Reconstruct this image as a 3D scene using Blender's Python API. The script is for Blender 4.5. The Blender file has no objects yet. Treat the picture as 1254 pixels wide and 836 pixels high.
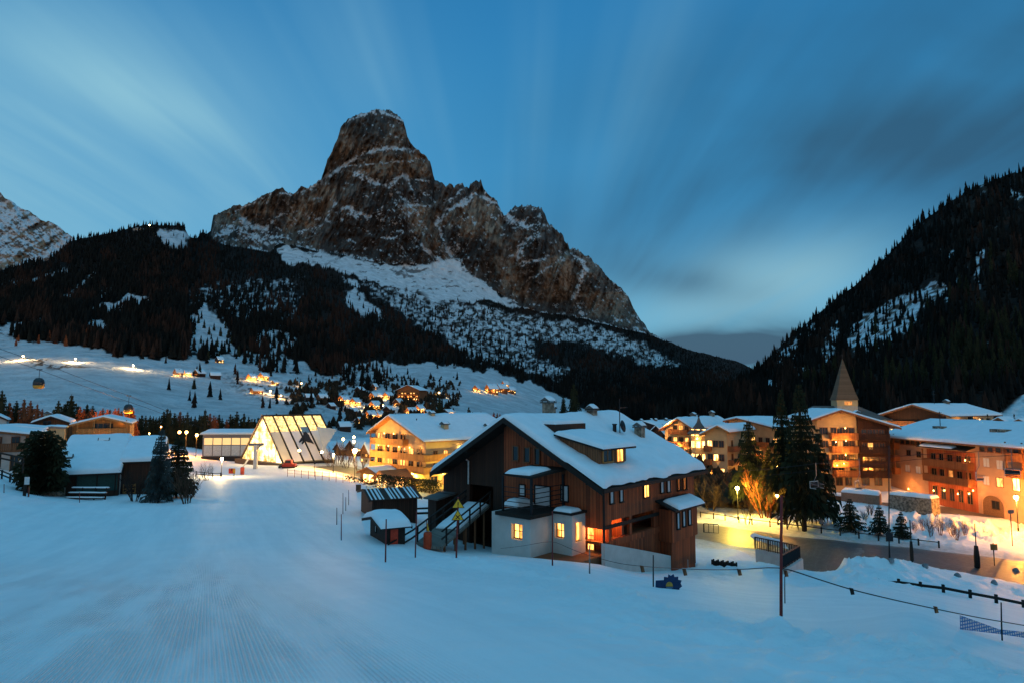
import bpy, bmesh, math, random
import numpy as np
from mathutils import Vector, Matrix
R = math.radians
sc = bpy.context.scene
C = sc.collection

# ------------------------------------------------------------------ camera
FP, CX, CY = 800.0, 627.0, 418.0            # focal length and centre, in photo pixels
AL = math.atan(72.0 / FP)                    # the camera looks slightly up
ca, sa = math.cos(AL), math.sin(AL)
cam_d = bpy.data.cameras.new('camera')
cam = bpy.data.objects.new('camera', cam_d); C.objects.link(cam)
cam_d.sensor_width = 36.0
cam_d.lens = 36.0 * FP / 1254.0
cam_d.clip_start = 0.1
cam_d.clip_end = 20000
cam.location = (0, 0, 0)
cam.rotation_euler = (math.pi / 2 + AL, 0, 0)
sc.camera = cam
sc.view_settings.view_transform = 'Standard'
try: sc.view_settings.look = 'None'
except Exception: pass
sc.view_settings.exposure = 0.0
sc.view_settings.gamma = 1.0
sc.view_settings.use_curve_mapping = False
sc.render.engine = 'CYCLES'
cy = sc.cycles
cy.use_denoising = True
try: cy.denoiser = 'OPENIMAGEDENOISE'
except Exception: pass
cy.max_bounces = 4; cy.diffuse_bounces = 2; cy.glossy_bounces = 2
cy.transmission_bounces = 3; cy.volume_bounces = 0; cy.transparent_max_bounces = 6
cy.sample_clamp_indirect = 4.0
cy.caustics_reflective = False; cy.caustics_refractive = False

# ------------------------------------------------------------------ node helpers
class S:
    """a node socket with arithmetic"""
    def __init__(s, nb, sock): s.nb = nb; s.k = sock
    def _m(s, op, *a, clamp=False): return s.nb.math(op, s, *a, clamp=clamp)
    def __add__(s, o): return s._m('ADD', o)
    __radd__ = __add__
    def __sub__(s, o): return s._m('SUBTRACT', o)
    def __rsub__(s, o): return s.nb.math('SUBTRACT', o, s)
    def __mul__(s, o): return s._m('MULTIPLY', o)
    __rmul__ = __mul__
    def __truediv__(s, o): return s._m('DIVIDE', o)
    def __rtruediv__(s, o): return s.nb.math('DIVIDE', o, s)
    def __neg__(s): return s._m('MULTIPLY', -1.0)
    def abs(s): return s._m('ABSOLUTE')
    def floor(s): return s._m('FLOOR')
    def fract(s): return s._m('FRACT')
    def exp(s): return s._m('EXPONENT')
    def max(s, o): return s._m('MAXIMUM', o)
    def min(s, o): return s._m('MINIMUM', o)
    def pow(s, o): return s._m('POWER', o)
    def sin(s): return s._m('SINE')
    def clamp(s): return s.nb.math('ADD', s, 0.0, clamp=True)
    def step(s, a, b): return s.nb.maprange(s, a, b)

class NB:
    def __init__(s, tree): s.t = tree; tree.nodes.clear()
    def node(s, typ, **p):
        n = s.t.nodes.new(typ)
        for k, v in p.items(): setattr(n, k, v)
        return n
    def put(s, inp, v):
        if isinstance(v, S): s.t.links.new(v.k, inp)
        elif isinstance(v, bpy.types.NodeSocket): s.t.links.new(v, inp)
        else: inp.default_value = v
    def math(s, op, *a, clamp=False):
        n = s.node('ShaderNodeMath', operation=op, use_clamp=clamp)
        for i, v in enumerate(a): s.put(n.inputs[i], v)
        return S(s, n.outputs[0])
    def maprange(s, v, a, b, lo=0.0, hi=1.0):
        n = s.node('ShaderNodeMapRange', interpolation_type='SMOOTHSTEP')
        s.put(n.inputs[0], v)
        for i, x in zip((1, 2, 3, 4), (a, b, lo, hi)): s.put(n.inputs[i], x)
        return S(s, n.outputs[0])
    def sep(s, v):
        n = s.node('ShaderNodeSeparateXYZ'); s.put(n.inputs[0], v)
        return [S(s, o) for o in n.outputs]
    def comb(s, x, y, z=0.0):
        n = s.node('ShaderNodeCombineXYZ')
        for i, v in enumerate((x, y, z)): s.put(n.inputs[i], v)
        return S(s, n.outputs[0])
    def noise(s, vec, scale, detail=3.0, rough=0.5, dist=0.0):
        n = s.node('ShaderNodeTexNoise')
        if vec is not None: s.put(n.inputs['Vector'], vec)
        n.inputs['Scale'].default_value = scale; n.inputs['Detail'].default_value = detail
        n.inputs['Roughness'].default_value = rough; n.inputs['Distortion'].default_value = dist
        return S(s, n.outputs[0])
    def white(s, v):
        n = s.node('ShaderNodeTexWhiteNoise', noise_dimensions='1D'); s.put(n.inputs['W'], v)
        return S(s, n.outputs['Value'])
    def mix(s, f, a, b):
        n = s.node('ShaderNodeMix', data_type='RGBA')
        s.put(n.inputs[0], f)
        for i, v in ((6, a), (7, b)):
            if isinstance(v, tuple) and len(v) == 3: v = (*v, 1.0)
            s.put(n.inputs[i], v)
        return S(s, n.outputs[2])
    def obj_coord(s): return S(s, s.node('ShaderNodeTexCoord').outputs['Object'])
    def pos(s): return S(s, s.node('ShaderNodeNewGeometry').outputs['Position'])
    def attr(s, name):
        n = s.node('ShaderNodeAttribute', attribute_name=name)
        return S(s, n.outputs['Color'])
    def bump(s, h, dist, strength=1.0):
        n = s.node('ShaderNodeBump'); n.inputs['Strength'].default_value = strength
        n.inputs['Distance'].default_value = dist; s.put(n.inputs['Height'], h)
        return n.outputs['Normal']

def srgb(r, g, b):
    f = lambda c: (c / 255 / 12.92) if c / 255 <= 0.04045 else ((c / 255 + 0.055) / 1.055) ** 2.4
    return (f(r), f(g), f(b))

def newmat(name):
    m = bpy.data.materials.new(name); m.use_nodes = True
    return m, NB(m.node_tree)

def finish(m, nb, col, rough=0.8, bump=None, metallic=0.0, emit=None, es=0.0, spec=0.3, alpha=None):
    p = nb.node('ShaderNodeBsdfPrincipled'); o = nb.node('ShaderNodeOutputMaterial')
    if isinstance(col, tuple) and len(col) == 3: col = (*col, 1.0)
    nb.put(p.inputs['Base Color'], col); nb.put(p.inputs['Roughness'], rough)
    p.inputs['Metallic'].default_value = metallic
    p.inputs['Specular IOR Level'].default_value = spec
    if bump is not None: nb.put(p.inputs['Normal'], bump)
    if emit is not None:
        if isinstance(emit, tuple) and len(emit) == 3: emit = (*emit, 1.0)
        nb.put(p.inputs['Emission Color'], emit); nb.put(p.inputs['Emission Strength'], es)
    if alpha is not None: nb.put(p.inputs['Alpha'], alpha)
    nb.t.links.new(p.outputs[0], o.inputs[0])
    return m

# ------------------------------------------------------------------ sky and light
def ray(px, py):
    u = (px - CX) / FP; v = (CY - py) / FP
    d = ca - v * sa
    return u / d, (sa + v * ca) / d
def at(px, py, Y):
    a, b = ray(px, py)
    return Vector((a * Y, Y, b * Y))
def proj(p):
    x, y, z = p
    d = y * ca + z * sa
    return CX + FP * x / d, CY - FP * (-y * sa + z * ca) / d

SUN_EL, SUN_AZ = 3.5, 168.0          # last warm glow of the western sky, behind the camera
w = bpy.data.worlds.new('World'); sc.world = w; w.use_nodes = True
nb = NB(w.node_tree)
tc = nb.node('ShaderNodeTexCoord')
dx, dy, dz = nb.sep(S(nb, tc.outputs['Generated']))
ay = dy.abs().max(0.12)
tx = dx / ay; tz = dz / ay
zz = dz.max(0.0) + 0.10
streak = nb.noise(nb.comb(dx / zz * 1.5, dy / zz * 0.22 + 3.0, 0.0), 1.3, 4.0, 0.55, 0.4)
fan = nb.noise(nb.comb(dx / zz * 4.2 + 7.0, dy / zz * 0.16, 0.0), 1.0, 3.0, 0.5, 0.1)
puff = nb.noise(nb.comb(tx * 1.7 + tz * 1.2, tz * 3.2 - tx * 0.9, 2.0), 1.5, 3.0, 0.45, 0.3)
def lobe(px, py, rx, ry, ang=0.0):
    x0, z0 = ray(px, py)
    c, s_ = math.cos(R(ang)), math.sin(R(ang))
    X = tx - x0; Z = tz - z0
    U = (X * c + Z * s_) * (FP / rx); V = (Z * c - X * s_) * (FP / ry)
    return (-(U * U + V * V)).exp()
g = dz.max(0.0)
col = nb.mix(g.step(0.0, 0.30), srgb(108, 188, 220), srgb(46, 140, 194))
col = nb.mix(g.step(0.25, 0.62), col, srgb(32, 116, 172))
light = (lobe(-40, 200, 380, 200) * 0.75 + lobe(330, 250, 160, 50, 0) * 0.25 + lobe(205, 132, 120, 34, -32) * 0.45 + lobe(60, 60, 260, 100, -15) * 0.35
         + lobe(905, 352, 150, 58, 12) * 0.95 + lobe(1010, 330, 120, 40, 30) * 0.3 + fan.step(0.42, 0.80) * 0.42 * lobe(520, 90, 460, 190))
light = light * (streak.step(0.25, 0.65) * 0.7 + 0.35)
col = nb.mix(light.clamp(), col, srgb(132, 186, 208))
dark = (lobe(1000, 195, 330, 95, 14) * 0.85 + lobe(1300, 110, 300, 210, 20) * 1.0 + lobe(760, 290, 190, 95, 25) * 0.55
        + lobe(900, 70, 330, 80, 20) * 0.45 + lobe(840, 345, 110, 26, -10) * 0.5)
dark = dark * (puff.step(0.15, 0.80) * 0.42 + streak.step(0.3, 0.7) * 0.42 + 0.22)
col = nb.mix((dark * 0.92).clamp(), col, srgb(36, 88, 122))
lown = nb.noise(nb.comb(tx * 5.0, tz * 16.0, 5.0), 1.0, 3.0, 0.5, 0.4)
low = (lobe(915, 424, 105, 27, 4) * 1.7 + lobe(845, 424, 60, 14, 0) * 0.7) * (lown.step(0.2, 0.65) * 0.6 + 0.55)
col = nb.mix(low.clamp() * puff.step(0.1, 0.4), col, srgb(46, 90, 118))
rear = (dy * -1.0).step(-0.25, 0.75)                      # the sky behind the camera is still bright with afterglow
col = nb.mix(rear * 0.9, col, nb.mix(g.step(0.10, 0.55), (0.46, 0.42, 0.36), (0.08, 0.34, 0.52)))
col = nb.mix(dz.step(0.60, 0.82), col, (0.12, 0.42, 0.68))
col = nb.mix(dz.step(-0.02, -0.2), col, srgb(18, 30, 40))
sky = nb.node('ShaderNodeTexSky', sky_type='NISHITA', sun_disc=False)
sky.sun_elevation = R(1.0); sky.sun_rotation = R(SUN_AZ)
bg1 = nb.node('ShaderNodeBackground'); bg2 = nb.node('ShaderNodeBackground')
nb.put(bg1.inputs[0], col); bg1.inputs[1].default_value = 1.03
nb.put(bg2.inputs[0], S(nb, sky.outputs[0])); bg2.inputs[1].default_value = 0.02
ad = nb.node('ShaderNodeAddShader'); wo = nb.node('ShaderNodeOutputWorld')
nb.t.links.new(bg1.outputs[0], ad.inputs[0]); nb.t.links.new(bg2.outputs[0], ad.inputs[1])
nb.t.links.new(ad.outputs[0], wo.inputs[0])

sl = bpy.data.lights.new('sun', 'SUN'); so = bpy.data.objects.new('sun', sl); C.objects.link(so)
sl.energy = 0.40; sl.angle = R(18); sl.color = (1.0, 0.66, 0.46)
_d = Vector((math.sin(R(SUN_AZ)) * math.cos(R(SUN_EL)), math.cos(R(SUN_AZ)) * math.cos(R(SUN_EL)), math.sin(R(SUN_EL))))
so.rotation_euler = _d.to_track_quat('Z', 'Y').to_euler()

# ------------------------------------------------------------------ numpy helpers
def _hash(ix, iy, seed):
    h = (ix.astype(np.int64) * 374761393 + iy.astype(np.int64) * 668265263 + seed * 974634777) & 0xffffffff
    h = ((h ^ (h >> 13)) * 1274126177) & 0xffffffff
    return ((h ^ (h >> 16)) & 0xffff) / 65535.0
def vnoise(x, y, seed=0):
    x = np.asarray(x, float); y = np.asarray(y, float)
    ix = np.floor(x); iy = np.floor(y); fx = x - ix; fy = y - iy
    fx = fx * fx * fx * (fx * (fx * 6 - 15) + 10); fy = fy * fy * fy * (fy * (fy * 6 - 15) + 10)
    a = _hash(ix, iy, seed); b = _hash(ix + 1, iy, seed); c = _hash(ix, iy + 1, seed); d = _hash(ix + 1, iy + 1, seed)
    return (a + (b - a) * fx) + ((c + (d - c) * fx) - (a + (b - a) * fx)) * fy
def fbm(x, y, octv=4, seed=0, gain=0.5):
    """about -1..1"""
    s = 0.0; amp = 1.0; tot = 0.0
    for o in range(octv):
        s = s + amp * (vnoise(x * 2 ** o + 17.3 * o, y * 2 ** o - 9.1 * o, seed + o) * 2 - 1); tot += amp; amp *= gain
    return s / tot * 1.6
def ridged(x, y, octv=4, seed=0, gain=0.5):
    """0..1, sharp crests at 1"""
    s = 0.0; amp = 1.0; tot = 0.0
    for o in range(octv):
        n = 1 - np.abs(vnoise(x * 2 ** o + 17.3 * o, y * 2 ** o - 9.1 * o, seed + o) * 2 - 1)
        s = s + amp * n * n; tot += amp; amp *= gain
    return s / tot
def sstep(a, b, x):
    t = np.clip((np.asarray(x, float) - a) / (b - a), 0, 1)
    return t * t * (3 - 2 * t)
def poly_dist(x, y, pts):
    """distance to a polyline and the signed side (positive to its right when walking along it)"""
    best = np.full(np.shape(x), 1e9); side = np.zeros(np.shape(x))
    for (x0, y0), (x1, y1) in zip(pts[:-1], pts[1:]):
        ex, ey = x1 - x0, y1 - y0; L2 = ex * ex + ey * ey + 1e-12
        t = np.clip(((x - x0) * ex + (y - y0) * ey) / L2, 0, 1)
        qx, qy = x0 + t * ex, y0 + t * ey
        d = np.hypot(x - qx, y - qy)
        sgn = np.sign(ey * (x - qx) - ex * (y - qy))
        m = d < best
        best = np.where(m, d, best); side = np.where(m, sgn, side)
    return best, side
def in_poly(x, y, pts):
    x = np.asarray(x, float); y = np.asarray(y, float)
    ins = np.zeros(x.shape, bool); n = len(pts)
    for i in range(n):
        x0, y0 = pts[i]; x1, y1 = pts[(i + 1) % n]
        if y0 == y1: continue
        c = ((y0 > y) != (y1 > y)) & (x < (x1 - x0) * (y - y0) / (y1 - y0) + x0)
        ins ^= c
    return ins
def soft_poly(x, y, pts, w):
    """1 inside, 0 outside, soft over w"""
    d, _ = poly_dist(x, y, list(pts) + [pts[0]])
    s = np.where(in_poly(x, y, pts), d, -d)
    return sstep(-w, w, s)
class TPS:
    def __init__(s, pts, vals, lam=1e-3):
        P = np.array(pts, float); n = len(P); s.P = P
        K = s._k(P[:, None, :] - P[None, :, :]) + lam * np.eye(n)
        A = np.zeros((n + 3, n + 3)); A[:n, :n] = K; A[:n, n] = 1; A[:n, n + 1:] = P; A[n, :n] = 1; A[n + 1:, :n] = P.T
        s.c = np.linalg.solve(A, np.concatenate([np.array(vals, float), np.zeros(3)]))
    def _k(s, d):
        r2 = (d ** 2).sum(-1) + 1e-12
        return 0.5 * r2 * np.log(r2)
    def __call__(s, x, y):
        x = np.asarray(x, float); y = np.asarray(y, float); sh = x.shape
        Q = np.stack([x.ravel(), y.ravel()], -1); out = np.empty(len(Q))
        for i in range(0, len(Q), 20000):
            q = Q[i:i + 20000]; n = len(s.P)
            out[i:i + 20000] = s._k(q[:, None, :] - s.P[None]) @ s.c[:n] + s.c[n] + q @ s.c[n + 1:]
        return out.reshape(sh)

# ------------------------------------------------------------------ object helpers
def tag(o, label=None, cat=None, group=None, kind=None):
    if label: o['label'] = label
    if cat: o['category'] = cat
    if group: o['group'] = group
    if kind: o['kind'] = kind
    return o
def empty(name, loc, rz=0.0, label=None, cat=None, group=None):
    o = bpy.data.objects.new(name, None); C.objects.link(o)
    o.location = loc; o.rotation_euler = (0, 0, rz); o.empty_display_size = 0.3
    return tag(o, label, cat, group)
def link_mesh(name, me, m, parent=None, smooth=False):
    if m is not None:
        for x in (m if isinstance(m, (list, tuple)) else [m]): me.materials.append(x)
    if smooth:
        me.polygons.foreach_set('use_smooth', [True] * len(me.polygons))
    o = bpy.data.objects.new(name, me); C.objects.link(o)
    if parent is not None: o.parent = parent
    return o
def np_mesh(name, V, Fq, m, parent=None, smooth=True, colors=None, Ft=None):
    """mesh from numpy vertices and quads (and triangles)"""
    me = bpy.data.meshes.new(name)
    V = np.asarray(V, np.float32)
    parts = []; sizes = []
    if Fq is not None and len(Fq): parts.append(np.asarray(Fq, np.int32).ravel()); sizes.append(np.full(len(Fq), 4, np.int32))
    if Ft is not None and len(Ft): parts.append(np.asarray(Ft, np.int32).ravel()); sizes.append(np.full(len(Ft), 3, np.int32))
    loops = np.concatenate(parts); sz = np.concatenate(sizes)
    me.vertices.add(len(V)); me.vertices.foreach_set('co', V.ravel())
    me.loops.add(len(loops)); me.loops.foreach_set('vertex_index', loops)
    me.polygons.add(len(sz)); me.polygons.foreach_set('loop_start', np.concatenate([[0], np.cumsum(sz)[:-1]]).astype(np.int32))
    me.update(calc_edges=True)
    me.polygons.foreach_set('use_smooth', [smooth] * len(sz))
    if colors is not None:
        for nm, c in colors.items():
            a = me.color_attributes.new(nm, 'FLOAT_COLOR', 'POINT')
            c = np.asarray(c, np.float32)
            if c.ndim == 1: c = np.stack([c, c, c], -1)
            a.data.foreach_set('color', np.concatenate([c, np.ones((len(c), 1), np.float32)], 1).ravel())
    return link_mesh(name, me, m, parent)
def grid_faces(nu, nv, off=0):
    i = np.arange(nu - 1)[:, None] * nv + np.arange(nv - 1)[None, :] + off
    i = i.ravel()
    return np.stack([i, i + nv, i + nv + 1, i + 1], -1)

class MB:
    """collects boxes, bars, tubes and prisms into one mesh"""
    def __init__(s): s.v = []; s.f = []; s.M = None
    def _add(s, vs, fs):
        o = len(s.v)
        s.v.extend(Vector(v) for v in vs); s.f.extend(tuple(i + o for i in f) for f in fs); return s
    def box(s, x0, x1, y0, y1, z0, z1):
        return s._add([(x0, y0, z0), (x1, y0, z0), (x1, y1, z0), (x0, y1, z0), (x0, y0, z1), (x1, y0, z1), (x1, y1, z1), (x0, y1, z1)],
                      [(0, 3, 2, 1), (4, 5, 6, 7), (0, 1, 5, 4), (1, 2, 6, 5), (2, 3, 7, 6), (3, 0, 4, 7)])
    def bar(s, a, b, w, h=None, up=(0, 0, 1)):
        """a square bar from a to b"""
        a = Vector(a); b = Vector(b); h = h or w
        d = (b - a).normalized(); up = Vector(up)
        if abs(d.dot(up)) > 0.98: up = Vector((1, 0, 0))
        sx = d.cross(up).normalized() * (w / 2); uz = sx.cross(d).normalized() * (h / 2)
        vs = [p + i * sx + j * uz for p in (a, b) for i, j in ((-1, -1), (1, -1), (1, 1), (-1, 1))]
        return s._add(vs, [(0, 1, 2, 3), (7, 6, 5, 4), (0, 4, 5, 1), (1, 5, 6, 2), (2, 6, 7, 3), (3, 7, 4, 0)])
    def tube(s, pts, r, n=8, cap=True):
        pts = [Vector(p) for p in pts]; rs = r if isinstance(r, (list, tuple)) else [r] * len(pts)
        vs = []; fs = []
        for k, p in enumerate(pts):
            d = (pts[min(k + 1, len(pts) - 1)] - pts[max(k - 1, 0)]).normalized()
            up = Vector((0, 0, 1)) if abs(d.z) < 0.95 else Vector((1, 0, 0))
            a = d.cross(up).normalized(); b = a.cross(d)
            for i in range(n):
                t = 2 * math.pi * i / n
                vs.append(p + (a * math.cos(t) + b * math.sin(t)) * rs[k])
        for k in range(len(pts) - 1):
            for i in range(n):
                j = (i + 1) % n
                fs.append((k * n + i, k * n + j, (k + 1) * n + j, (k + 1) * n + i))
        if cap:
            fs.append(tuple(range(n - 1, -1, -1))); fs.append(tuple((len(pts) - 1) * n + i for i in range(n)))
        return s._add(vs, fs)
    def prism(s, poly, d):
        """polygon (3-D points) pushed along vector d"""
        n = len(poly); d = Vector(d); vs = [Vector(p) for p in poly] + [Vector(p) + d for p in poly]
        return s._add(vs, [tuple(range(n - 1, -1, -1)), tuple(range(n, 2 * n))] + [(i, (i + 1) % n, n + (i + 1) % n, n + i) for i in range(n)])
    def lathe(s, prof, cx=0, cy=0, n=12):
        """profile of (radius, z)"""
        vs = []; fs = []
        for r_, z in prof:
            for i in range(n):
                t = 2 * math.pi * i / n; vs.append((cx + r_ * math.cos(t), cy + r_ * math.sin(t), z))
        for k in range(len(prof) - 1):
            for i in range(n):
                j = (i + 1) % n; fs.append((k * n + i, k * n + j, (k + 1) * n + j, (k + 1) * n + i))
        fs.append(tuple(range(n - 1, -1, -1))); fs.append(tuple((len(prof) - 1) * n + i for i in range(n)))
        return s._add(vs, fs)
    def build(s, name, m, parent=None, smooth=False, loc=None, rz=0.0):
        me = bpy.data.meshes.new(name); me.from_pydata([tuple(v) for v in s.v], [], s.f)
        bm = bmesh.new(); bm.from_mesh(me); bmesh.ops.recalc_face_normals(bm, faces=bm.faces); bm.to_mesh(me); bm.free()
        o = link_mesh(name, me, m, parent, smooth)
        if loc is not None: o.location = loc; o.rotation_euler = (0, 0, rz)
        return o
def copy_tree(o, parent=None):
    c = o.copy(); C.objects.link(c)
    if parent is not None: c.parent = parent
    for ch in list(o.children): copy_tree(ch, c)
    return c

# ------------------------------------------------------------------ materials
def m_plain(name, col, rough=0.7, metallic=0.0, var=0.15, scale=6.0, spec=0.3):
    m, nb = newmat(name)
    n = nb.noise(nb.obj_coord(), scale, 4.0, 0.6)
    c2 = tuple(c * (1 - var * 1.6) for c in col); c3 = tuple(min(1, c * (1 + var)) for c in col)
    return finish(m, nb, nb.mix(n.step(0.3, 0.7), c2, c3), rough, metallic=metallic, spec=spec)
def m_emit(name, col, strength, sample=False):
    m, nb = newmat(name)
    if 'lamplit' in name or 'dimly' in name:                 # rooms seen through curtains: uneven light
        x, y, z = nb.sep(nb.pos())
        f = nb.noise(nb.comb(x * 2.2, y * 2.2, z * 0.7), 1.0, 3.0, 0.6); fold = ((x + y) * 24.0).sin() * 0.12
        c2 = (col[0], col[1] * 0.62, col[2] * 0.45)
        finish(m, nb, (0.05, 0.04, 0.03), 0.6, emit=nb.mix(f.step(0.35, 0.62), c2, col), es=(f.step(0.3, 0.7) * 0.95 + 0.45 + fold) * strength)
    else:
        finish(m, nb, (0.05, 0.04, 0.03), 0.6, emit=col, es=strength)
    try: m.cycles.emission_sampling = 'AUTO' if sample else 'NONE'
    except Exception: pass
    return m
def m_planks(name, c1, c2, width=0.18, horizontal=False, groove=0.02, rough=0.75, bump=0.02, weather=0.5):
    m, nb = newmat(name)
    x, y, z = nb.sep(nb.obj_coord())
    u = z if horizontal else x + y
    k = (u / width); idx = k.floor(); fr = k.fract()
    r = nb.white(idx)
    along = (x + y) if horizontal else z
    grain = nb.noise(nb.comb(u * 14.0, along * 0.9 + r * 20.0, r * 9.0), 2.0, 5.0, 0.65)
    w_ = nb.noise(nb.comb(x + y, z, 0.0), 0.7, 3.0, 0.55)
    c = nb.mix((r * 0.6 + grain * 0.5 + w_ * weather - 0.25 * weather - 0.05).clamp(), c1, c2)
    gr = (fr - 0.5).abs().step(0.5 - groove / width, 0.5)
    c = nb.mix(gr * 0.85, c, tuple(v * 0.12 for v in c1))
    return finish(m, nb, c, rough, bump=nb.bump(grain * 0.25 - gr, bump))
def m_snow(name, scale=1.0, bumpd=0.04, tint=(0.80, 0.83, 0.86), dirt=0.0):
    m, nb = newmat(name)
    p = nb.pos()
    n1 = nb.noise(p, 0.9 * scale, 5.0, 0.55); n2 = nb.noise(p, 14.0 * scale, 3.0, 0.6)
    c = nb.mix(n1.step(0.3, 0.7), tuple(v * 0.93 for v in tint), tint)
    if dirt: c = nb.mix(nb.noise(p, 3.0 * scale, 4.0, 0.7).step(0.55, 0.75) * dirt, c, (0.25, 0.20, 0.16))
    return finish(m, nb, c, 0.65, bump=nb.bump(n1 + n2 * 0.25, bumpd), spec=0.25)

M = {}
M['snow'] = m_snow('snow_cover', 1.0, 0.05)
M['snow_far'] = m_snow('snow_cover_far', 0.2, 0.1)
M['wood_red'] = m_planks('weathered_larch_boards', (0.075, 0.015, 0.006), (0.40, 0.085, 0.026), 0.20)
M['wood_dark'] = m_planks('dark_stained_boards', (0.022, 0.009, 0.005), (0.060, 0.024, 0.013), 0.18)
M['wood_black'] = m_plain('blackened_timber', (0.018, 0.012, 0.009), 0.8)
M['wood_mid'] = m_planks('brown_timber', (0.11, 0.042, 0.018), (0.24, 0.095, 0.04), 0.16)
M['wood_light'] = m_planks('honey_timber', (0.26, 0.115, 0.035), (0.46, 0.22, 0.07), 0.14)
M['wood_rail'] = m_planks('balcony_boards', (0.17, 0.060, 0.022), (0.34, 0.13, 0.045), 0.14)
M['wood_grey'] = m_planks('grey_weathered_boards', (0.10, 0.085, 0.07), (0.22, 0.19, 0.16), 0.22)
M['plaster'] = m_plain('white_plaster', (0.50, 0.47, 0.44), 0.85, var=0.06, scale=1.5)
M['plaster_cream'] = m_plain('cream_plaster', (0.46, 0.34, 0.19), 0.85, var=0.06, scale=1.0)
M['plaster_peach'] = m_plain('peach_plaster', (0.42, 0.26, 0.165), 0.85, var=0.06, scale=1.0)
M['plaster_grey'] = m_plain('grey_plaster', (0.36, 0.34, 0.30), 0.85, var=0.1, scale=1.0)
M['stone'] = m_plain('rubble_stone', (0.24, 0.19, 0.14), 0.9, var=0.45, scale=3.0)
M['slate'] = m_planks('grey_shingles', (0.06, 0.055, 0.05), (0.12, 0.11, 0.10), 0.4, horizontal=True)
M['metal'] = m_plain('dull_steel', (0.20, 0.20, 0.21), 0.45, 0.8)
M['metal_dark'] = m_plain('black_iron', (0.025, 0.025, 0.028), 0.5, 0.6)
M['metal_red'] = m_plain('faded_red_paint', (0.16, 0.018, 0.016), 0.55)
M['metal_white'] = m_plain('white_steel', (0.55, 0.55, 0.53), 0.5, 0.2)
M['concrete'] = m_plain('pale_concrete', (0.42, 0.41, 0.39), 0.85, var=0.12, scale=1.5)
M['curtain'] = m_plain('white_shutter', (0.55, 0.56, 0.57), 0.8, var=0.05)
m, nb = newmat('dark_window_glass'); M['glass'] = finish(m, nb, (0.015, 0.018, 0.022), 0.12, spec=0.5)
M['lit'] = m_emit('lamplit_window', (1.0, 0.52, 0.13), 2.4)
M['lit_hot'] = m_emit('bright_lamplit_window', (1.0, 0.62, 0.20), 5.0)
M['lit_dim'] = m_emit('dimly_lit_window', (1.0, 0.40, 0.09), 0.9)
M['bulb'] = m_emit('warm_lamp_glass', (1.0, 0.70, 0.28), 40.0)
M['lantern'] = m_emit('small_lantern_glass', (1.0, 0.58, 0.18), 9.0)
M['bulb_orange'] = m_emit('orange_lamp_glass', (1.0, 0.48, 0.12), 34.0)

NL = [0]
def lamp_light(loc, power, col=(1.0, 0.60, 0.20), radius=0.15, name='lamp_light', parent=None):
    l = bpy.data.lights.new(name, 'POINT'); l.energy = power; l.color = col; l.shadow_soft_size = radius
    o = bpy.data.objects.new(name, l); C.objects.link(o); o.location = loc
    if parent is not None: o.parent = parent
    NL[0] += 1
    return o
# ================================================================== near ground
GC = []
def gc(px, py, Y):
    a, b = ray(px, py); GC.append((a, math.log(Y), -b - 1.7 / Y))
for Y in (2.0, 4.0, 8.0, 16.0):
    for t in (-1.5, -0.9, -0.35, 0.1, 0.6, 1.2):
        GC.append((t, math.log(Y), 0.19))
for t in (-1.2, -0.7, -0.35, -0.05): GC.append((t, math.log(27), 0.19))
for p in [(350,680,34),(350,645,50),(350,607,80),(350,588,102),(350,577,130),(350,567,150),(350,562,172),
          (430,645,50),(430,612,76),(425,590,104),(420,580,130),(400,568,146),
          (150,684,33),(150,655,45),(150,627,62),(150,605,82),(100,604,86),(50,606,75),(50,640,52),(50,680,34),(-40,590,70),
          (0,577,92),(-200,560,92),(-200,640,50),(-200,690,32),(230,622,66),(250,600,88),(262,586,105),(262,574,135),(200,560,150),(250,560,170),
          (190,612,78),(60,570,115),(-150,540,150),(120,552,150),
          (470,668,43),(472,640,54),(470,618,70),(470,602,96),(475,600,124),(540,598,130),(500,655,47),
          (518,671,45),(560,682,36),(560,677,46),(600,677,48),(560,650,62),(540,618,95),(600,606,120),
          (640,682,43),(680,685,43.5),(738,691,45),(780,700,47.5),(820,701,49),(852,693,55),(866,689,62),
          (862,680,72),(868,666,82),(868,645,90),(870,632,98),(800,632,100),(720,625,104),(700,700,30),(760,716,27),(830,722,27),(900,730,27),
          (900,701,52),(905,688,58),(905,672,74),(930,692,55),(960,698,53),(940,668,76),(950,645,90),(950,690,66),
          (904,637,95),(904,617,110),(904,583,140),(904,563,170),(980,712,48),(1000,697,66),(1010,684,72),
          (1050,765,13.8),(1050,742,20),(1050,722,32),(1050,713,44),(1060,680,58),(1045,683,71),
          (1100,712,48),(1120,690,64),(1100,676,76),(1100,660,83),(1050,650,88),
          (1200,790,10.6),(1200,765,18),(1200,745,30),(1200,737,42),(1200,722,52),(1254,716,61),(1254,700,67),(1254,685,73),(1180,690,70),
          (1400,830,10),(1400,785,22),(1400,750,40),(1400,717,62),(1400,690,73),(1400,640,98),
          (1150,655,86),(1150,634,94),(1150,630,99),(1150,622,106),(1060,640,92),(1050,604,112),(1000,602,115),(1240,645,96),(1254,640,99),(1254,600,130),
          (1050,560,160),(1250,560,180),(830,560,150),(850,545,215),(700,556,190),(600,566,170),(500,572,160),(450,562,180),(350,548,245),
          (50,560,130),(150,545,160),(100,532,215),(250,545,230),(-200,500,250),(-200,480,400),
          (300,528,400),(100,508,400),(500,530,420),(700,530,420),(900,530,420),(1100,520,420),(1300,515,420)]:
    gc(*p)
_g = TPS([(p[0] * 2.6, p[1]) for p in GC], [p[2] for p in GC], 2e-3)
BERM = [(9.0, 3.0), (7.3, 6.0), (6.2, 8.6), (5.1, 12.4), (3.9, 17.5), (2.7, 23.0), (1.0, 27.5), (-1.0, 31.0), (-3.2, 34.0)]
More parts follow.
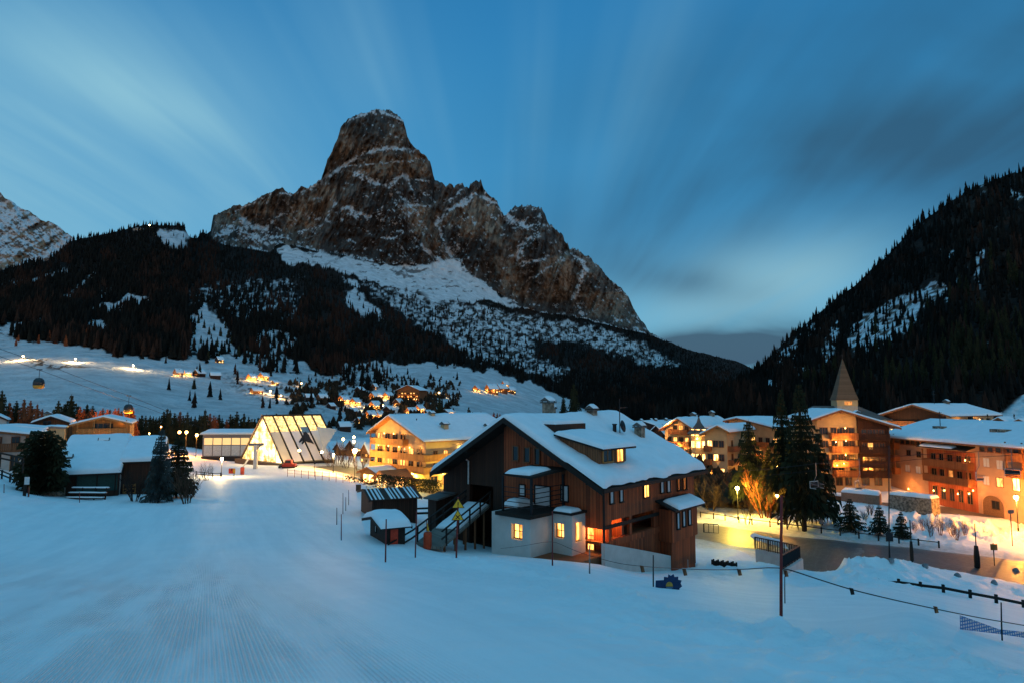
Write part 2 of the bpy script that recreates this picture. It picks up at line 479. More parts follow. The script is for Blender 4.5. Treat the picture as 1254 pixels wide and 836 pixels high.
BERM = BERM[::-1]
ROAD = [(110, 58), (75, 62), (53, 68), (45, 75), (33, 82), (27.7, 88), (20, 95), (9.5, 104), (-4, 115), (-16.6, 125), (-30, 138), (-41, 147)]
LANE = [(38, 82), (33, 74), (28, 64)]
STREET = [(150, 88), (100, 95), (78, 99), (68, 106), (60, 111), (50, 118)]
# (px, distance, radius px, radius as a share of distance, lump height, lump size m)
LUMPS = [(1060, 56, 75, 0.20, 1.1, 2.6), (1150, 91, 150, 0.085, 1.7, 1.5), (1240, 92, 60, 0.08, 1.3, 1.2), (1000, 97, 120, 0.06, 0.5, 1.4), (1020, 46, 90, 0.15, 0.3, 1.2), (1050, 28, 260, 0.4, 0.05, 1.4),
         (900, 62, 60, 0.25, 0.25, 1.5), (450, 112, 60, 0.12, 0.6, 2.0), (390, 100, 60, 0.06, 0.25, 2.0), (560, 37, 60, 0.12, 0.2, 0.9), (640, 33, 60, 0.05, 0.15, 0.6),
         (860, 55, 40, 0.2, 0.35, 1.2), (30, 62, 200, 0.3, 0.2, 3.0), (1240, 55, 90, 0.12, 0.4, 1.6), (250, 74, 60, 0.1, 0.2, 2.0)]
def gz(X, Y, detail=True):
    X = np.asarray(X, float); Y = np.asarray(Y, float)
    Yc = np.clip(Y, 1.5, 460)
    t = X / Yc
    z = -(_g(np.clip(t, -1.6, 1.6) * 2.6, np.log(Yc)) * Yc + 1.7)
    z = np.where(Y < 1.5, -1.7 - 0.19 * Y, z)
    b, s = poly_dist(X, Y, BERM)
    near = sstep(36, 30, Y)
    sd = b * s + 0.35 * fbm(X * 0.9, Y * 0.9, 3, 5)
    berm = (0.24 * sstep(-0.1, 0.95, sd) - 0.06 * np.exp(-((sd + 0.6) / 0.7) ** 2)) * np.exp(-np.clip(sd - 1.0, 0, 50) / 4.0)
    z = z + near * 0.10 * fbm(X * 2.6, Y * 2.6, 4, 15) * np.exp(-((sd - 0.9) / 0.7) ** 2)
    z = z - near * 0.58 * (1 - sstep(0.15, 0.75, sd)) * np.exp(-np.clip(-sd, 0, 50) / 5.0) * sstep(5.0, 9.0, Yc)
    z = z + near * berm * (1 + 0.30 * fbm(X * 1.8, Y * 1.8, 4, 9) * sstep(0.2, 1.0, sd) * sstep(5, 2, sd))
    z = z + near * 0.05 * fbm(X * 3, Y * 3, 3, 12) * sstep(0.2, 0.8, sd) * sstep(7, 1.5, sd)
    px = CX + FP * t
    for cx, cyy, rp, rs, amp, size in LUMPS:
        wgt = np.exp(-((px - cx) / rp) ** 2 - ((Yc - cyy) / (cyy * rs)) ** 2)
        n = ridged(X / size, Y / size, 4, int(cx)) - 0.45
        z = z + amp * wgt * n * 1.6
    z = z + 0.035 * fbm(X * 0.16, Y * 0.16, 3, 31) * sstep(3, 12, Yc) + 0.12 * fbm(X * 0.07, Y * 0.07, 3, 33) * sstep(20, 60, Yc)
    for path, wd, lv in ((ROAD, 7.0, -17.55), (LANE, 5.5, -17.58), (STREET, 4.5, None)):
        d, _ = poly_dist(X, Y, path)
        if path is ROAD:
            lv = np.where(X < 0, -17.55 + np.clip(-X, 0, 60) * 0.075, -17.55)
        if lv is None: lv = -17.3
        z = np.where(Y > 40, z + (lv - z) * sstep(wd + 3.0, wd - 0.6, d), z)
    return z
def gz1(x, y): return float(gz(np.array([x]), np.array([y]))[0])
def ghit(px, py, y0=3.0, y1=420.0):
    """the ground point that the photo shows at px, py"""
    a, b = ray(px, py)
    Y = np.exp(np.linspace(math.log(y0), math.log(y1), 2500))
    d = b * Y - gz(a * Y, Y)
    k = np.argmax(d < 0) if (d < 0).any() else len(Y) - 1
    return Vector((a * Y[k], Y[k], float(gz(np.array([a * Y[k]]), np.array([Y[k]]))[0])))

m, nb = newmat('groomed_snow')
p = nb.pos(); x, y, z = nb.sep(p)
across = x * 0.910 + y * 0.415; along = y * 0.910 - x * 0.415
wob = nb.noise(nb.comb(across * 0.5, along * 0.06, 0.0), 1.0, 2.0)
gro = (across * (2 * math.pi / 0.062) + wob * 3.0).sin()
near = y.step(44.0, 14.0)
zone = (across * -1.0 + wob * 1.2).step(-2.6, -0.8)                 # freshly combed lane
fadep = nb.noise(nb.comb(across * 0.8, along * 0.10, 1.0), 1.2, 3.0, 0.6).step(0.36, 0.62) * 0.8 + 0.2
n1 = nb.noise(p, 0.6, 5.0, 0.55); n2 = nb.noise(p, 9.0, 4.0, 0.62); n3 = nb.noise(nb.comb(across * 1.1, along * 0.07, 3.0), 1.0, 4.0, 0.6)
lane_ = nb.noise(nb.comb(across * 0.45, 0.0, 7.0), 1.0, 2.0)
crust = (across * -1.0 + wob * 1.0).step(-5.0, -8.5)
tr_ = nb.noise(nb.comb(across * 0.9, along * 0.045, 9.0), 1.0, 5.0, 0.65)
h = gro * (near * zone * fadep * 0.0125) + n1 * 0.10 + n3 * 0.03 + n2 * (crust * 0.05 + 0.012) + nb.noise(p, 60.0, 2.0, 0.6) * 0.003 * near + tr_.step(0.5, 0.62) * 0.006 * y.step(70.0, 20.0) * zone
c = nb.mix((n3 * 0.5 + n1 * 0.2 + tr_ * 0.3).step(0.38, 0.62), (0.74, 0.77, 0.79), (0.84, 0.85, 0.86))
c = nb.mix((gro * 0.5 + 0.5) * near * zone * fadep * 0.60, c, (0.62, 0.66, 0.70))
dirt = nb.attr('dirt')
dn = nb.noise(p, 1.6, 5.0, 0.7)
ds = nb.sep(dirt)[0]
c = nb.mix((ds * 1.4 + dn * 0.9 - 0.75).clamp() * ds.step(0.02, 0.2), c, (0.16, 0.12, 0.09))
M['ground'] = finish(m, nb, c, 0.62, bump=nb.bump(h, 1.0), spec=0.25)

txs = np.concatenate([np.linspace(-2.6, -0.95, 40, endpoint=False), np.linspace(-0.95, 0.95, 520), np.linspace(0.95, 2.6, 41)[1:]])
ys = np.exp(np.linspace(math.log(1.6), math.log(440), 620))
TX, YS = np.meshgrid(txs, ys, indexing='ij')
X = TX * YS; Z = gz(X, YS)
d1, _ = poly_dist(X, YS, ROAD)
dirt = np.clip(0.55 * sstep(13, 7, d1) * (YS > 40) + 0.5 * np.exp(-((X - 69) / 22) ** 2 - ((YS - 90) / 6.5) ** 2) + 0.85 * sstep(830, 850, CX + FP * TX) * sstep(1030, 990, CX + FP * TX) * sstep(98, 102, YS) * sstep(150, 140, YS), 0, 1)
V = np.stack([X, YS, Z], -1).reshape(-1, 3)
F = grid_faces(len(txs), len(ys))
# behind the camera the slope simply goes on
bx = np.concatenate([np.linspace(-130, -4.16, 30, endpoint=False), txs * 1.6, np.linspace(4.16, 130, 31)[1:]])
by = np.linspace(-90, 1.6, 20)
BX, BY = np.meshgrid(bx, by, indexing='ij')
V2 = np.stack([BX, BY, -1.7 - 0.19 * BY], -1).reshape(-1, 3)
F2 = grid_faces(len(bx), len(by), len(V))
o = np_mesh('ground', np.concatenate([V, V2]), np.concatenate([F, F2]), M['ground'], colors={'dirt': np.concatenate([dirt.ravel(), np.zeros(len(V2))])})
tag(o, kind='structure')

# ------------------------------------------------------------------ roads
m, nb = newmat('wet_asphalt_road')
p = nb.pos(); x, y, z = nb.sep(p)
u_, v_, _z = nb.sep(nb.attr('uv_road'))
n1 = nb.noise(nb.comb(u_ * 26.0, v_ * 2.0, 0.0), 1.0, 4.0, 0.6); n2 = nb.noise(p, 2.2, 5.0, 0.65); n3 = nb.noise(p, 20.0, 3.0)
c = nb.mix(n3, (0.035, 0.034, 0.032), (0.07, 0.066, 0.06))
slush = (n1.step(0.45, 0.75) * 0.35 + ((u_ - 0.5).abs() * 2.0).step(0.72, 1.0) * n2.step(0.4, 0.6)).clamp()
c = nb.mix(slush, c, (0.20, 0.19, 0.17))
M['road'] = finish(m, nb, c, (n2 * 0.35 + 0.34).clamp(), bump=nb.bump(n3 + n2 * 2.0, 0.012), spec=0.5)
def draped(name, path, width, lift=0.06, n_across=11):
    P = []; acc = 0
    for (x0, y0), (x1, y1) in zip(path[:-1], path[1:]):
        L = math.hypot(x1 - x0, y1 - y0); k = max(2, int(L / 0.8))
        for i in range(k): P.append((x0 + (x1 - x0) * i / k, y0 + (y1 - y0) * i / k))
    P.append(path[-1]); P = np.array(P)
    for _ in range(14): P[1:-1] = (P[:-2] + 2 * P[1:-1] + P[2:]) / 4
    T = np.gradient(P, axis=0); T /= np.linalg.norm(T, axis=1)[:, None]; Nn = np.stack([-T[:, 1], T[:, 0]], -1)
    wv = np.interp(np.arange(len(P)), np.linspace(0, len(P) - 1, len(width)), width) if isinstance(width, (list, tuple)) else np.full(len(P), width)
    s = np.linspace(-0.5, 0.5, n_across)
    edge = 1 + 0.06 * fbm(P[:, 0] * 0.4, P[:, 1] * 0.4, 3, 3)
    XY = P[:, None, :] + Nn[:, None, :] * (s[None, :, None] * (wv * edge)[:, None, None])
    lv = np.where(XY[..., 0] < 0, -17.55 + np.clip(-XY[..., 0], 0, 60) * 0.075, -17.55) if name == 'road' else None
    Zr = gz(XY[..., 0], XY[..., 1]) + lift
    if lv is not None: Zr = np.maximum(Zr, lv + lift)
    V = np.concatenate([XY, Zr[..., None]], -1).reshape(-1, 3)
    arc = np.concatenate([[0], np.cumsum(np.linalg.norm(np.diff(P, axis=0), axis=1))])
    U = np.stack([np.broadcast_to((s + 0.5)[None, :], Zr.shape), np.broadcast_to(arc[:, None] * 0.12, Zr.shape), np.zeros(Zr.shape)], -1).reshape(-1, 3)
    return tag(np_mesh(name, V, grid_faces(len(P), n_across), M['road'], colors={'uv_road': U}), kind='structure')
draped('road', ROAD, [15, 15, 14, 12, 11, 11, 10, 9, 9, 9, 8, 8], 0.06, 15)
draped('side_road', LANE, 9.0, 0.10)
draped('street', STREET, 7.5, 0.06)

# ================================================================== far terrain
def interp_line(pts): 
    a = np.array(pts, float); return lambda x: np.interp(x, a[:, 0], a[:, 1])
SKY = [(-260,330),(-120,338),(0,332),(29,323),(57,320),(86,296),(98,292),(138,285),(161,279),(178,276),(200,276),(224,277),(232.6,290),(240,293),(247,284),(253,287),(258,283),
 (261.5,262),(271.5,260.7),(287,252),(301.7,250.6),(314.6,243.5),(333,236),(344.7,230.5),(352,236),(360.5,237.7),(369,229),(376,232),(393.5,219),(395,213),(402,194.6),(409,180),
 (413.6,170),(416.5,157),(421,150),(428,146),(445,138.7),(461,133.8),(479.7,137.8),(490,142),(494,148),(496.5,158),(499,168),(503,177),(514,186),(521,191),(526,198),(529,208),(531,217.6),(537,221),(546,228.7),(550,223),
 (553,223),(556,230),(559,226),(561.7,224.4),(566,226),(569,228.7),(574,230),(576,224),(582,222.5),(589,224.4),(593,234.5),(606,244.5),(612,255),(616,261.7),(620.6,264.6),(624,257),(639,251.7),
 (650,252),(663.6,257.4),(668,266),(670.8,275),(686.6,286),(693,296),(698,307),(703,305),(712.5,309),(727,320.6),(736,330),(747,340.7),(757,350),(770,363.6),(778.5,383.7),(792.8,403.8),(810,415),
 (850,430),(900,441),(925,452),(960,470),(1010,486),(1100,498),(1300,505),(1450,505)]
skyf = interp_line(SKY)
RC = [(-250,560,230),(-250,500,330),(-250,440,620),(-250,400,800),(-250,340,1300),(0,560,235),(100,555,240),(250,550,240),(400,555,255),(600,555,260),(800,555,300),(1000,555,300),(1300,555,300),
 (0,500,330),(100,500,330),(250,510,370),(0,440,600),(100,442,610),(200,442,680),(250,500,430),(300,480,560),(320,455,720),(400,455,850),(420,500,620),(400,520,400),(500,520,450),(500,500,620),(500,470,850),(460,450,1000),
 (600,455,1100),(600,490,800),(600,520,470),(700,485,1150),(680,510,800),(700,530,480),
 (0,335,1300),(60,318,1380),(180,276,1560),(230,285,1560),(0,400,820),(100,380,950),(100,350,1150),(200,350,1200),(200,400,900),(250,380,1000),(300,350,1450),(300,310,1950),(300,400,1000),
 (262,285,1900),(262,263,2050),(330,305,2050),(333,238,2300),(400,400,1200),(400,330,1950),(400,310,2150),(450,360,1750),(450,323,2150),(500,350,2050),(500,328,2200),(500,400,1500),(540,430,1300),
 (560,323,2300),(560,380,1900),(640,377,2330),(600,350,2300),(600,430,1500),(700,388,2450),(700,430,1900),(790,405,2500),(800,440,2200),(850,432,2800),(925,453,3300),(850,470,1700),(925,480,2000),
 (800,490,1300),(900,510,1100),(850,530,520),(1000,500,2000),(1200,500,2000),(1400,505,2000),
 (396,216,2420),(461,136,2650),(440,215,2420),(450,260,2300),(500,180,2560),(530,218,2560),(520,300,2260),(560,235,2560),(580,225,2650),(600,300,2400),(640,254,2650),(665,258,2700),(660,320,2420),(700,306,2620),(745,341,2620),(740,385,2480),(778,384,2600)]
_r = TPS([(p[0] / 150, p[1] / 100) for p in RC], [math.log(p[2]) for p in RC], 1e-2)
ROCKBASE = [(258,291),(275,300),(300,303),(330,309),(337,301),(345,297),(370,303),(394,309),(420,312),(445,318),(465,322),(490,322),(520,325),(535,321),(545,318),(555,315),(566,322),(575,333),(600,352),(620,364),(643,377),(665,383),(690,385),(720,391),(745,398),(760,402),(795,409),(815,418)]
rockb = interp_line(ROCKBASE)
LEDGE = [  # snowy ledges and gullies of the big cliff: (points, half width px, amount)
 ([(428,147),(445,141),(461,136),(478,140),(492,148)],2.2,0.9),([(422,201),(436,192),(451,186),(474,182),(508,184)],2.6,1.0),([(380,231),(393,221),(405,213),(422,203)],3.0,1.0),
 ([(424,204),(450,201),(480,199),(512,196)],1.3,0.7),([(436,213),(457,223),(474,228),(494,215),(503,220)],3.4,0.95),([(503,220),(520,222),(531,219)],1.2,0.7),
 ([(267,292),(276,280),(296,269)],4.0,0.5),([(296,269),(310,277),(324,281)],4.5,0.95),([(324,281),(336,270),(345,261)],3.0,0.7),([(290,259),(307,247),(345,236)],2.6,0.6),([(345,236),(360,240),(372,233)],2.2,0.6),
 ([(419,255),(428,253),(436,263),(451,266)],2.8,0.9),([(399,270),(405,259),(411,249)],2.2,0.7),([(365,285),(380,281),(395,275)],2.6,0.6),([(310,288),(325,292),(345,288)],3.4,0.6),
 ([(487,236),(500,250),(512,262)],2.4,0.6),([(492,215),(506,234),(511,246)],2.6,0.6),([(470,252),(463,262)],2.0,0.5),([(468,291),(480,292),(492,287)],1.6,0.5),([(498,252),(503,270)],1.8,0.5),([(534,272),(541,290),(552,313)],3.0,0.9),([(516,300),(528,312),(545,322)],3.0,0.8),
 ([(537,269),(555,254),(572,246),(583,238)],3.2,0.9),([(583,237),(596,243),(609,252)],2.6,0.9),([(545,248),(556,240),(566,233)],2.4,0.6),([(620,264),(628,271),(640,276)],4.0,0.95),([(640,278),(655,276),(670,276)],1.8,0.8),
 ([(626,258),(640,253),(660,258)],2.0,0.5),([(634,318),(638,303),(646,294),(658,288)],4.2,0.95),([(638,324),(655,320),(672,315)],2.0,0.85),([(646,345),(668,330),(690,315)],2.0,0.85),([(614,289),(620,287)],2.2,0.7),
 ([(704,314),(713,320),(717,330),(710,346),(705,366)],3.0,0.95),([(704,366),(712,380),(716,392)],3.0,0.8),([(748,343),(757,352),(768,363)],1.6,0.8),([(690,292),(700,306)],1.6,0.5),([(706,306),(722,314),(736,331)],1.6,0.6),
 ([(430,183),(450,162)],0.9,0.3),([(478,152),(483,154)],2.0,0.8),([(483,167),(491,171)],2.0,0.8),([(560,300),(580,322),(598,345)],1.6,0.45),([(600,262),(612,276)],1.6,0.45),([(520,345),(505,338)],2.0,0.4)]
TALUS = [(335,306),(346,298),(394,310),(422,313),(465,323),(500,324),(520,326),(536,318),(555,315),(566,323),(600,352),(643,376),(600,370),(563,369),(529,373),(505,360),(475,352),(440,341),(410,330),(388,322),(350,325)]
SPECK = [(505,345),(529,370),(566,370),(629,382),(690,392),(760,408),(840,446),(800,450),(740,430),(680,420),(650,415),(662,440),(700,452),(690,466),(640,452),(600,446),(560,432),(545,416),(520,385),(480,356)]
# snow clearings in the woods: polygon, softness px, openness
CLEAR = [
 (TALUS, 3, 1.0), (SPECK, 5, 0.62),
 ([(-260,402),(0,403),(43,392),(60,396),(100,402),(108,392),(138,395),(150,408),(130,416),(105,415),(118,428),(150,436),(215,441),(300,433),(350,436),(400,459),(421,458),(424,446),(460,444),(540,446),(600,454),(650,469),(700,489),(740,520),(760,560),(-260,560)], 2.5, 1.0),
 ([(223,434),(231,414),(236,383),(250,371),(281,404),(286,421),(300,434)], 4, 0.95),
 ([(98,380),(122,375),(149,369),(158,362),(181,364),(178,373),(152,376),(143,385)], 2, 1.0),
 ([(0,346),(30,343),(43,340),(83,328),(83,333),(45,347),(0,353)], 3, 0.6), ([(92,347),(115,334),(118,338),(96,351)], 2.5, 0.8),
 ([(57,373),(80,363),(95,354),(98,358),(78,371),(60,378)], 3, 0.7), ([(110,364),(122,356),(138,351),(136,359),(118,367)], 3, 0.7),
 ([(190,290),(200,279),(231,285),(228,302),(214,306),(206,298)], 3, 0.85), ([(40,392),(70,386),(80,392),(60,400)], 3, 0.4),
 ([(230,352),(330,340),(335,385),(300,392),(232,388)], 6, 0.40), ([(298,340),(367,340),(367,386),(300,388)], 6, 0.36), ([(423,372),(430,354),(450,366),(473,390),(440,385)], 3, 0.8),
 ([(312,430),(316,408),(340,402),(365,414),(366,434)], 4, 0.6), ([(440,345),(475,352),(510,372),(545,420),(500,395),(460,365)], 4, 0.5), ([(530,330),(560,380),(550,400),(525,375)],5,0.4),
 ([(420,340),(436,345),(440,356),(425,352)],2,0.6), ([(340,392),(356,380),(370,392),(352,404)],3,0.35), ([(-260,420),(0,400),(0,430),(-260,440)],3,1.0)]
# groves standing on the meadows: polygon, density
GROVE = [([(60,396),(70,396),(100,400),(108,405),(135,410),(142,430),(120,430),(105,424),(70,421),(40,420),(20,418),(15,405),(40,404)], 0.75), ([(128,392),(225,392),(222,436),(205,438),(150,434),(138,422)], 1.0),
 ([(225,395),(240,385),(250,372),(240,400)],0.3), ([(375,440),(400,440),(470,452),(480,470),(455,480),(420,470),(395,462)], 0.35), ([(285,432),(350,434),(372,458),(340,460),(300,448)],0.35)]

def far_r(px, py):
    px = np.asarray(px, float); py = np.asarray(py, float)
    return np.exp(_r(px / 150, py / 100))
def openness(px, py):
    """1 on open snow, 0 in closed forest"""
    px = np.asarray(px, float); py = np.asarray(py, float)
    jx = px + 5 * fbm(px / 14, py / 14, 3, 71); jy = py + 4 * fbm(px / 12, py / 12, 3, 72)
    op = np.zeros(px.shape)
    for pl, w_, a in CLEAR: op = np.maximum(op, a * soft_poly(jx, jy, pl, w_))
    for pl, a in GROVE: op = np.minimum(op, 1 - a * soft_poly(jx, jy, pl, 3))
    rk = (py < rockb(px)) & (px > 258) & (px < 815)
    return np.where(rk, 1.0, op)

def terrain_mesh(name, x0, x1, step, top, bottom, rows, rfun, jag, colfun, mat, disp=None):
    xs = np.arange(x0, x1 + 0.01, step)
    if name == 'mountain': xs = np.concatenate([np.arange(x0, 240, 1.6), np.arange(240, 835, 0.85), np.arange(835, x1, 2.2)])
    S_ = top(xs) + jag(xs)
    t = np.linspace(0, 1, rows) ** 0.92
    B_ = bottom(xs) if callable(bottom) else np.full(len(xs), float(bottom))
    PX = np.repeat(xs[:, None], rows, 1); PY = S_[:, None] + (B_ - S_)[:, None] * t[None]
    r = rfun(PX, PY)
    if disp is not None: r = r + disp(PX, PY, r)
    u = (PX - CX) / FP; v = (CY - PY) / FP; d = ca - v * sa
    V = np.stack([u / d * r, r, (sa + v * ca) / d * r], -1)
    col = colfun(PX, PY, V)
    # the far side falls away behind the crest
    b1 = V[:, 0] * [1.10, 1.10, 1.0] + np.array([0, 0, -1]) * (r[:, 0] * 0.03)[:, None]
    b2 = V[:, 0] * [1.35, 1.35, 1.0] + np.array([0, 0, -1]) * (r[:, 0] * 0.22)[:, None]
    V = np.concatenate([b2[:, None], b1[:, None], V], 1)
    cols = {k: np.concatenate([c[:, :1], c[:, :1], c], 1) for k, c in col.items()}
    cols = {k: c.reshape(-1, c.shape[-1]) if c.ndim == 3 else c.ravel() for k, c in cols.items()}
    return np_mesh(name, V.reshape(-1, 3), grid_faces(len(xs), rows + 2)[:, ::-1], mat, colors=cols)
def normals_of(V):
    a = np.gradient(V, axis=0); b = np.gradient(V, axis=1)
    n = np.cross(a, b); n /= np.linalg.norm(n, axis=-1, keepdims=True) + 1e-9
    return np.where(n[..., 2:3] < 0, -n, n)
def lerp3(a, b, t): return np.asarray(a) * (1 - t[..., None]) + np.asarray(b) * t[..., None]
def jag_main(x):
    rock = sstep(256, 262, x) * sstep(812, 790, x)
    return rock * (1.6 * fbm(x / 5.5, x * 0 + 2, 3, 4) + 0.9 * fbm(x / 1.8, x * 0, 2, 6) - 2.2 * sstep(0.35, 0.8, fbm(x / 3.0, x * 0 + 5, 2, 13)) * sstep(535, 560, x) * sstep(760, 700, x)) + (1 - rock) * 0.8 * fbm(x / 7, x * 0, 3, 8)
def rock_disp(PX, PY, r):
    rock = sstep(2, -4, PY - rockb(PX)) * sstep(257, 262, PX) * sstep(815, 800, PX)
    skew = PX + 0.35 * (PY - 250)
    but = ridged(skew / 26, PY / 90, 3, 21)           # buttresses
    rib = ridged(skew / 8 + 0.4 * fbm(PX / 20, PY / 20, 2, 3), PY / 34, 3, 22)
    fine = fbm(PX / 3.2, PY / 5.0, 3, 23)
    bands = fbm(PX / 60, PY / 6.5 + 0.012 * PX, 3, 24)
    crack = ridged(skew / 4.2 + 0.5 * fbm(PX / 9, PY / 9, 2, 27), PY / 22, 3, 28)
    d = -95 * (but - 0.45) - 44 * (rib - 0.5) - 26 * (crack - 0.5) - 12 * fine - 6 * bands
    # ledges: each pushes the wall above it back
    for pts, w_, a in LEDGE:
        dd, s = poly_dist(PX, PY, pts)
        sgn = np.where(s == 0, 1, s)
        up = sstep(-w_, w_, np.where(pts[0][0] < pts[-1][0], 1, -1) * -dd * sgn * -1)
        d = d + 26 * a * up * np.exp(-(dd / 14) ** 2)
    edge = sstep(0, 6, PY - (skyf(PX)))
    soft = 6 * fbm(PX / 16, PY / 8, 4, 25) * (r / 1500)
    return rock * d * (0.35 + 0.65 * edge) + (1 - rock) * soft
OCHRE = [[(418,159),(494,147),(499,176),(440,188),(396,215),(404,190)],[(460,190),(518,193),(530,217),(421,215)],[(352,256),(411,225),(413,251),(391,276),(347,290)],[(538,271),(577,242),(611,256),(616,300),(582,290),(557,281)],
 [(587,325),(635,305),(650,364),(621,354)],[(660,325),(699,305),(704,364),(670,369)],[(713,354),(772,364),(787,403),(723,388)],[(262,266),(342,237),(330,262),(270,285)],[(489,251),(538,256),(548,320),(508,295)]]
DARKR = [[(416,270),(489,255),(518,322),(391,310)],[(538,284),(587,298),(616,350),(567,322)],[(430,165),(455,150),(475,160),(450,180)],[(640,300),(680,290),(660,320),(650,345)],[(620,262),(664,260),(668,274),(628,282)]]
def col_main(PX, PY, V):
    n = normals_of(V)
    rock = sstep(1.5, -1.5, PY - rockb(PX) + 2.0 * fbm(PX / 5, PY / 5, 3, 40)) * sstep(257, 260, PX) * sstep(817, 810, PX)
    L = np.zeros(PX.shape)
    jx = PX + 2.2 * fbm(PX / 5, PY / 5, 3, 41); jy = PY + 2.2 * fbm(PX / 5, PY / 5, 3, 42)
    for pts, w_, a in LEDGE:
        dd, _ = poly_dist(jx, jy, pts)
        L = np.maximum(L, a * np.exp(-(dd / (w_ * 1.0)) ** 2))
    grain = fbm(PX / 2.2 + PY / 9, PY / 1.6, 3, 43)
    thin = fbm(PX / 14 + PY / 10, PY / 3.4 - PX / 30, 4, 44)
    diag = fbm((PX + PY) / 16, (PY - PX) / 3.2, 3, 45)
    lowleft = np.exp(-((PX - 300) / 45) ** 2 - ((PY - 285) / 16) ** 2) + 0.8 * np.exp(-((PX - 500) / 26) ** 2 - ((PY - 265) / 40) ** 2) + 0.5 * np.exp(-((PX - 430) / 60) ** 2 - ((PY - 268) / 16) ** 2) + 0.5 * np.exp(-((PX - 640) / 22) ** 2 - ((PY - 268) / 12) ** 2)
    snow_r = 0.95 * sstep(0.38, 0.56, L * (0.75 + 0.45 * fbm(PX / 7, PY / 4, 3, 54)) + 0.34 * grain) + 0.85 * sstep(0.50, 0.66, 0.36 * thin + 0.30 * diag + 0.30 * lowleft + 1.0 * (n[..., 2] - 0.50) + 0.14 * grain)
    snow_r = np.clip(snow_r, 0, 1)
    op = openness(PX, PY)
    # rocky speckles on steep snow
    sp = soft_poly(PX, PY, SPECK, 5)
    tal = soft_poly(PX, PY, TALUS, 3)
    ispatch = np.exp(-((PX - 490) / 20) ** 2 - ((PY - 336) / 7) ** 2)
    bare = sp * sstep(-0.05, 0.45, fbm(PX / 5 + PY / 9, PY / 2.8 - PX / 12, 4, 46) + 0.25 * grain) + 0.8 * tal * sstep(0.55, 0.85, fbm(PX / 8, PY / 3, 4, 47) + 0.2 * grain + 0.9 * ispatch)
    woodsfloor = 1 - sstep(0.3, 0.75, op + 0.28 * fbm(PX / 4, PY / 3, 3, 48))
    bl = sstep(0.15, 0.5, fbm(PX / 10, PY / 2.2, 4, 49)) * np.exp(-((PX - 68) / 34) ** 2 - ((PY - 446 - 0.10 * (PX - 68)) / 5) ** 2) * 2.2 + 1.3 * sstep(0.2, 0.55, fbm(PX / 5, PY / 2.4, 3, 58)) * np.exp(-((PX - 330) / 50) ** 2 - ((PY - 478 - 0.25 * (PX - 330)) / 12) ** 2)
    bl2 = sstep(0.35, 0.6, fbm(PX / 4, PY / 2.2, 4, 50)) * np.exp(-((PX - 440) / 65) ** 2 - ((PY - 478) / 26) ** 2) * 1.2 + sstep(0.3, 0.6, fbm(PX / 5, PY / 2, 3, 51)) * np.exp(-((PX - 20) / 50) ** 2 - ((PY - 408) / 8) ** 2)
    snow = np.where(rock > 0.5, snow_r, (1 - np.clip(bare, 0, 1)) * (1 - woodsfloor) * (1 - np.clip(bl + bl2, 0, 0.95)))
    # rock colour: ochre and grey walls with vertical dark water streaks
    och = sstep(-0.15, 0.5, fbm(PX / 26, PY / 30, 4, 60) + 0.25 * fbm(PX / 6, PY / 14, 3, 59))
    wx = PX + 5 * fbm(PX / 9, PY / 9, 3, 65); wy = PY + 5 * fbm(PX / 9, PY / 9, 3, 66)
    tr_o = np.zeros(PX.shape); tr_d = np.zeros(PX.shape)
    for pl in OCHRE: tr_o = np.maximum(tr_o, soft_poly(wx, wy, pl, 4))
    for pl in DARKR: tr_d = np.maximum(tr_d, soft_poly(wx, wy, pl, 6))
    och = np.clip(0.35 * och + 0.75 * tr_o - 0.7 * tr_d, 0, 1)
    stre = sstep(0.0, 0.8, fbm(PX / 2.6, PY / 22, 4, 61))
    base = lerp3((0.15, 0.130, 0.118), (0.44, 0.325, 0.235), och)
    base = lerp3(base, (0.070, 0.060, 0.055), 0.55 * tr_d)
    base = lerp3(base, (0.045, 0.040, 0.038), 0.70 * stre * (1 - 0.45 * tr_o))
    cr_ = ridged((PX + 0.35 * (PY - 250)) / 4.2, PY / 22, 3, 28)
    base = lerp3(base, (0.035, 0.031, 0.030), 0.6 * sstep(0.55, 0.30, cr_))
    band = sstep(0.2, 0.7, fbm(PX / 70, PY / 3.2, 3, 62))
    base = lerp3(base, (0.08, 0.070, 0.064), 0.12 * band)
    low = sstep(0.3, 0.9, (PY - skyf(PX)) / np.maximum(rockb(PX) - skyf(PX), 8))
    base = lerp3(base, (0.075, 0.060, 0.052), 0.45 * low * (0.5 + 0.5 * fbm(PX / 12, PY / 12, 3, 63)))
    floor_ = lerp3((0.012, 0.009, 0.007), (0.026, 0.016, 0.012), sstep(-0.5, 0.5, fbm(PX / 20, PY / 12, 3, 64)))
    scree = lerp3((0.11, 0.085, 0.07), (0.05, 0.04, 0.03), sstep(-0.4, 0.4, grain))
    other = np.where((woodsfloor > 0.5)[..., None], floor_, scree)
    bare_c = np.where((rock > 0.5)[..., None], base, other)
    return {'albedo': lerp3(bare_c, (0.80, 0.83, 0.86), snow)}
def m_terrain(name, bscale, bd):
    m, nb = newmat(name)
    x_, y_, z_ = nb.sep(nb.pos()); p = nb.comb(x_, y_, z_ * 0.45)
    n = nb.noise(p, bscale, 6.0, 0.7)
    c = nb.attr('albedo')
    mx = nb.node('ShaderNodeMix', data_type='RGBA', blend_type='MULTIPLY'); mx.inputs[0].default_value = 1.0
    nb.put(mx.inputs[6], c); cc = nb.mix(n.step(0.25, 0.75), (0.72, 0.72, 0.72), (1.15, 1.15, 1.15)); nb.put(mx.inputs[7], cc)
    return finish(m, nb, S(nb, mx.outputs[2]), 0.9, bump=nb.bump(n, bd), spec=0.1)
M['terrain'] = m_terrain('mountain_rock_and_snow', 0.045, 26.0)
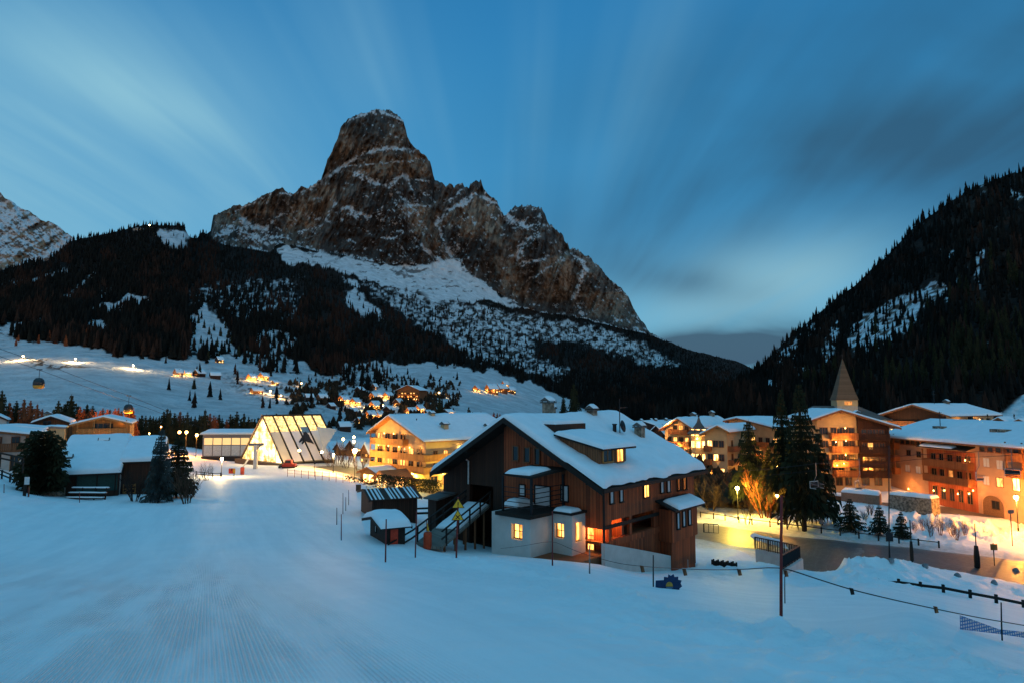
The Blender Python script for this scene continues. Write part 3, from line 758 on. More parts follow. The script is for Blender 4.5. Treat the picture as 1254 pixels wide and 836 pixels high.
M['terrain2'] = m_terrain('hillside_floor', 0.12, 3.0)
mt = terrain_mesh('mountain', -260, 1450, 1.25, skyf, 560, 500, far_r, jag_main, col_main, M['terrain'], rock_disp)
tag(mt, kind='structure')

# distant snowy massif beyond the wooded ridge
SKY2 = interp_line([(-420,150),(-260,185),(-100,205),(0,237),(12,246),(20,252),(33,258),(45,264),(52,270),(60,271),(70,276),(80,284),(90,291),(100,300),(130,330)])
def r2(PX, PY): return 4300 - 2.2 * (PY - 250) * 4 + 0 * PX
def disp2(PX, PY, r): return -130 * (ridged((PX - 0.8 * PY) / 34, (PY + 0.5 * PX) / 60, 4, 81) - 0.4) - 25 * fbm(PX / 4, PY / 4, 3, 82)
def col2(PX, PY, V):
    n = normals_of(V)
    g1 = fbm((PX + 1.2 * PY) / 30, (PY * 1.0 + PX * 0.55 - 0) / 7, 4, 83); g2 = fbm((PX - PY) / 4, (PX + PY) / 14, 4, 84)
    rib = np.abs(((PY + 0.62 * PX) + 3 * fbm(PX / 14, PY / 14, 3, 85)) / 23 % 1 - 0.5) * 2
    snow = sstep(0.15, 0.5, 0.65 * g1 + 0.4 * g2 + 0.9 * (n[..., 2] - 0.42) + 0.55 * sstep(0.72, 0.95, rib) + 0.18)
    base = lerp3((0.15, 0.125, 0.105), (0.34, 0.25, 0.17), sstep(-0.3, 0.5, fbm(PX / 16, PY / 9, 3, 86)))
    return {'albedo': lerp3(base, (0.76, 0.79, 0.83), snow)}
o = terrain_mesh('distant_mountain', -420, 130, 1.25, SKY2, lambda x: np.full(len(x), 350.0), 130, r2, lambda x: 1.5 * fbm(x / 6, x * 0, 3, 88), col2, M['terrain'], disp2)
tag(o, kind='structure')

# wooded hillside closing the valley on the other side
SKY3 = interp_line([(800,545),(860,500),(900,468),(926,453),(948,431),(970,410),(985,399),(1011,377),(1030,362),(1048,349),(1089,310),(1122,276),(1159,250),(1190,232),(1215,220),(1254,209),(1330,165),(1450,110),(1560,60)])
RC3 = [(800,560,260),(900,560,260),(1100,560,250),(1300,560,240),(1500,560,230),(860,502,560),(926,455,1050),(985,400,1050),(1048,350,1000),(1122,278,930),(1254,210,850),(1450,112,760),
       (950,500,560),(1000,470,600),(1050,500,420),(1050,420,720),(1100,360,800),(1100,450,520),(1200,480,370),(1200,400,500),(1200,300,680),(1300,450,380),(1450,400,400),(1450,250,560),(1300,300,620)]
_r3 = TPS([(p[0] / 150, p[1] / 100) for p in RC3], [math.log(p[2]) for p in RC3], 1e-2)
def r3(PX, PY): return np.exp(_r3(np.asarray(PX, float) / 150, np.asarray(PY, float) / 100))
PATCH = [([(1041,398),(1060,384),(1085,372),(1105,362),(1122,357),(1140,348),(1156,346),(1165,353),(1160,366),(1130,379),(1108,405),(1085,420),(1067,431),(1048,435),(1038,418)], 4, 0.8),
         ([(1006,428),(1012,412),(1030,388),(1028,410),(1015,450)], 3, 0.7), ([(950,432),(960,424),(978,410),(983,420),(965,440),(952,446)], 4, 0.5), ([(985,398),(1000,392),(1004,405),(990,420)],4,0.5),
         ([(1192,310),(1206,309),(1204,335),(1198,352),(1196,332)], 2.5, 0.7), ([(1160,304),(1168,306),(1166,320),(1158,318)],2.5,0.5), ([(1236,226),(1250,238),(1254,262),(1246,246)],2,0.7), ([(1200,222),(1210,234),(1204,240)],2,0.4),
         ([(936,466),(952,462),(960,476),(945,484)],3,0.5), ([(1225,510),(1254,486),(1340,450),(1340,540),(1225,540)],3,1.0), ([(1170,330),(1180,330),(1176,352),(1168,350)],2,0.35), ([(975,450),(990,452),(985,470),(972,466)],3,0.35)]
def open3(px, py):
    px = np.asarray(px, float); py = np.asarray(py, float)
    jx = px + 5 * fbm(px / 12, py / 12, 3, 91); jy = py + 5 * fbm(px / 12, py / 12, 3, 92)
    op = np.zeros(px.shape)
    for pl, w_, a in PATCH: op = np.maximum(op, a * soft_poly(jx, jy, pl, w_))
    return op
def disp3(PX, PY, r): return -r * 0.022 * fbm(PX / 22, PY / 18, 4, 93)
def col3(PX, PY, V):
    op = open3(PX, PY)
    n = fbm(PX / 5 + PY / 12, PY / 2.5 + PX / 18, 4, 94)
    sn = sstep(0.35, 0.6, op * 1.0 + 0.35 * n)
    full = soft_poly(PX, PY, [(1222,512),(1254,482),(1340,445),(1340,540),(1222,540)], 3)
    sn = np.maximum(sn * sstep(-0.2, 0.15, n + 0.15), full)
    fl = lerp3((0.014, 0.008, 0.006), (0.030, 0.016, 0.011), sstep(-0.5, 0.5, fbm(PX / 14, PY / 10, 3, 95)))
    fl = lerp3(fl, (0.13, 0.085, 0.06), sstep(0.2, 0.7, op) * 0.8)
    return {'albedo': lerp3(fl, (0.78, 0.80, 0.83), sn)}
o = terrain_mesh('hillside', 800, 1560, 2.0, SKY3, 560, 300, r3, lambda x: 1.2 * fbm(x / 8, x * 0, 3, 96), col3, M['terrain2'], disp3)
tag(o, kind='structure')
# ================================================================== trees
def m_tree(name, c1, c2, scale=1.2):
    m, nb = newmat(name)
    n = nb.noise(nb.obj_coord(), scale, 4.0, 0.7)
    oi = nb.node('ShaderNodeObjectInfo'); r = S(nb, oi.outputs['Random'])
    return finish(m, nb, nb.mix((n.step(0.3, 0.7) * 0.7 + r * 0.4).clamp(), c1, c2), 0.85, spec=0.1)
M['needles'] = m_tree('spruce_needles', (0.012, 0.016, 0.009), (0.035, 0.040, 0.020))
M['needles_dusted'] = m_tree('snow_dusted_needles', (0.016, 0.026, 0.022), (0.10, 0.125, 0.13))
M['needles_lit'] = m_tree('lamplit_tone_needles', (0.020, 0.022, 0.009), (0.075, 0.065, 0.022))  # spruce needles with lamplight painted in as a lighter, yellower tone
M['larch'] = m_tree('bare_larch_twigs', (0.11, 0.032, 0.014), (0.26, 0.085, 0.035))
M['bark'] = m_plain('bark', (0.075, 0.045, 0.028), 0.9, var=0.4, scale=4.0)
M['bark_dark'] = m_plain('dark_bark', (0.030, 0.022, 0.018), 0.9, var=0.4, scale=4.0)
m, nb = newmat('forest_needles')
M['forest'] = finish(m, nb, nb.attr('tree'), 0.9, spec=0.08)

def conifer_mesh(name, h, r, whorls, per, k, seed, prof=None, z0=0.08, droop=0.35, tw=0.40, mat=None, core=0.18):
    """crown of many drooping fronds, each a spine with side twigs"""
    rg = np.random.RandomState(seed); V = []; T = []
    prof = prof or (lambda s: (1 - s) ** 0.78)
    nbr = 0
    for i in range(whorls):
        s = z0 + (1 - z0) * (i + rg.rand() * 0.6) / whorls
        if s > 0.985: continue
        z = s * h; L0 = r * prof(s) + 0.012 * h
        n = max(4, int(per * (0.55 + 0.45 * (1 - s))))
        for j in range(n):
            a = 2 * math.pi * (j + rg.rand() * 0.8) / n + i * 1.3
            L = L0 * (0.62 + 0.5 * rg.rand()); dr = droop * (1.2 - s) * (0.7 + 0.6 * rg.rand())
            ca_, sa_ = math.cos(a), math.sin(a)
            def P(t, side=0.0, down=0.0):
                rr = L * t; zz_ = z - dr * L * (t ** 1.2) + 0.22 * L * max(0, t - 0.65) + 0.18 * L * t * s - down
                x = rr * ca_ - side * sa_; y = rr * sa_ + side * ca_
                return (x, y, zz_)
            for q in range(k):
                t = (q + 0.6) / k; w_ = tw * L * (1 - t * 0.75) * (0.7 + 0.6 * rg.rand())
                for sd in (-1, 1):
                    b = len(V)
                    V += [P(max(0, t - 0.55 / k)), P(min(1, t + 0.5 / k)), P(min(1.05, t + 0.30), sd * w_, 0.05 * L + 0.20 * L * rg.rand() + (0.3 + 1.1 * rg.rand()) * h / whorls)]
                    T.append((b, b + 1, b + 2))
            b = len(V); V += [P(0.5, -0.05 * L), P(0.5, 0.05 * L), P(1.06, 0, 0.5 * h / whorls)]; T.append((b, b + 1, b + 2))
            nbr += 1
    for q in range(5):                                  # slim stem inside the crown
        a0, a1 = q * 1.2566, (q + 1) * 1.2566; b = len(V)
        V += [(core * r * math.cos(a0), core * r * math.sin(a0), z0 * h * 0.9), (core * r * math.cos(a1), core * r * math.sin(a1), z0 * h * 0.9), (0, 0, h)]; T.append((b, b + 1, b + 2))
    b = len(V); V += [(-0.02 * r, 0, 0.93 * h), (0.02 * r, 0, 0.93 * h), (0, 0, h)]; T.append((b, b + 1, b + 2))
    o = np_mesh(name, np.array(V), None, mat, smooth=False, Ft=np.array(T))
    return o
def trunk_mesh(h, r, mat, seed=1, parent=None):
    b = MB(); n = 6; rg = random.Random(seed)
    b.tube([(0.04 * r * rg.uniform(-2, 2) * i, 0.04 * r * rg.uniform(-2, 2) * i, h * i / n - (0.25 if i == 0 else 0)) for i in range(n + 1)], [r * (1.15 - 0.95 * i / n) for i in range(n + 1)], 7)
    return b.build('trunk', mat, parent, True)
CONP = {}
def conifer(name, loc, h, width, label, cat='tree', group=None, kind='needles', seed=1, whorls=30, per=10, k=6, z0=0.08, prof=None, droop=0.35, rz=0.0, bark='bark_dark', tw=0.40):
    """spruce_tree > trunk, crown; same-shaped trees share their mesh"""
    key = (kind, seed, whorls, z0, droop, prof is None)
    if key not in CONP:
        o = conifer_mesh('crown', 1.0, 0.22, whorls, per, k, seed, prof, z0, droop, tw, M[kind])
        t = trunk_mesh(0.9, 0.016, M[bark], seed)
        CONP[key] = (o.data, t.data); bpy.data.objects.remove(o); bpy.data.objects.remove(t)
    cm, tm = CONP[key]
    root = empty(name, loc, rz, label, cat, group)
    sx = (width / 2) / 0.22
    for nm, me in (('trunk', tm), ('crown', cm)):
        c = bpy.data.objects.new(nm, me); C.objects.link(c); c.parent = root; c.scale = (sx, sx, h)
        if nm == 'trunk': c.scale = (h, h, h)
    return root
def place_conifer(name, px, pyb, pyt, wpx, label, Y=None, **kw):
    p = ghit(px, pyb) if Y is None else Vector((at(px, pyb, Y).x, Y, 0))
    if Y is not None: p.z = gz1(p.x, p.y)
    top = at(px, pyt, p.y)
    return conifer(name, p - Vector((0, 0, 0.1)), top.z - p.z + 0.1, wpx / FP * p.y, label, **kw)

BIGTREES = 'big conifers lit from below by the street lamps'
pine_prof = lambda s: 1.05 * (max(0.0, 1 - ((s - 0.30) / 0.72) ** 2)) ** 0.5 if s > 0.30 else 0.80 + 0.25 * s / 0.30
place_conifer('pine_tree', 49, 605, 524, 50, 'broad rounded dark pine in front of the old balconied house', kind='needles', seed=31, whorls=34, per=15, k=6, z0=0.10, prof=pine_prof, droop=0.15)
place_conifer('spruce_tree', 194, 615, 521, 38, 'slim snow-dusted blue spruce beside the long snowy barn roof', kind='needles_dusted', seed=32, whorls=30, per=11, z0=0.10)
place_conifer('spruce_tree', 216, 609, 528, 50, 'dark wide spruce just behind the snow-dusted one by the piste', kind='needles', seed=33, whorls=28, per=11, z0=0.12)
place_conifer('spruce_tree', 985, 648, 468, 72, 'tallest dark spruce of the lamplit clump by the road', kind='needles', seed=34, whorls=30, per=9, k=6, z0=0.16, Y=89, group=None)
place_conifer('spruce_tree', 962, 642, 474, 52, 'dark spruce with a bare lower trunk beside the tallest one of the roadside clump', kind='needles', seed=35, whorls=28, per=9, k=6, z0=0.24, Y=93)
place_conifer('spruce_tree', 1006, 640, 522, 50, 'wide lower spruce on the hotel side of the roadside clump, before the church', kind='needles', seed=39, whorls=22, per=9, z0=0.14, Y=92, rz=1.0)
place_conifer('spruce_tree', 920, 628, 512, 60, 'sparse layered spruce standing behind the yellow street lamp', kind='needles', seed=36, whorls=20, per=9, z0=0.22, Y=102)
place_conifer('spruce_tree', 944, 632, 545, 44, 'short dark spruce between the layered spruce and the tall clump', kind='needles_lit', seed=37, whorls=24, per=10, z0=0.15, Y=98)
for px, pyb, pyt, wd, lb in ((1042, 648, 609, 36, 'small roadside fir on the snow bank, the widest of three'), (1078, 651, 617, 27, 'small roadside fir on the snow bank, the middle of three'), (1104.5, 657, 625, 24, 'small roadside fir beside the red brushwood, smallest of three')):
    place_conifer('fir_tree', px, pyb, pyt, wd, lb, kind='needles', seed=38, whorls=18, per=9, k=5, z0=0.06, group='small firs on the bank', rz=px)
place_conifer('fir_tree', 1210, 521, 504, 13, 'little dark fir before the pale house wall behind the long hotel', kind='needles', seed=38, whorls=18, per=9, k=5, z0=0.06, Y=150)
place_conifer('fir_tree', 1243, 523, 504, 14, 'little dark fir between the small orange gables at the hill foot', kind='needles', seed=38, whorls=18, per=9, k=5, z0=0.06, Y=150, rz=2)

# ------------------------------------------------------------------ bare trees and shrubs
def bare_mesh(name, h, spread, stems, seed, mat, depth=4, rad=0.02, lean=0.35):
    rg = random.Random(seed); b = MB()
    def grow(p, d, L, r, lev):
        q = p + d * L * 0.5 + Vector((rg.uniform(-.05, .05), rg.uniform(-.05, .05), 0)) * L
        e = q + (d + Vector((rg.uniform(-.15, .15), rg.uniform(-.15, .15), 0.1))).normalized() * L * 0.5
        b.tube([p, q, e], [r, r * 0.8, r * 0.6], 4 if lev < 2 else 3, cap=False)
        if lev >= depth: return
        for _ in range(3 if lev < 3 else 2):
            a = rg.uniform(0, 6.28); sp = rg.uniform(0.25, 0.75) * lean * 2
            nd = (d + Vector((math.cos(a) * sp, math.sin(a) * sp, rg.uniform(0.0, 0.3)))).normalized()
            grow(e if rg.random() < 0.6 else q, nd, L * rg.uniform(0.55, 0.8), r * 0.58, lev + 1)
    for i in range(stems):
        a = 2 * math.pi * i / stems + rg.random(); sp = spread * rg.uniform(0.3, 1.0)
        d = Vector((math.cos(a) * sp, math.sin(a) * sp, 1)).normalized()
        grow(Vector((math.cos(a) * 0.05, math.sin(a) * 0.05, -0.1)), d, h * rg.uniform(0.28, 0.4), rad, 0)
    return b.build(name, mat)
BARE = {}
def bare(name, px, pyb, pyt, label, cat, kind='bark', seed=1, stems=6, spread=0.5, Y=None, group=None, rz=0.0, depth=4, rad=0.022):
    key = (kind, seed, stems)
    p = ghit(px, pyb) if Y is None else Vector((at(px, pyb, Y).x, Y, 0))
    if Y is not None: p.z = gz1(p.x, p.y)
    hgt = at(px, pyt, p.y).z - p.z
    if key not in BARE:
        o = bare_mesh(name, 1.0, spread, stems, seed, M[kind], depth, rad); z = max(v.co.z for v in o.data.vertices)
        BARE[key] = (o.data, z); bpy.data.objects.remove(o)
    me, z = BARE[key]
    o = bpy.data.objects.new(name, me); C.objects.link(o); o.location = p; o.scale = (hgt / z,) * 3; o.rotation_euler = (0, 0, rz)
    return tag(o, label, cat, group)
bare('bare_bush', 164, 613, 572, 'many-stemmed bare bush against the dark shed wall', 'bush', 'bark_dark', 41, 8, 0.55, depth=5, rad=0.016)
bare('bare_bush', 229, 616, 560, 'tall bare many-stemmed bush at the edge of the piste', 'bush', 'bark', 42, 8, 0.42, depth=5, rad=0.017)
bare('bare_bush', 252, 588, 560, 'thin bare sapling glowing near the white piste lamp', 'bush', 'bark', 43, 5, 0.5, depth=5, rad=0.014)
bare('bare_tree', 872, 626, 583, 'forked bare tree lit yellow near the street lamp', 'tree', 'bark', 44, 3, 0.6, Y=103, depth=5)
bare('bare_tree', 915, 640, 606, 'thin dark sapling rising from the verge past the yellow lamp', 'tree', 'bark_dark', 45, 4, 0.4, Y=94, depth=5, rad=0.014)
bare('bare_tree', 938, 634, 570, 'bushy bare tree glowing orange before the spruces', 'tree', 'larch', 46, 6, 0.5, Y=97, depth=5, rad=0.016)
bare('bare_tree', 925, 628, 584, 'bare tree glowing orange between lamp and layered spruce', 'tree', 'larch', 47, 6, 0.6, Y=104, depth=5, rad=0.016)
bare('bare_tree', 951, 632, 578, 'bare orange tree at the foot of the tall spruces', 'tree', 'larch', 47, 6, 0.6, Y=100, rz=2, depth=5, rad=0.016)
for px, pb, pt, Y_, lb in ((414, 566, 532, 150, 'bare tree glowing yellow beside the pale sail of the station'), (424, 568, 528, 146, 'taller bare tree glowing yellow by the small round lamps'), (441, 570, 540, 140, 'bare tree between the round lamps and the white-hot lamp'), (404, 566, 546, 146, 'low bare bush lit yellow under the pale sail')):
    bare('bare_tree', px, pb, pt, lb, 'tree', 'bark', 43, 5, 0.5, Y=Y_, rz=px, depth=5, rad=0.014)
for i, (px, pb, pt) in enumerate([(1130, 650, 632), (1140, 655, 632), (1152, 654, 630), (1166, 656, 634), (1172, 660, 640), (1120, 652, 636), (1182, 655, 636)]):
    bare('bare_bush', px, pb, pt, 'reddish brushwood sticking out of the orange-lit snow bank', 'bush', 'larch', 48, 9, 0.4, group='brushwood on the lamplit bank', rz=i, depth=3, rad=0.010)
for i, (px, pb, pt, Y_) in enumerate([(855, 612, 580, 118), (885, 606, 572, 122), (845, 600, 566, 130), (900, 604, 566, 126), (865, 596, 560, 135), (890, 590, 560, 140), (830, 590, 558, 140), (1060, 645, 622, 92), (1066, 640, 612, 96)]):
    bare('bare_tree', px, pb, pt, 'small dark leafless tree in the gardens below the balconied hotels', 'tree', 'bark', 42, 8, 0.42, Y=Y_, group='leafless garden trees', rz=i * 1.7, depth=5, rad=0.017)

# ------------------------------------------------------------------ forests
def forest_mesh(name, P, H, Rr, col, label, seed=0, tiers=4, rim=6):
    """thousands of small ragged conifers as one mesh"""
    rg = np.random.RandomState(seed); N = len(P)
    nv = 1 + rim; V = np.zeros((N, tiers, nv, 3)); yaw = rg.rand(N) * 6.28
    for t in range(tiers):
        f = t / tiers
        ztop = 1.0 if t == tiers - 1 else min(1.0, f + 0.55)
        zb = 0.10 + f * 0.80
        V[:, t, 0, 2] = ztop * H
        for j in range(rim):
            a = yaw + 2 * math.pi * (j + rg.rand(N) * 0.7) / rim + t
            rr = Rr * (1 - f * 0.86) * (0.55 + 0.6 * rg.rand(N))
            V[:, t, 1 + j, 0] = np.cos(a) * rr; V[:, t, 1 + j, 1] = np.sin(a) * rr
            V[:, t, 1 + j, 2] = (zb - 0.06 + 0.10 * rg.rand(N)) * H
    V += P[:, None, None, :]
    base = (np.arange(N)[:, None] * tiers + np.arange(tiers)[None]) * nv
    F = []
    for j in range(rim): F.append(np.stack([base, base + 1 + j, base + 1 + (j + 1) % rim], -1))
    F = np.concatenate([f.reshape(-1, 3) for f in F])
    cc = np.repeat(col[:, None, :], tiers * nv, 1).reshape(-1, 3)
    o = np_mesh(name, V.reshape(-1, 3), None, M['forest'], smooth=False, Ft=F, colors={'tree': cc})
    return tag(o, label, 'forest', kind='stuff') if label else o
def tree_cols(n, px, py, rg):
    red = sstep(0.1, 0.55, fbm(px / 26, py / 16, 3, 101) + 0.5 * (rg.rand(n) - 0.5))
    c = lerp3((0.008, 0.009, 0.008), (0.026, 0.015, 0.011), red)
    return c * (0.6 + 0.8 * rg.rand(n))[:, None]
def scatter(x0, x1, y0f, y1, n, rfun, prob, seed, disp=None):
    rg = np.random.RandomState(seed)
    px = rg.uniform(x0, x1, n); top = y0f(px); py = top + (y1 - top) * rg.rand(n)
    k = rg.rand(n) < prob(px, py); px = px[k]; py = py[k]
    r = rfun(px, py)
    if disp is not None: r = r + disp(px, py, r)
    u = (px - CX) / FP; v = (CY - py) / FP; d = ca - v * sa
    return px, py, r, np.stack([u / d * r, r, (sa + v * ca) / d * r], -1), rg
def prob_main(px, py):
    op = openness(px, py)
    rk = (py < rockb(px) - 1) & (px > 256) & (px < 812)
    deep = np.where(op > 0.97, 0.0, (1 - op) ** 1.3)
    tal = soft_poly(px, py, TALUS, 3)
    few = 0.008 * (op > 0.9) * (py > 395) * (px > 190) * (px < 560) * (fbm(px / 16, py / 10, 3, 105) > 0.05) * (py < 500) * 3
    few2 = 0.045 * np.exp(-((px - 445) / 70) ** 2 - ((py - 478) / 24) ** 2)
    return np.where(rk | (py < skyf(px) + 0.5), 0, deep * (1 - tal) + few + few2)
px, py, r, P, rg = scatter(-250, 960, skyf, 520, 46000, far_r, prob_main, 7, rock_disp)
H = (11 + 8 * rg.rand(len(px))) * np.clip(1.15 - (r - 600) / 4200, 0.6, 1.1)
H *= np.where(openness(px, py) > 0.8, 0.7, 1.0)
Rr = H * (0.15 + 0.07 * rg.rand(len(px)))
cols = tree_cols(len(px), px, py, rg)
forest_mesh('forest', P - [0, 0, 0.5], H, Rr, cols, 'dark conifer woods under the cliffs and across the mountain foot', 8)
px3, py3, r3_, P3, rg3 = scatter(805, 1540, lambda x: SKY3(x) + 0.5, 520, 19000, r3,
    lambda a, b: np.where(soft_poly(a, b, [(1222,512),(1254,482),(1340,445),(1340,540),(1222,540)], 3) > 0.4, 0.0, (1 - 0.93 * open3(a, b)) * (0.30 + 0.35 * sstep(350, 900, r3(a, b)))), 17, disp3)
H3 = (8 + 9 * rg3.rand(len(px3))) * np.where(rg3.rand(len(px3)) < 0.10, 1.35, 1.0)
R3 = H3 * (0.13 + 0.06 * rg3.rand(len(px3)))
col3_ = tree_cols(len(px3), px3, py3, rg3)
big = np.argsort(-(H3 / r3_) * ((px3 > 930) & (px3 < 1254) & (py3 < 478)))[:170]
rest = np.ones(len(px3), bool); rest[big] = False
forest_mesh('forest', P3[rest] - [0, 0, 0.8], H3[rest], R3[rest], col3_[rest], 'dark wooded slope rising behind the church spire', 18)
# the largest of them are trees of their own
SMALL = {}
def small_conifer(loc, h, w_, label, group, kind, seed, rz, name='spruce_tree'):
    key = (kind, seed)
    if key not in SMALL:
        o = conifer_mesh(name, 1.0, 0.5, 14, 8, 3, 200 + seed, None, 0.06, 0.35, 0.48, M[kind], 0.50)
        SMALL[key] = o.data; bpy.data.objects.remove(o)
    o = bpy.data.objects.new(name, SMALL[key]); C.objects.link(o); o.location = loc; o.rotation_euler = (0, 0, rz); o.scale = (w_, w_, h)
    return tag(o, label, 'tree', group)
zones3 = [(1015, 'spruce on the low end of the steep wooded slope, near the valley gap'), (1080, 'spruce on the steep wooded slope above the church spire'),
          (1170, 'spruce high on the steep wooded slope between spire and ridge top'), (1500, 'spruce near the top end of the steep wooded slope')]
for i in big:
    lb = next(l for x, l in zones3 if px3[i] < x)
    small_conifer(P3[i] - np.array([0, 0, 0.8]), H3[i], R3[i] * 2, lb, 'spruces on the steep slope: ' + lb, 'needles', i % 4, float(i), 'hillside_spruce')

rgt = random.Random(5)
# tree line behind the roofs on the far side of the piste
def line_tree(px, pyt, Y, w_, label, group, kind, name='spruce_tree'):
    x = at(px, pyt, Y).x; z = gz1(x, Y); h = at(px, pyt, Y).z - z
    small_conifer((x, Y, z), h, w_ * h, label, group, kind, rgt.randrange(4), rgt.random() * 6, name)
for px, pyt in ((3, 476), (-8, 480), (12, 491), (21, 489), (30, 487), (38, 489), (46, 493), (-20, 484), (52, 499)):
    line_tree(px, pyt, 190 + rgt.random() * 15, 0.55, 'spruce in the tree line behind the low snowy roofs by the old house', 'spruces behind the low roofs', 'needles' if px % 2 else 'larch')
for px, pyt in ((72, 489), (88, 481), (80, 492), (96, 495), (107, 493), (114, 495), (66, 500)):
    line_tree(px, pyt, 188 + rgt.random() * 10, 0.62, 'spruce rising just behind the wide timber chalet roof', 'spruces behind the timber chalet', 'needles')
for i in range(15):
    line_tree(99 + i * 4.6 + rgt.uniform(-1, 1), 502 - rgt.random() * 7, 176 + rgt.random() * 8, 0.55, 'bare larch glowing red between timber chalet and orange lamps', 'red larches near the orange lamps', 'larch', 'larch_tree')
for i in range(44):
    px = 166 + i * 4.3 + rgt.uniform(-1.5, 1.5)
    line_tree(px, 512 - rgt.random() * 14 + (3 if px > 300 else 0), 205 + rgt.random() * 18, 0.52, 'dark spruce in the tree line above the cable station shed', 'dark spruces above the station shed', 'needles' if rgt.random() < 0.8 else 'larch')
def far_at(px, py):
    r = far_r(np.array([px]), np.array([py])); r = r + rock_disp(np.array([px], float), np.array([py], float), r)
    return at(px, py, float(r[0]))
for px, pyb, pyt in ((538, 511, 484), (703, 512, 468), (574, 520, 497), (690, 508, 484)):
    p = far_at(px, pyb); small_conifer(p, at(px, pyt, p.y).z - p.z, 0.55 * (at(px, pyt, p.y).z - p.z), 'lone dark spruce standing %s' % {538: 'among the village roofs behind the yellow hotel', 703: 'above the chalet roof terrace at the foot of the woods', 574: 'above the end of the yellow hotel roof', 690: 'below the meadow hamlet near the woods'}[px], None, 'needles', 1, 0.5)
for i in range(26):
    px = 560 + i * 4.4 + rgt.uniform(-2, 2); pyb = 526
    p = far_at(px, 528 - rgt.random() * 10); pyt = 502 + rgt.random() * 10 + (6 if px > 640 else 0)
    h = at(px, pyt, p.y).z - p.z
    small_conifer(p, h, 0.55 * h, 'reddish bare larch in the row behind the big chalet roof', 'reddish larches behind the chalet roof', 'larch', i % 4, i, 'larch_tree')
for i, (px, pyb) in enumerate([(232, 403), (238, 410), (243, 396), (250, 402), (256, 410), (262, 405), (270, 412), (276, 402), (279, 414), (246, 420), (266, 424), (237, 425), (258, 428), (283, 420), (225, 420), (229, 432), (245, 434),
                               (237, 476), (292, 436), (300, 441), (309, 437), (318, 444), (329, 440), (335, 450), (367, 481), (378, 466), (268, 438), (255, 440)]):
    p = far_at(px, pyb); h = (9 + rgt.random() * 5) * (0.8 if pyb > 450 else 1.0)
    small_conifer(p, h, 0.42 * h, 'single small spruce dotted over the snowy clearing above the upper hamlet', 'spruces dotted over the snowy clearing', 'needles', i % 4, i)
for i in range(30):
    px = rgt.uniform(15, 135); py = rgt.uniform(405, 424)
    p = far_at(px, py); h = 8 + rgt.random() * 6
    small_conifer(p, h, 0.4 * h, 'bare brown larch at the upper edge of the floodlit snow meadow', 'larches above the floodlit meadow', 'larch', i % 4, i, 'larch_tree')
# scrub between the village houses
rg = np.random.RandomState(77); n = 5200
px = rg.normal(452, 62, n); py = rg.normal(494, 16, n); k = (px > 350) & (px < 565) & (py > 462) & (py < 526) & (fbm(px / 11, py / 5, 3, 110) > 0.02) & (np.hypot((px - 398) / 26, (py - 508) / 11) > 1); px = px[k]; py = py[k]
r = far_r(px, py); u = (px - CX) / FP; v = (CY - py) / FP; d = ca - v * sa
P = np.stack([u / d * r, r, (sa + v * ca) / d * r], -1)
H = 2.5 + 4.5 * rg.rand(len(px))
forest_mesh('undergrowth', P, H, H * 0.5, np.tile([[0.03, 0.022, 0.014]], (len(px), 1)) * (0.5 + rg.rand(len(px), 1)), None, 9, 3, 5)
bpy.data.objects['undergrowth']['kind'] = 'stuff'; bpy.data.objects['undergrowth']['label'] = 'dark scrub and hedges scattered between the village houses'; bpy.data.objects['undergrowth']['category'] = 'bushes'
# rough growth on the bank below the balconied hotels, and along the verge
rg = np.random.RandomState(78); n = 1500
px = rg.uniform(790, 1000, n); Y = rg.uniform(106, 150, n); a = (px - CX) / FP * 1.0 * Y
P = np.stack([a, Y, gz(a, Y)], -1); k = fbm(px / 8, Y / 4, 3, 111) > -0.25; P = P[k]; H = 0.8 + 2.2 * rg.rand(len(P))
o = forest_mesh('shrubbery', P, H, H * 0.7, np.tile([[0.06, 0.038, 0.02]], (len(P), 1)) * (0.5 + rg.rand(len(P), 1)), None, 10, 3, 5)
tag(o, 'rough dark scrub on the slope below the lamplit hotels', 'bushes', kind='stuff')
# ================================================================== building kit
def edge_coords(n, L, e):
    e = min(0.45, e / max(L, 0.01)); a = [0, e * 0.08, e * 0.3, e * 0.65]
    mid = list(np.linspace(e, 1 - e, max(3, n)))
    return np.array(a + mid + [1 - q for q in a[::-1]])
def snow_sheet(name, parent, fn, LU, LV, thick, nu=10, nv=8, edge=0.3, seed=0, mat=None, wob=0.18, flat=None):
    """a blanket of snow with rounded rims lying on the surface fn(u, v)"""
    us = edge_coords(nu, LU, edge); vs = edge_coords(nv, LV, edge)
    U, W_ = np.meshgrid(us, vs, indexing='ij')
    X, Y, Z = fn(U, W_)
    du = np.minimum(U, 1 - U) * LU; dv = np.minimum(W_, 1 - W_) * LV
    pr = lambda d: np.sqrt(np.clip(1 - (1 - np.clip(d / edge, 0, 1)) ** 2, 0, 1))
    t = pr(du) * pr(dv)
    t = t * (1 + wob * fbm(X * 0.55 + seed * 3.1, Y * 0.55, 3, 120 + seed))
    V = np.stack([X, Y, Z + thick * t], -1)
    n0 = V.shape[0] * V.shape[1]
    F = grid_faces(len(us), len(vs))
    Vb = np.stack([X, Y, Z - 0.002], -1)
    o = np_mesh(name, np.concatenate([V.reshape(-1, 3), Vb.reshape(-1, 3)]), np.concatenate([F, F[:, ::-1] + n0]), mat or M['snow'], parent)
    return o
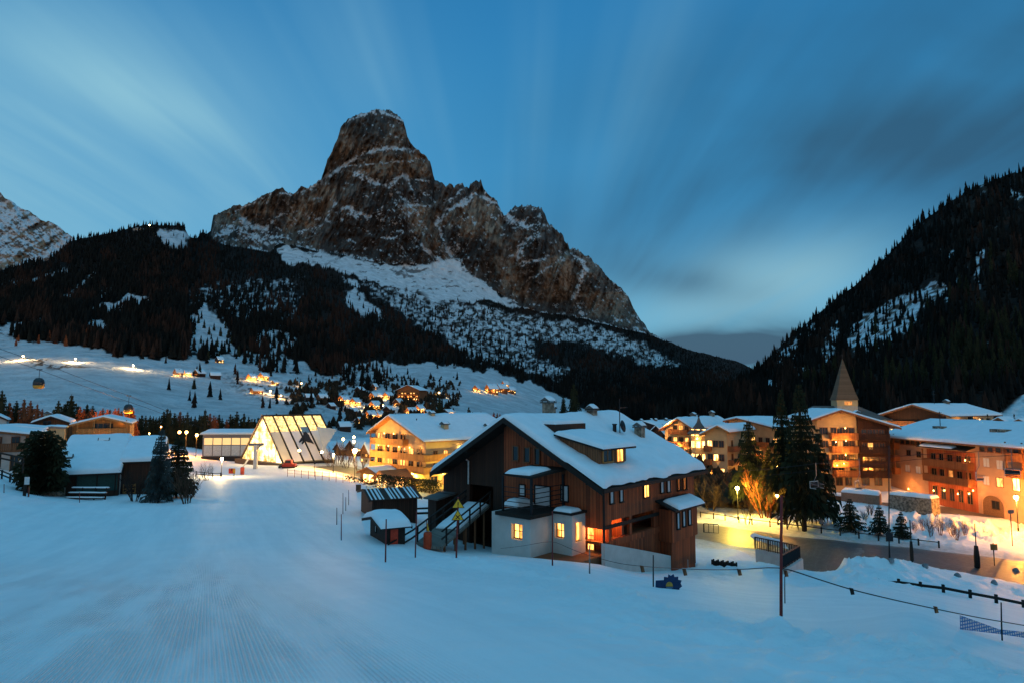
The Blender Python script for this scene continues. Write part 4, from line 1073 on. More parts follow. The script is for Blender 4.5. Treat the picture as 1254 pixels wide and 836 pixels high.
class Frame:
    """box-plan building: gable wall on x = 0 (out towards -x), long wall on y = 0 (out towards -y)"""
    def __init__(s, root, L, W, e0, e1, yr, zr):
        s.root = root; s.L = L; s.W = W; s.e0 = e0; s.e1 = e1; s.yr = yr; s.zr = zr
    def zroof(s, y):
        return s.zr - (s.yr - y) * (s.zr - s.e0) / s.yr if y < s.yr else s.zr - (y - s.yr) * (s.zr - s.e1) / (s.W - s.yr)
    def pt(s, face, a, out, z):
        if face == 'g': return Vector((-out, a, z))
        if face == 's': return Vector((a, -out, z))
        if face == 'r': return Vector((a, s.W + out, z))
        if face == 'b': return Vector((s.L + out, a, z))
    def box(s, mb, face, a0, a1, o0, o1, z0, z1):
        p = s.pt(face, a0, o0, z0); q = s.pt(face, a1, o1, z1)
        return mb.box(min(p.x, q.x), max(p.x, q.x), min(p.y, q.y), max(p.y, q.y), z0, z1)
    def window(s, face, a, z, w, h, pane='glass', frame='wood_mid', base=0.0, fw=0.09, bars=1, shutters=None, label=None):
        if face == 's' and s.L > 1 and base >= 0 and z > s.e0 - 0.6: return None
        if face == 'g' and s.L > 1 and z + h > min(s.zroof(max(0, a - w / 2)), s.zroof(min(s.W, a + w / 2))) - 0.12: return None
        mb = MB(); o = base + 0.07
        s.box(mb, face, a - w / 2 - fw, a - w / 2, base, o, z - fw, z + h + fw); s.box(mb, face, a + w / 2, a + w / 2 + fw, base, o, z - fw, z + h + fw)
        s.box(mb, face, a - w / 2, a + w / 2, base, o, z + h, z + h + fw); s.box(mb, face, a - w / 2 - 0.05, a + w / 2 + 0.05, base, o + 0.05, z - fw - 0.003, z)
        for k in range(bars):
            c = a - w / 2 + w * (k + 1) / (bars + 1); s.box(mb, face, c - 0.025, c + 0.025, base, o - 0.02, z, z + h)
        f = mb.build('window', M[frame], s.root)
        pm = MB(); s.box(pm, face, a - w / 2, a + w / 2, base - 0.0, base + 0.03, z, z + h); p = pm.build('pane', M[pane], f)
        if shutters:
            for sg in (-1, 1):
                sm = MB(); c = a + sg * (w / 2 + fw + w * 0.27); s.box(sm, face, c - w * 0.25, c + w * 0.25, base, base + 0.05, z - 0.05, z + h + 0.05); sm.build('shutter', M[shutters], f)
        return f
    def row(s, face, a0, a1, n, z, w, h, lit=(), mats=('glass', 'lit'), **kw):
        for i in range(n):
            a = a0 + (a1 - a0) * (i + 0.5) / n
            s.window(face, a, z, w, h, mats[1] if i in lit else mats[0], **kw)
    def balcony(s, face, a0, a1, z, out=1.2, h=1.0, mat='wood_rail', posts=0, top=None, solid=True):
        if face == 's' and z > s.e0 - 1.6: return None
        if face == 'g':
            aa = [a for a in np.linspace(a0, a1, 60) if s.zroof(min(max(a, 0), s.W)) > z + 1.9 or a < 0]
            if len(aa) < 12: return None
            a0, a1 = min(aa), max(aa)
        mb = MB(); s.box(mb, face, a0, a1, 0.0, out, z - 0.16, z)
        step = 0.16 if out < 3 else 0.3
        n = max(2, int((a1 - a0) / 0.24))
        for i in range(n):
            c0 = a0 + (a1 - a0) * i / n; c1 = a0 + (a1 - a0) * (i + (0.86 if solid else 0.3)) / n
            s.box(mb, face, c0, c1, out - 0.05, out - 0.01, z + 0.08, z + h - 0.08)
        s.box(mb, face, a0, a1, out - 0.09, out + 0.04, z + h - 0.08, z + h)
        s.box(mb, face, a0, a1, out - 0.08, out + 0.03, z + 0.02, z + 0.10)
        for c in (a0, a1):
            s.box(mb, face, c - 0.03, c + 0.03, 0.0, out - 0.06, z + 0.08, z + h)
        b = mb.build('balcony', M[mat], s.root)
        for k in range(posts):
            c = a0 + 0.1 + (a1 - a0 - 0.2) * k / max(1, posts - 1)
            pm = MB(); s.box(pm, face, c - 0.09, c + 0.09, out - 0.22, out - 0.06, z, top); pm.build('post', M[mat], b)
        return b
    def chimney(s, x, y, w, h, mat='stone', cap=True, z=None):
        z = s.zroof(y) - 0.3 if z is None else z
        mb = MB().box(x - w / 2, x + w / 2, y - w / 2, y + w / 2, z, z + h + 0.3); c = mb.build('chimney', M[mat], s.roof)
        if cap:
            cm = MB().box(x - w * 0.7, x + w * 0.7, y - w * 0.7, y + w * 0.7, z + h + 0.3, z + h + 0.38)
            cm.prism([(x - w * 0.75, y - w * 0.75, z + h + 0.42), (x - w * 0.75, y + w * 0.75, z + h + 0.42), (x - w * 0.75, y, z + h + 0.42 + w * 0.45)], (w * 1.5, 0, 0))
            for sx in (-1, 1):
                for sy in (-1, 1): cm.box(x + sx * w * 0.5 - 0.03, x + sx * w * 0.5 + 0.03, y + sy * w * 0.5 - 0.03, y + sy * w * 0.5 + 0.03, z + h + 0.38, z + h + 0.43)
            cm.build('chimney_cap', M['slate'], s.roof)
            snow_sheet('chimney_snow', s.roof, lambda U, V: (x + (U - .5) * w * 1.3, y + (V - .5) * w * 1.3, z + h + 0.44 + w * 0.40 * (1 - 2 * np.abs(V - .5))), w * 1.3, w * 1.3, 0.12, 3, 3, 0.15)
        return c
def building(name, loc, rz, label, L, W, e0, e1, yr, zr, wall='plaster', roof='wood_black', snow=0.4, ovx=0.9, ovx2=0.7, ovy=1.0, depth=1.5, cat='house', group=None, snowmat=None, seed=1, roof_t=0.22, purlins=True, upper=None, upper_z=None, nsnow=(12, 10), scale=1.0, bare_strip=0.0):
    root = empty(name, loc, rz, label, cat, group)
    if scale != 1.0: root.scale = (scale,) * 3
    F_ = Frame(root, L, W, e0, e1, yr, zr)
    if upper is None:
        mb = MB().prism([(0, 0, -depth), (0, W, -depth), (0, W, e1), (0, yr, zr), (0, 0, e0)], (L, 0, 0)); mb.build('wall', M[wall], root)
    else:
        MB().prism([(0, 0, -depth), (0, W, -depth), (0, W, upper_z), (0, 0, upper_z)], (L, 0, 0)).build('wall', M[wall], root)
        MB().prism([(-0.06, -0.06, upper_z), (-0.06, W + 0.06, upper_z), (-0.06, W + 0.06, e1), (-0.06, yr, zr), (-0.06, -0.06, e0)], (L + 0.12, 0, 0)).build('upper_wall', M[upper], root)
    z0 = F_.zroof(0) - ovy * (zr - e0) / yr; z1 = F_.zroof(W) - ovy * (zr - e1) / (W - yr)
    t = roof_t
    rm = MB().prism([(-ovx, -ovy, z0), (-ovx, yr, zr), (-ovx, yr, zr + t)[:3], (-ovx, -ovy, z0 + t)], (L + ovx + ovx2, 0, 0))
    rm.prism([(-ovx, yr, zr), (-ovx, W + ovy, z1), (-ovx, W + ovy, z1 + t), (-ovx, yr, zr + t)], (L + ovx + ovx2, 0, 0))
    # barge boards stand proud of the slab
    for xx in (-ovx - 0.05, L + ovx2):
        rm.prism([(xx, -ovy, z0 - 0.08), (xx, yr, zr - 0.08), (xx, yr, zr + t + 0.03), (xx, -ovy, z0 + t + 0.03)], (0.05, 0, 0))
        rm.prism([(xx, yr, zr - 0.08), (xx, W + ovy, z1 - 0.08), (xx, W + ovy, z1 + t + 0.03), (xx, yr, zr + t + 0.03)], (0.05, 0, 0))
    ro = rm.build('roof', M[roof], root); F_.roof = ro
    if purlins:
        for yy in (0.15, yr, W - 0.15):
            pm = MB().box(-ovx + 0.1, 0.02, yy - 0.11, yy + 0.11, F_.zroof(yy) - 0.30, F_.zroof(yy) - 0.03); pm.build('purlin', M[roof], ro)
    if snow:
        wy = W + 2 * ovy
        def fn(U, V):
            y = -ovy + V * wy
            z = np.where(y < yr, z0 + (y + ovy) * (zr - z0) / (yr + ovy), zr - (y - yr) * (zr - z1) / (W + ovy - yr))
            z = np.minimum(z, zr - 0.10 * np.exp(-((y - yr) / 0.5) ** 2)) + t + 0.002
            return -ovx + U * (L + ovx + ovx2), y, z
        snow_sheet('roof_snow', ro, fn, L + ovx + ovx2, wy, snow, nsnow[0], nsnow[1], 0.35 * max(1, snow), seed, snowmat)
    F_.z0 = z0; F_.z1 = z1
    return F_
def wall_holes(mb, ax, c0, th, a0, a1, z0, z1, holes):
    """wall panel along axis ax ('x' or 'y') at c0..c0+th with rectangular openings (a0, a1, z0, z1)"""
    As = sorted({a0, a1, *[h[0] for h in holes], *[h[1] for h in holes]}); Zs = sorted({z0, z1, *[h[2] for h in holes], *[h[3] for h in holes]})
    for i in range(len(As) - 1):
        for j in range(len(Zs) - 1):
            ma, mz = (As[i] + As[i + 1]) / 2, (Zs[j] + Zs[j + 1]) / 2
            if any(h[0] < ma < h[1] and h[2] < mz < h[3] for h in holes): continue
            if ax == 'x': mb.box(As[i], As[i + 1], c0, c0 + th, Zs[j], Zs[j + 1])
            else: mb.box(c0, c0 + th, As[i], As[i + 1], Zs[j], Zs[j + 1])
    return mb

# ================================================================== the big wooden chalet
K = 1.35
M['lit_near'] = m_emit('lamplit_curtain', (1.0, 0.50, 0.11), 3.2, True)
M['red_boards'] = m_planks('red_stained_boards', (0.22, 0.05, 0.02), (0.42, 0.11, 0.045), 0.15)
AX, AY = math.sin(R(40.8)), math.cos(R(40.8))
C0 = at(738.5, 640, 34.0); ZB = -8.6
def fac(px, py, x=0.0):
    """(y, z) of the facade plane at local x that the photo shows at px, py"""
    t, q = ray(px, py); y = (C0.x + AX * x - t * (34 + AY * x)) / (AY + t * AX)
    return y, q * (34 + AY * x + AX * y) - ZB
def sid(px, py, y=0.0):
    t, q = ray(px, py); x = (t * (34 + AX * y) - C0.x + AY * y) / (AX - t * AY)
    return x, q * (34 + AY * x + AX * y) - ZB
L = sid(850, 600)[0]; W = fac(536, 600)[0]
yR, zR = fac(617, 511, -0.9); yE, zE = fac(738, 599.5, -0.9); yF, zF = fac(527, 578, -0.9)
sl0 = (zR - zE) / (yR - yE); e0 = zE + sl0 * (0 - yE); sl1 = (zR - zF) / (yF - yR); e1 = zR - sl1 * (W - yR)
tR = 0.16
ch = empty('wooden_chalet', Vector((C0.x, 34, ZB)) * K, math.atan2(AY, AX), 'large dark timber chalet with thick snow on its roof and a white-walled annex', 'house')
ch.scale = (K, K, K)
CF = Frame(ch, L, W, e0 - tR, e1 - tR, yR, zR - tR)
zr_ = lambda y: CF.zroof(y)
# body: right half of the gable in reddish boards, left half darker and set back
YB = 1.6; YD = fac(617, 600)[0]
MB().prism([(0, YB, -3.2), (0, YD, -3.2), (0, YD, zr_(YD)), (0, yR, zr_(yR)) if yR < YD else (0, YD - 0.001, zr_(YD)), (0, YB, zr_(YB))], (L, 0, 0)).build('wall', M['wood_red'], ch)
dy0, dz0 = fac(604, 662, 0.5); dy1, dz1 = fac(575, 592, 0.5)
dmb = MB(); dh = [(min(dy0, dy1), max(dy0, dy1), -0.2, dz1)]
wall_holes(dmb, 'y', 0.5, 0.3, YD, W, -3.2, e1 - tR - 0.12, dh)
dmb.prism([(0.5, YD, e1 - tR - 0.12), (0.5, W, e1 - tR - 0.12), (0.5, W, zr_(W)), (0.5, YD, zr_(YD))], (0.3, 0, 0))
dmb.prism([(2.6, YD, -3.2), (2.6, W, -3.2), (2.6, W, zr_(W)), (2.6, YD, zr_(YD))], (L - 2.6, 0, 0))
dmb.box(0.8, 2.6, YD, YD + 0.1, -3.2, e1 - tR); dmb.box(0.8, 2.6, W - 0.2, W, -3.2, e1 - tR); dmb.box(0.8, 2.6, YD + .1, W - .2, -0.4, -0.2)
dmb.build('barn_wall', M['wood_dark'], ch)
# side wall with loggia openings, front strip over the porch
lx0, lz1 = sid(749, 637); lx1, _z = sid(771, 637); lzb = sid(760, 657)[1]; lx2 = sid(774, 640)[0]; lx3 = sid(801, 640)[0]; lz2 = sid(787, 634)[1]
zfl = fac(715, 643)[1]
smb = MB(); wall_holes(smb, 'x', 0.0, 0.2, 0.0, L, -3.2, e0 - tR, [(lx0, lx1, lzb, lz1), (lx2, lx3, lzb, lz1), (0.0, 0.55, 0.0, zfl)])
smb.build('side_wall', M['wood_red'], ch)
fm = MB().prism([(0, 0.2, zfl), (0, YB, zfl), (0, YB, zr_(YB)), (0, 0.2, zr_(0.2))], (0.2, 0, 0)); fm.build('gable_strip', M['wood_red'], ch)
MB().box(0.2, L, 0.2, YB, lzb - 0.25, lzb - 0.1).box(lx0 - 0.3, L, 0.2, YB, lz1 + 0.1, lz1 + 0.2).build('loggia_floor', M['wood_mid'], ch)
MB().box(0.0, L, -0.07, -0.003, lzb - 0.35, lzb - 0.02).build('loggia_parapet', M['wood_red'], ch)
MB().box(0, L, -0.06, -0.002, zfl - 0.08, zfl + 0.10).build('floor_beam', M['wood_black'], ch)
MB().box(lx1 - 0.5, lx1 - 0.3, 0.2, YB, lzb - 0.1, lz1 + 0.1).build('loggia_screen', M['red_boards'], ch)
dkz = fac(700, 684.5, -1.8)[1]; print('deck', dkz, fac(728, 668, 0.7), fac(720.5, 645, 0.7), zfl if 'zfl' in globals() else 0)
# porch: red boarded recess with a lit glass door
MB().box(0.7, 0.8, 0.0, YB, -1.2, zfl).box(0.0, 0.7, YB - 0.06, YB - 0.003, -1.2, zfl).box(0.0, 0.8, 0.0, YB, zfl - 0.06, zfl - 0.002).build('porch_wall', M['red_boards'], ch)
MB().box(-2.9, 0.8, 0.02, 2.4, -1.2, dkz).build('porch_floor', M['wood_mid'], ch)
dya, dza = fac(728, 668, 0.7); dyb, dzb_ = fac(720.5, 645, 0.7)
dm = MB(); dm.box(0.62, 0.70, dya - 0.07, dya, 0, dzb_ + 0.05).box(0.62, 0.70, dyb, dyb + 0.07, 0, dzb_ + 0.05).box(0.62, 0.70, dya, dyb, dzb_, dzb_ + 0.07).box(0.62, 0.70, dya, dyb, 0, 0.22)
for k in range(1, 5): dm.box(0.63, 0.69, dya, dyb, dzb_ * k / 5 - 0.02, dzb_ * k / 5 + 0.02)
do = dm.build('door', M['red_boards'], ch); MB().box(0.66, 0.69, dya, dyb, 0.22, dzb_).build('pane', M['lit_near'], do)
MB().tube([(-0.05, -0.08, -1.5), (-0.05, -0.08, e0 - 0.3)], 0.06, 8).build('corner_post', M['wood_black'], ch)
for p_, pw in (((0.35, 0.75, zfl - 0.25), 110), (((lx0 + lx1) / 2 - 0.2, 0.7, lz1 - 0.1), 110)):
    lamp_light((0, 0, 0), pw, (1.0, 0.36, 0.08), 0.08, 'porch_light', ch).location = p_
# facade and side windows
def cwin(face, px0, py0, px1, py1, pane, frame='wood_black', off=0.0, bars=0, fw=0.06):
    if face == 'g': a0, z1 = fac(px0, py0, off); a1, z0 = fac(px1, py1, off); F = CF; return F.window('g', (a0 + a1) / 2, z0, abs(a1 - a0), z1 - z0, pane, frame, base=-off + 0.002, bars=bars, fw=fw)
    a0, z1 = sid(px0, py0, off); a1, z0 = sid(px1, py1, off); return CF.window('s', (a0 + a1) / 2, z0, abs(a1 - a0), z1 - z0, pane, frame, base=-off + 0.002, bars=bars, fw=fw)
cwin('g', 688, 594, 696, 613, 'curtain'); cwin('g', 629, 546, 635, 563, 'glass', 'wood_mid'); cwin('g', 643, 548, 649, 565, 'glass', 'wood_mid'); cwin('g', 656, 549, 661, 568, 'glass', 'wood_mid')
cwin('g', 637, 593, 643, 606, 'curtain'); cwin('g', 656, 594, 674, 622, 'curtain', bars=0)
for a in ((746.5, 601, 750.5, 615, 'curtain'), (758.5, 599, 762, 613, 'curtain'), (788, 592, 794, 607, 'lit_near'), (808.5, 589, 812, 602, 'curtain'), (816.5, 588, 820, 601, 'curtain'), (829, 585, 833, 599, 'glass'), (836, 584, 840, 598, 'glass')):
    cwin('s', *a, bars=1 if a[4] == 'lit_near' else 0)
# bay on the long side
BD = 0.85; bx0 = sid(823, 640, -BD)[0]; bx1 = sid(854, 640, -BD)[0]; bzt = sid(835, 621, -BD)[1]; bzb = sid(830, 662, -BD)[1]
MB().box(bx0, bx1, -BD, 0.0, bzb, bzt).build('bay', M['wood_red'], ch)
br = MB().prism([(bx0 - 0.35, -1.25, bzt - 0.05), (bx0 - 0.35, 0.0, bzt + 0.42), (bx0 - 0.35, 0.0, bzt + 0.52), (bx0 - 0.35, -1.25, bzt + 0.05)], (bx1 - bx0 + 0.6, 0, 0)).build('bay_roof', M['wood_black'], ch)
snow_sheet('bay_snow', br, lambda U, V: (bx0 + 0.1 + U * (bx1 - bx0 + 0.15), -1.27 + V * 1.05, bzt + 0.05 + V * 0.37), bx1 - bx0, 1.05, 0.20, 6, 5, 0.25, 4)
for a in ((828.5, 628, 831.5, 646), (835.5, 626, 838.5, 643), (842.5, 624, 845.5, 641)): cwin('s', *a, 'curtain', off=-BD)
MB().box(bx0 + 0.2, bx1 - 0.1, -BD + 0.15, 0.0, -3.2, bzb - 0.003).build('bay_base', M['wood_red'], ch)
# white annex: two stepped blocks with deep window openings
k1x = -2.86; k2x = -1.2; a1 = 4.47; a2 = 2.46; a3 = 1.09
zt = fac(651, 635, k1x)[1]; zt2 = fac(690, 629, k2x)[1]
def hole(px0, py0, px1, py1, x):
    y0, z1 = fac(px0, py0, x); y1, z0 = fac(px1, py1, x); return (min(y0, y1), max(y0, y1), z0, z1)
h1 = hole(626, 640, 639.5, 661.5, k1x); h2 = hole(679, 639.5, 690.5, 659.5, k2x)
x0_, z1_ = sid(704.5, 640, a3); x1_, z0_ = sid(713, 662, a3)
am = MB()
wall_holes(am, 'y', k1x, 0.32, a2, a1, -1.6, zt, [h1]); am.box(k1x + 0.32, 0, a2, a2 + 0.3, -1.6, zt); am.box(k1x + 0.32, 0, a1 - 0.3, a1, -1.6, zt)
wall_holes(am, 'y', k2x, 0.28, a3, a2 - 0.002, -1.6, zt2, [h2]); wall_holes(am, 'x', a3, 0.28, k2x + 0.282, 0.0, -1.6, zt2, [(x0_, x1_, z0_, z1_)])
am.box(k1x, 0, a1, a1 + 0.6, -1.6, zt + 0.1)
am.build('annex_wall', M['plaster'], ch)
for (ya, yb, za, zb), x in ((h1, k1x + 0.26), (h2, k2x + 0.22)):
    f = MB(); f.box(x - 0.04, x, ya, ya + 0.05, za, zb).box(x - 0.04, x, yb - 0.05, yb, za, zb).box(x - 0.04, x, (ya + yb) / 2 - 0.02, (ya + yb) / 2 + 0.02, za, zb).box(x - 0.04, x, ya, yb, (za + zb) / 2 - 0.015, (za + zb) / 2 + 0.015).box(x - 0.04, x, ya, yb, za, za + 0.05)
    fo = f.build('window', M['wood_light'], ch); MB().box(x, x + 0.02, ya, yb, za, zb).build('pane', M['lit_near'], fo)
f = MB(); f.box(x0_, x0_ + 0.05, a3 + 0.16, a3 + 0.2, z0_, z1_).box((x0_ + x1_) / 2 - 0.02, (x0_ + x1_) / 2 + 0.02, a3 + 0.16, a3 + 0.2, z0_, z1_).box(x0_, x1_, a3 + 0.16, a3 + 0.2, z0_, z0_ + 0.05)
fo = f.build('window', M['wood_light'], ch); MB().box(x0_, x1_, a3 + 0.2, a3 + 0.22, z0_, z1_).build('pane', M['lit_near'], fo)
ar = MB().box(k1x - 0.25, 0, a2 - 0.2, a1 + 0.15, zt + 0.002, zt + 0.18).build('annex_roof', M['wood_black'], ch)
ar2 = MB().box(k2x - 0.15, 0, a3 - 0.1, a2 - 0.21, zt2 + 0.002, zt2 + 0.12).build('annex_roof', M['wood_black'], ch)
snow_sheet('roof_snow', ar2, lambda U, V: (k2x - 0.1 + U * 1.0, a3 + 0.0 + V * (a2 - a3 - 0.25), zt2 + 0.122 + 0 * U), 1.0, 1.2, 0.20, 4, 4, 0.2, 3)
snow_sheet('roof_snow', ar, lambda U, V: (-1.6 + U * 1.5, a1 - 0.1 + V * 1.1, zt + 0.19 + 0 * U), 1.5, 1.1, 0.35, 4, 4, 0.35, 5)
# balcony over the annex with a small snow-capped canopy
bm_ = MB(); bz = zt + 0.19; cz = fac(651, 586, k1x)[1]
for x, y in ((k1x + 0.1, a2), (k1x + 0.1, a1 - 0.1), (-0.05, a2)): bm_.bar((x, y, bz), (x, y, cz), 0.10)
for zz_ in (0.28, 0.52, 0.76, 1.0, 1.25):
    bm_.bar((k1x + 0.1, a2, bz + zz_), (k1x + 0.1, a1 - 0.1, bz + zz_), 0.035); bm_.bar((k1x + 0.1, a2, bz + zz_), (-0.05, a2, bz + zz_), 0.035)
bo = bm_.build('balcony', M['metal_dark'], ch)
cano = MB().prism([(k1x - 0.1, a2 - 0.15, cz), (k1x + 0.35, a1 + 0.1, cz), (-0.02, a1 + 0.2, cz + 0.25), (-0.02, a2 - 0.3, cz + 0.25)], (0, 0, 0.12)).build('canopy', M['wood_black'], ch)
snow_sheet('canopy_snow', cano, lambda U, V: (k1x + 0.15 + U * 2.0, a2 + 0.15 + V * 1.7, cz + 0.13 + 0.08 * U), 2.0, 1.7, 0.22, 4, 4, 0.35, 6)
# roof slab and its deep snow
rm = MB()
xA, xB = -0.9, L + 0.6
rm.prism([(xA, yE, zE - tR), (xA, yR, zR - tR), (xA, yR, zR), (xA, yE, zE)], (xB - xA, 0, 0)); rm.prism([(xA, yR, zR - tR), (xA, yF, zF - tR), (xA, yF, zF), (xA, yR, zR)], (xB - xA, 0, 0))
for xx in (xA - 0.06, xB):
    rm.prism([(xx, yE - 0.02, zE - tR - 0.12), (xx, yR, zR - tR - 0.12), (xx, yR, zR + 0.02), (xx, yE - 0.02, zE + 0.02)], (0.06, 0, 0)); rm.prism([(xx, yR, zR - tR - 0.12), (xx, yF, zF - tR - 0.12), (xx, yF, zF + 0.02), (xx, yR, zR + 0.02)], (0.06, 0, 0))
rm.box(xA, xB, yE - 0.10, yE - 0.022, zE - 0.16, zE + 0.02)
roof = rm.build('roof', M['wood_black'], ch); CF.roof = roof
for yy in (0.4, 2.6, 4.8, yR, 9.0, 11.2):
    if yy < W: MB().box(xA + 0.05, 0.0, yy - 0.07, yy + 0.07, zr_(yy) - 0.2, zr_(yy) - 0.01).build('purlin', M['wood_black'], roof)
def roof_fn(U, V):
    y = yE + V * (yF - yE) + 0.10 * fbm((xA + U * (xB - xA)) * 1.1, U * 0 + 3, 3, 140) * (np.clip(1 - V * 9, 0, 1) - np.clip(V * 9 - 8, 0, 1))
    z = np.where(y < yR, zE + (y - yE) * sl0, zR - (y - yR) * sl1)
    z = z - 0.07 * np.exp(-((y - yR) / 0.35) ** 2) + 0.003
    # a slipped slab leaves a low step near the eaves
    z = z + 0.10 * sstep(1.9, 1.45, y) - 0.05
    return xA + U * (xB - xA), y, z + 0.05
snow_sheet('roof_snow', roof, roof_fn, xB - xA, yF - yE, 0.36, 46, 60, 0.24, 7, None, 0.26)
# dormer
qy = min(np.linspace(0.6, 3.0, 120), key=lambda y: abs(sid(750, 570.5, y)[1] - (zR - (yR - y) * sl0 + 0.30)))
q0 = sid(733.5, 560, qy)[0]; q1 = sid(766.5, 558, qy)[0]
dzt = sid(750, 547.5, qy)[1]; dzb2 = sid(750, 570, qy)[1] - 0.5
dyb2, dzk = fac(686, 534.5, q0)
dkk = (dzk - dzt) / (dyb2 - qy)
dmr = MB().prism([(q0, qy, dzb2), (q0, qy, dzt), (q0, dyb2, dzk - 0.02), (q0, dyb2, dzb2)], (q1 - q0, 0, 0)).build('dormer', M['wood_mid'], roof)
dr = MB().prism([(q0 - 0.2, qy - 0.4, dzt - 0.4 * dkk), (q0 - 0.2, dyb2 + .3, dzk + .3 * dkk), (q0 - 0.2, dyb2 + .3, dzk + .3 * dkk + 0.1), (q0 - 0.2, qy - 0.4, dzt - 0.4 * dkk + 0.1)], (q1 - q0 + 0.65, 0, 0)).build('dormer_roof', M['wood_black'], roof)
snow_sheet('dormer_snow', dr, lambda U, V: (q0 - 0.22 + U * (q1 - q0 + 0.7), qy - 0.42 + V * (dyb2 - qy + 0.7), dzt - 0.4 * dkk + 0.1 + V * (dyb2 - qy + 0.7) * dkk), q1 - q0 + 0.7, 3.7, 0.24, 10, 10, 0.25, 8)
DF = Frame(dmr, 0, 0, 0, 0, 1, 1)
for px0, px1, pn in ((738, 749, 'glass'), (754.5, 762, 'lit_near')):
    xa, z1w = sid(px0, 549.5, qy); xb, z0w = sid(px1, 563.5, qy)
    DF.window('s', (xa + xb) / 2, z0w, xb - xa, z1w - z0w, pn, 'wood_light', base=-qy + 0.002, bars=1, fw=0.07)
# roof terrace, chimneys, pipe, dish, mast
ty = min(np.linspace(3.0, 6.5, 200), key=lambda y: abs(sid(697, 529, y)[1] - (zR - (yR - y) * sl0 + 0.30)))
t0 = sid(680, 520, ty)[0]; t1 = sid(717, 520, ty)[0]; tz1 = sid(697, 518.5, ty)[1]; tz0 = zr_(ty) - 0.3
print('terrace', ty, t0, t1, tz1, zr_(ty))
tm = MB().box(t0, t1, ty, ty + 1.9, tz0, tz1).build('terrace_parapet', M['wood_dark'], roof)
snow_sheet('terrace_snow', tm, lambda U, V: (t0 + 0.05 + U * (t1 - t0 - .1), ty + 0.05 + V * 1.8, tz1 + 0.002 + 0 * U), 3.1, 2.0, 0.26, 6, 5, 0.25, 9)
CF.chimney(4.95, 7.3, 0.56, 1.0, 'stone', z=zR - 0.5); CF.chimney(5.6, 7.5, 0.36, 0.62, 'stone', z=zR - 0.5)
CF.chimney(7.3, 5.5, 0.50, 0.72, 'stone'); CF.chimney(8.9, 2.9, 0.50, 1.0, 'stone')
MB().tube([(7.0, 3.6, zr_(3.6) - 0.1), (7.0, 3.6, zr_(3.6) + 0.85)], 0.12, 10).lathe([(0.16, zr_(3.6) + 0.85), (0.16, zr_(3.6) + 0.92)], 7.0, 3.6, 10).build('vent_pipe', M['metal_dark'], roof)
dz_ = zr_(3.4) + 0.85
dish = MB(); prof = [(0.02, 0.0), (0.15, 0.02), (0.27, 0.06), (0.38, 0.13), (0.385, 0.14)]
dish.lathe(prof, 0, 0, 20); d_o = dish.build('satellite_dish', M['metal_dark'], roof, True); d_o.location = (7.3, 3.3, dz_); d_o.rotation_euler = (R(78), 0, R(10))
MB().bar((7.3, 3.4, zr_(3.4) - 0.2), (7.3, 3.4, dz_ + 1.75), 0.045).bar((7.3, 3.4, dz_ + 1.15), (8.3, 3.4, dz_ + 1.2), 0.03).bar((8.0, 3.5, dz_ + 1.18), (8.15, 3.85, dz_ + 1.18), 0.02).bar((8.2, 3.3, dz_ + 1.2), (8.35, 3.65, dz_ + 1.2), 0.02).build('antenna_mast', M['metal_dark'], roof)
MB().tube([(0.38, fac(574, 570, .4)[0], fac(574, 592, .4)[1]), (0.38, fac(574, 570, .4)[0], fac(574, 564, .4)[1]), (0.2, fac(571, 563, .2)[0], fac(571, 562, .2)[1])], 0.05, 6).build('white_pipe', M['metal_white'], ch)
# ramp with railings up to the barn door (built in world coordinates, then parented)
def child_world(o):
    o.parent = ch; o.matrix_parent_inverse = ch.matrix_world.inverted()
bpy.context.view_layer.update()
A0 = at(505, 668, 33.5) * K; A1 = at(541, 668, 33.2) * K; B0 = at(571, 613, 39.7) * K; B1 = at(601, 619, 39.0) * K
A0.z = A1.z = (A0.z + A1.z) / 2; B0.z = B1.z = (B0.z + B1.z) / 2
rmb = MB().prism([A0, A1, B1, B0], (0, 0, -0.18)); r_o = rmb.build('ramp', M['wood_grey'], None); child_world(r_o)
def rl(f, s): return A0.lerp(B0, f).lerp(A1.lerp(B1, f), s)
def rfn(U, V):
    a = np.array([rl(0.36 + 0.62 * u, 0.06 + 0.86 * v) for u, v in zip(U.ravel(), V.ravel())]).reshape(U.shape + (3,))
    return a[..., 0], a[..., 1], a[..., 2] + 0.01
sn = snow_sheet('ramp_snow', None, rfn, 5.5, 2.2, 0.22, 8, 5, 0.3, 11); sn.parent = r_o; 
for s_ in (0.0, 1.0):
    rb = MB(); n_ = 5
    for i in range(n_):
        q = rl(0.08 + 0.9 * i / (n_ - 1), s_); rb.bar(q - Vector((0, 0, 0.2)), q + Vector((0, 0, 1.05)), 0.12)
    for hh in (0.5, 1.0): rb.bar(rl(0.0, s_) + Vector((0, 0, hh)), rl(1.0, s_) + Vector((0, 0, hh)), 0.09)
    if s_ == 0.0:
        for hh in (0.5, 1.0): rb.bar(rl(0.0, s_) + Vector((0, 0, hh)), rl(-0.25, s_) + Vector((-0.5, 0, hh - 0.1)), 0.09)
    o = rb.build('ramp_railing', M['wood_black'], None); o.parent = r_o
for f in (0.1, 0.3, 0.5, 0.7, 0.9):
    for s_ in (0.1, 0.9):
        q = rl(f, s_); o = MB().bar(q - Vector((0, 0, 0.2)), Vector((q.x, q.y, gz1(q.x, q.y) - 0.3)), 0.16).build('ramp_support', M['wood_mid'], None); o.parent = r_o

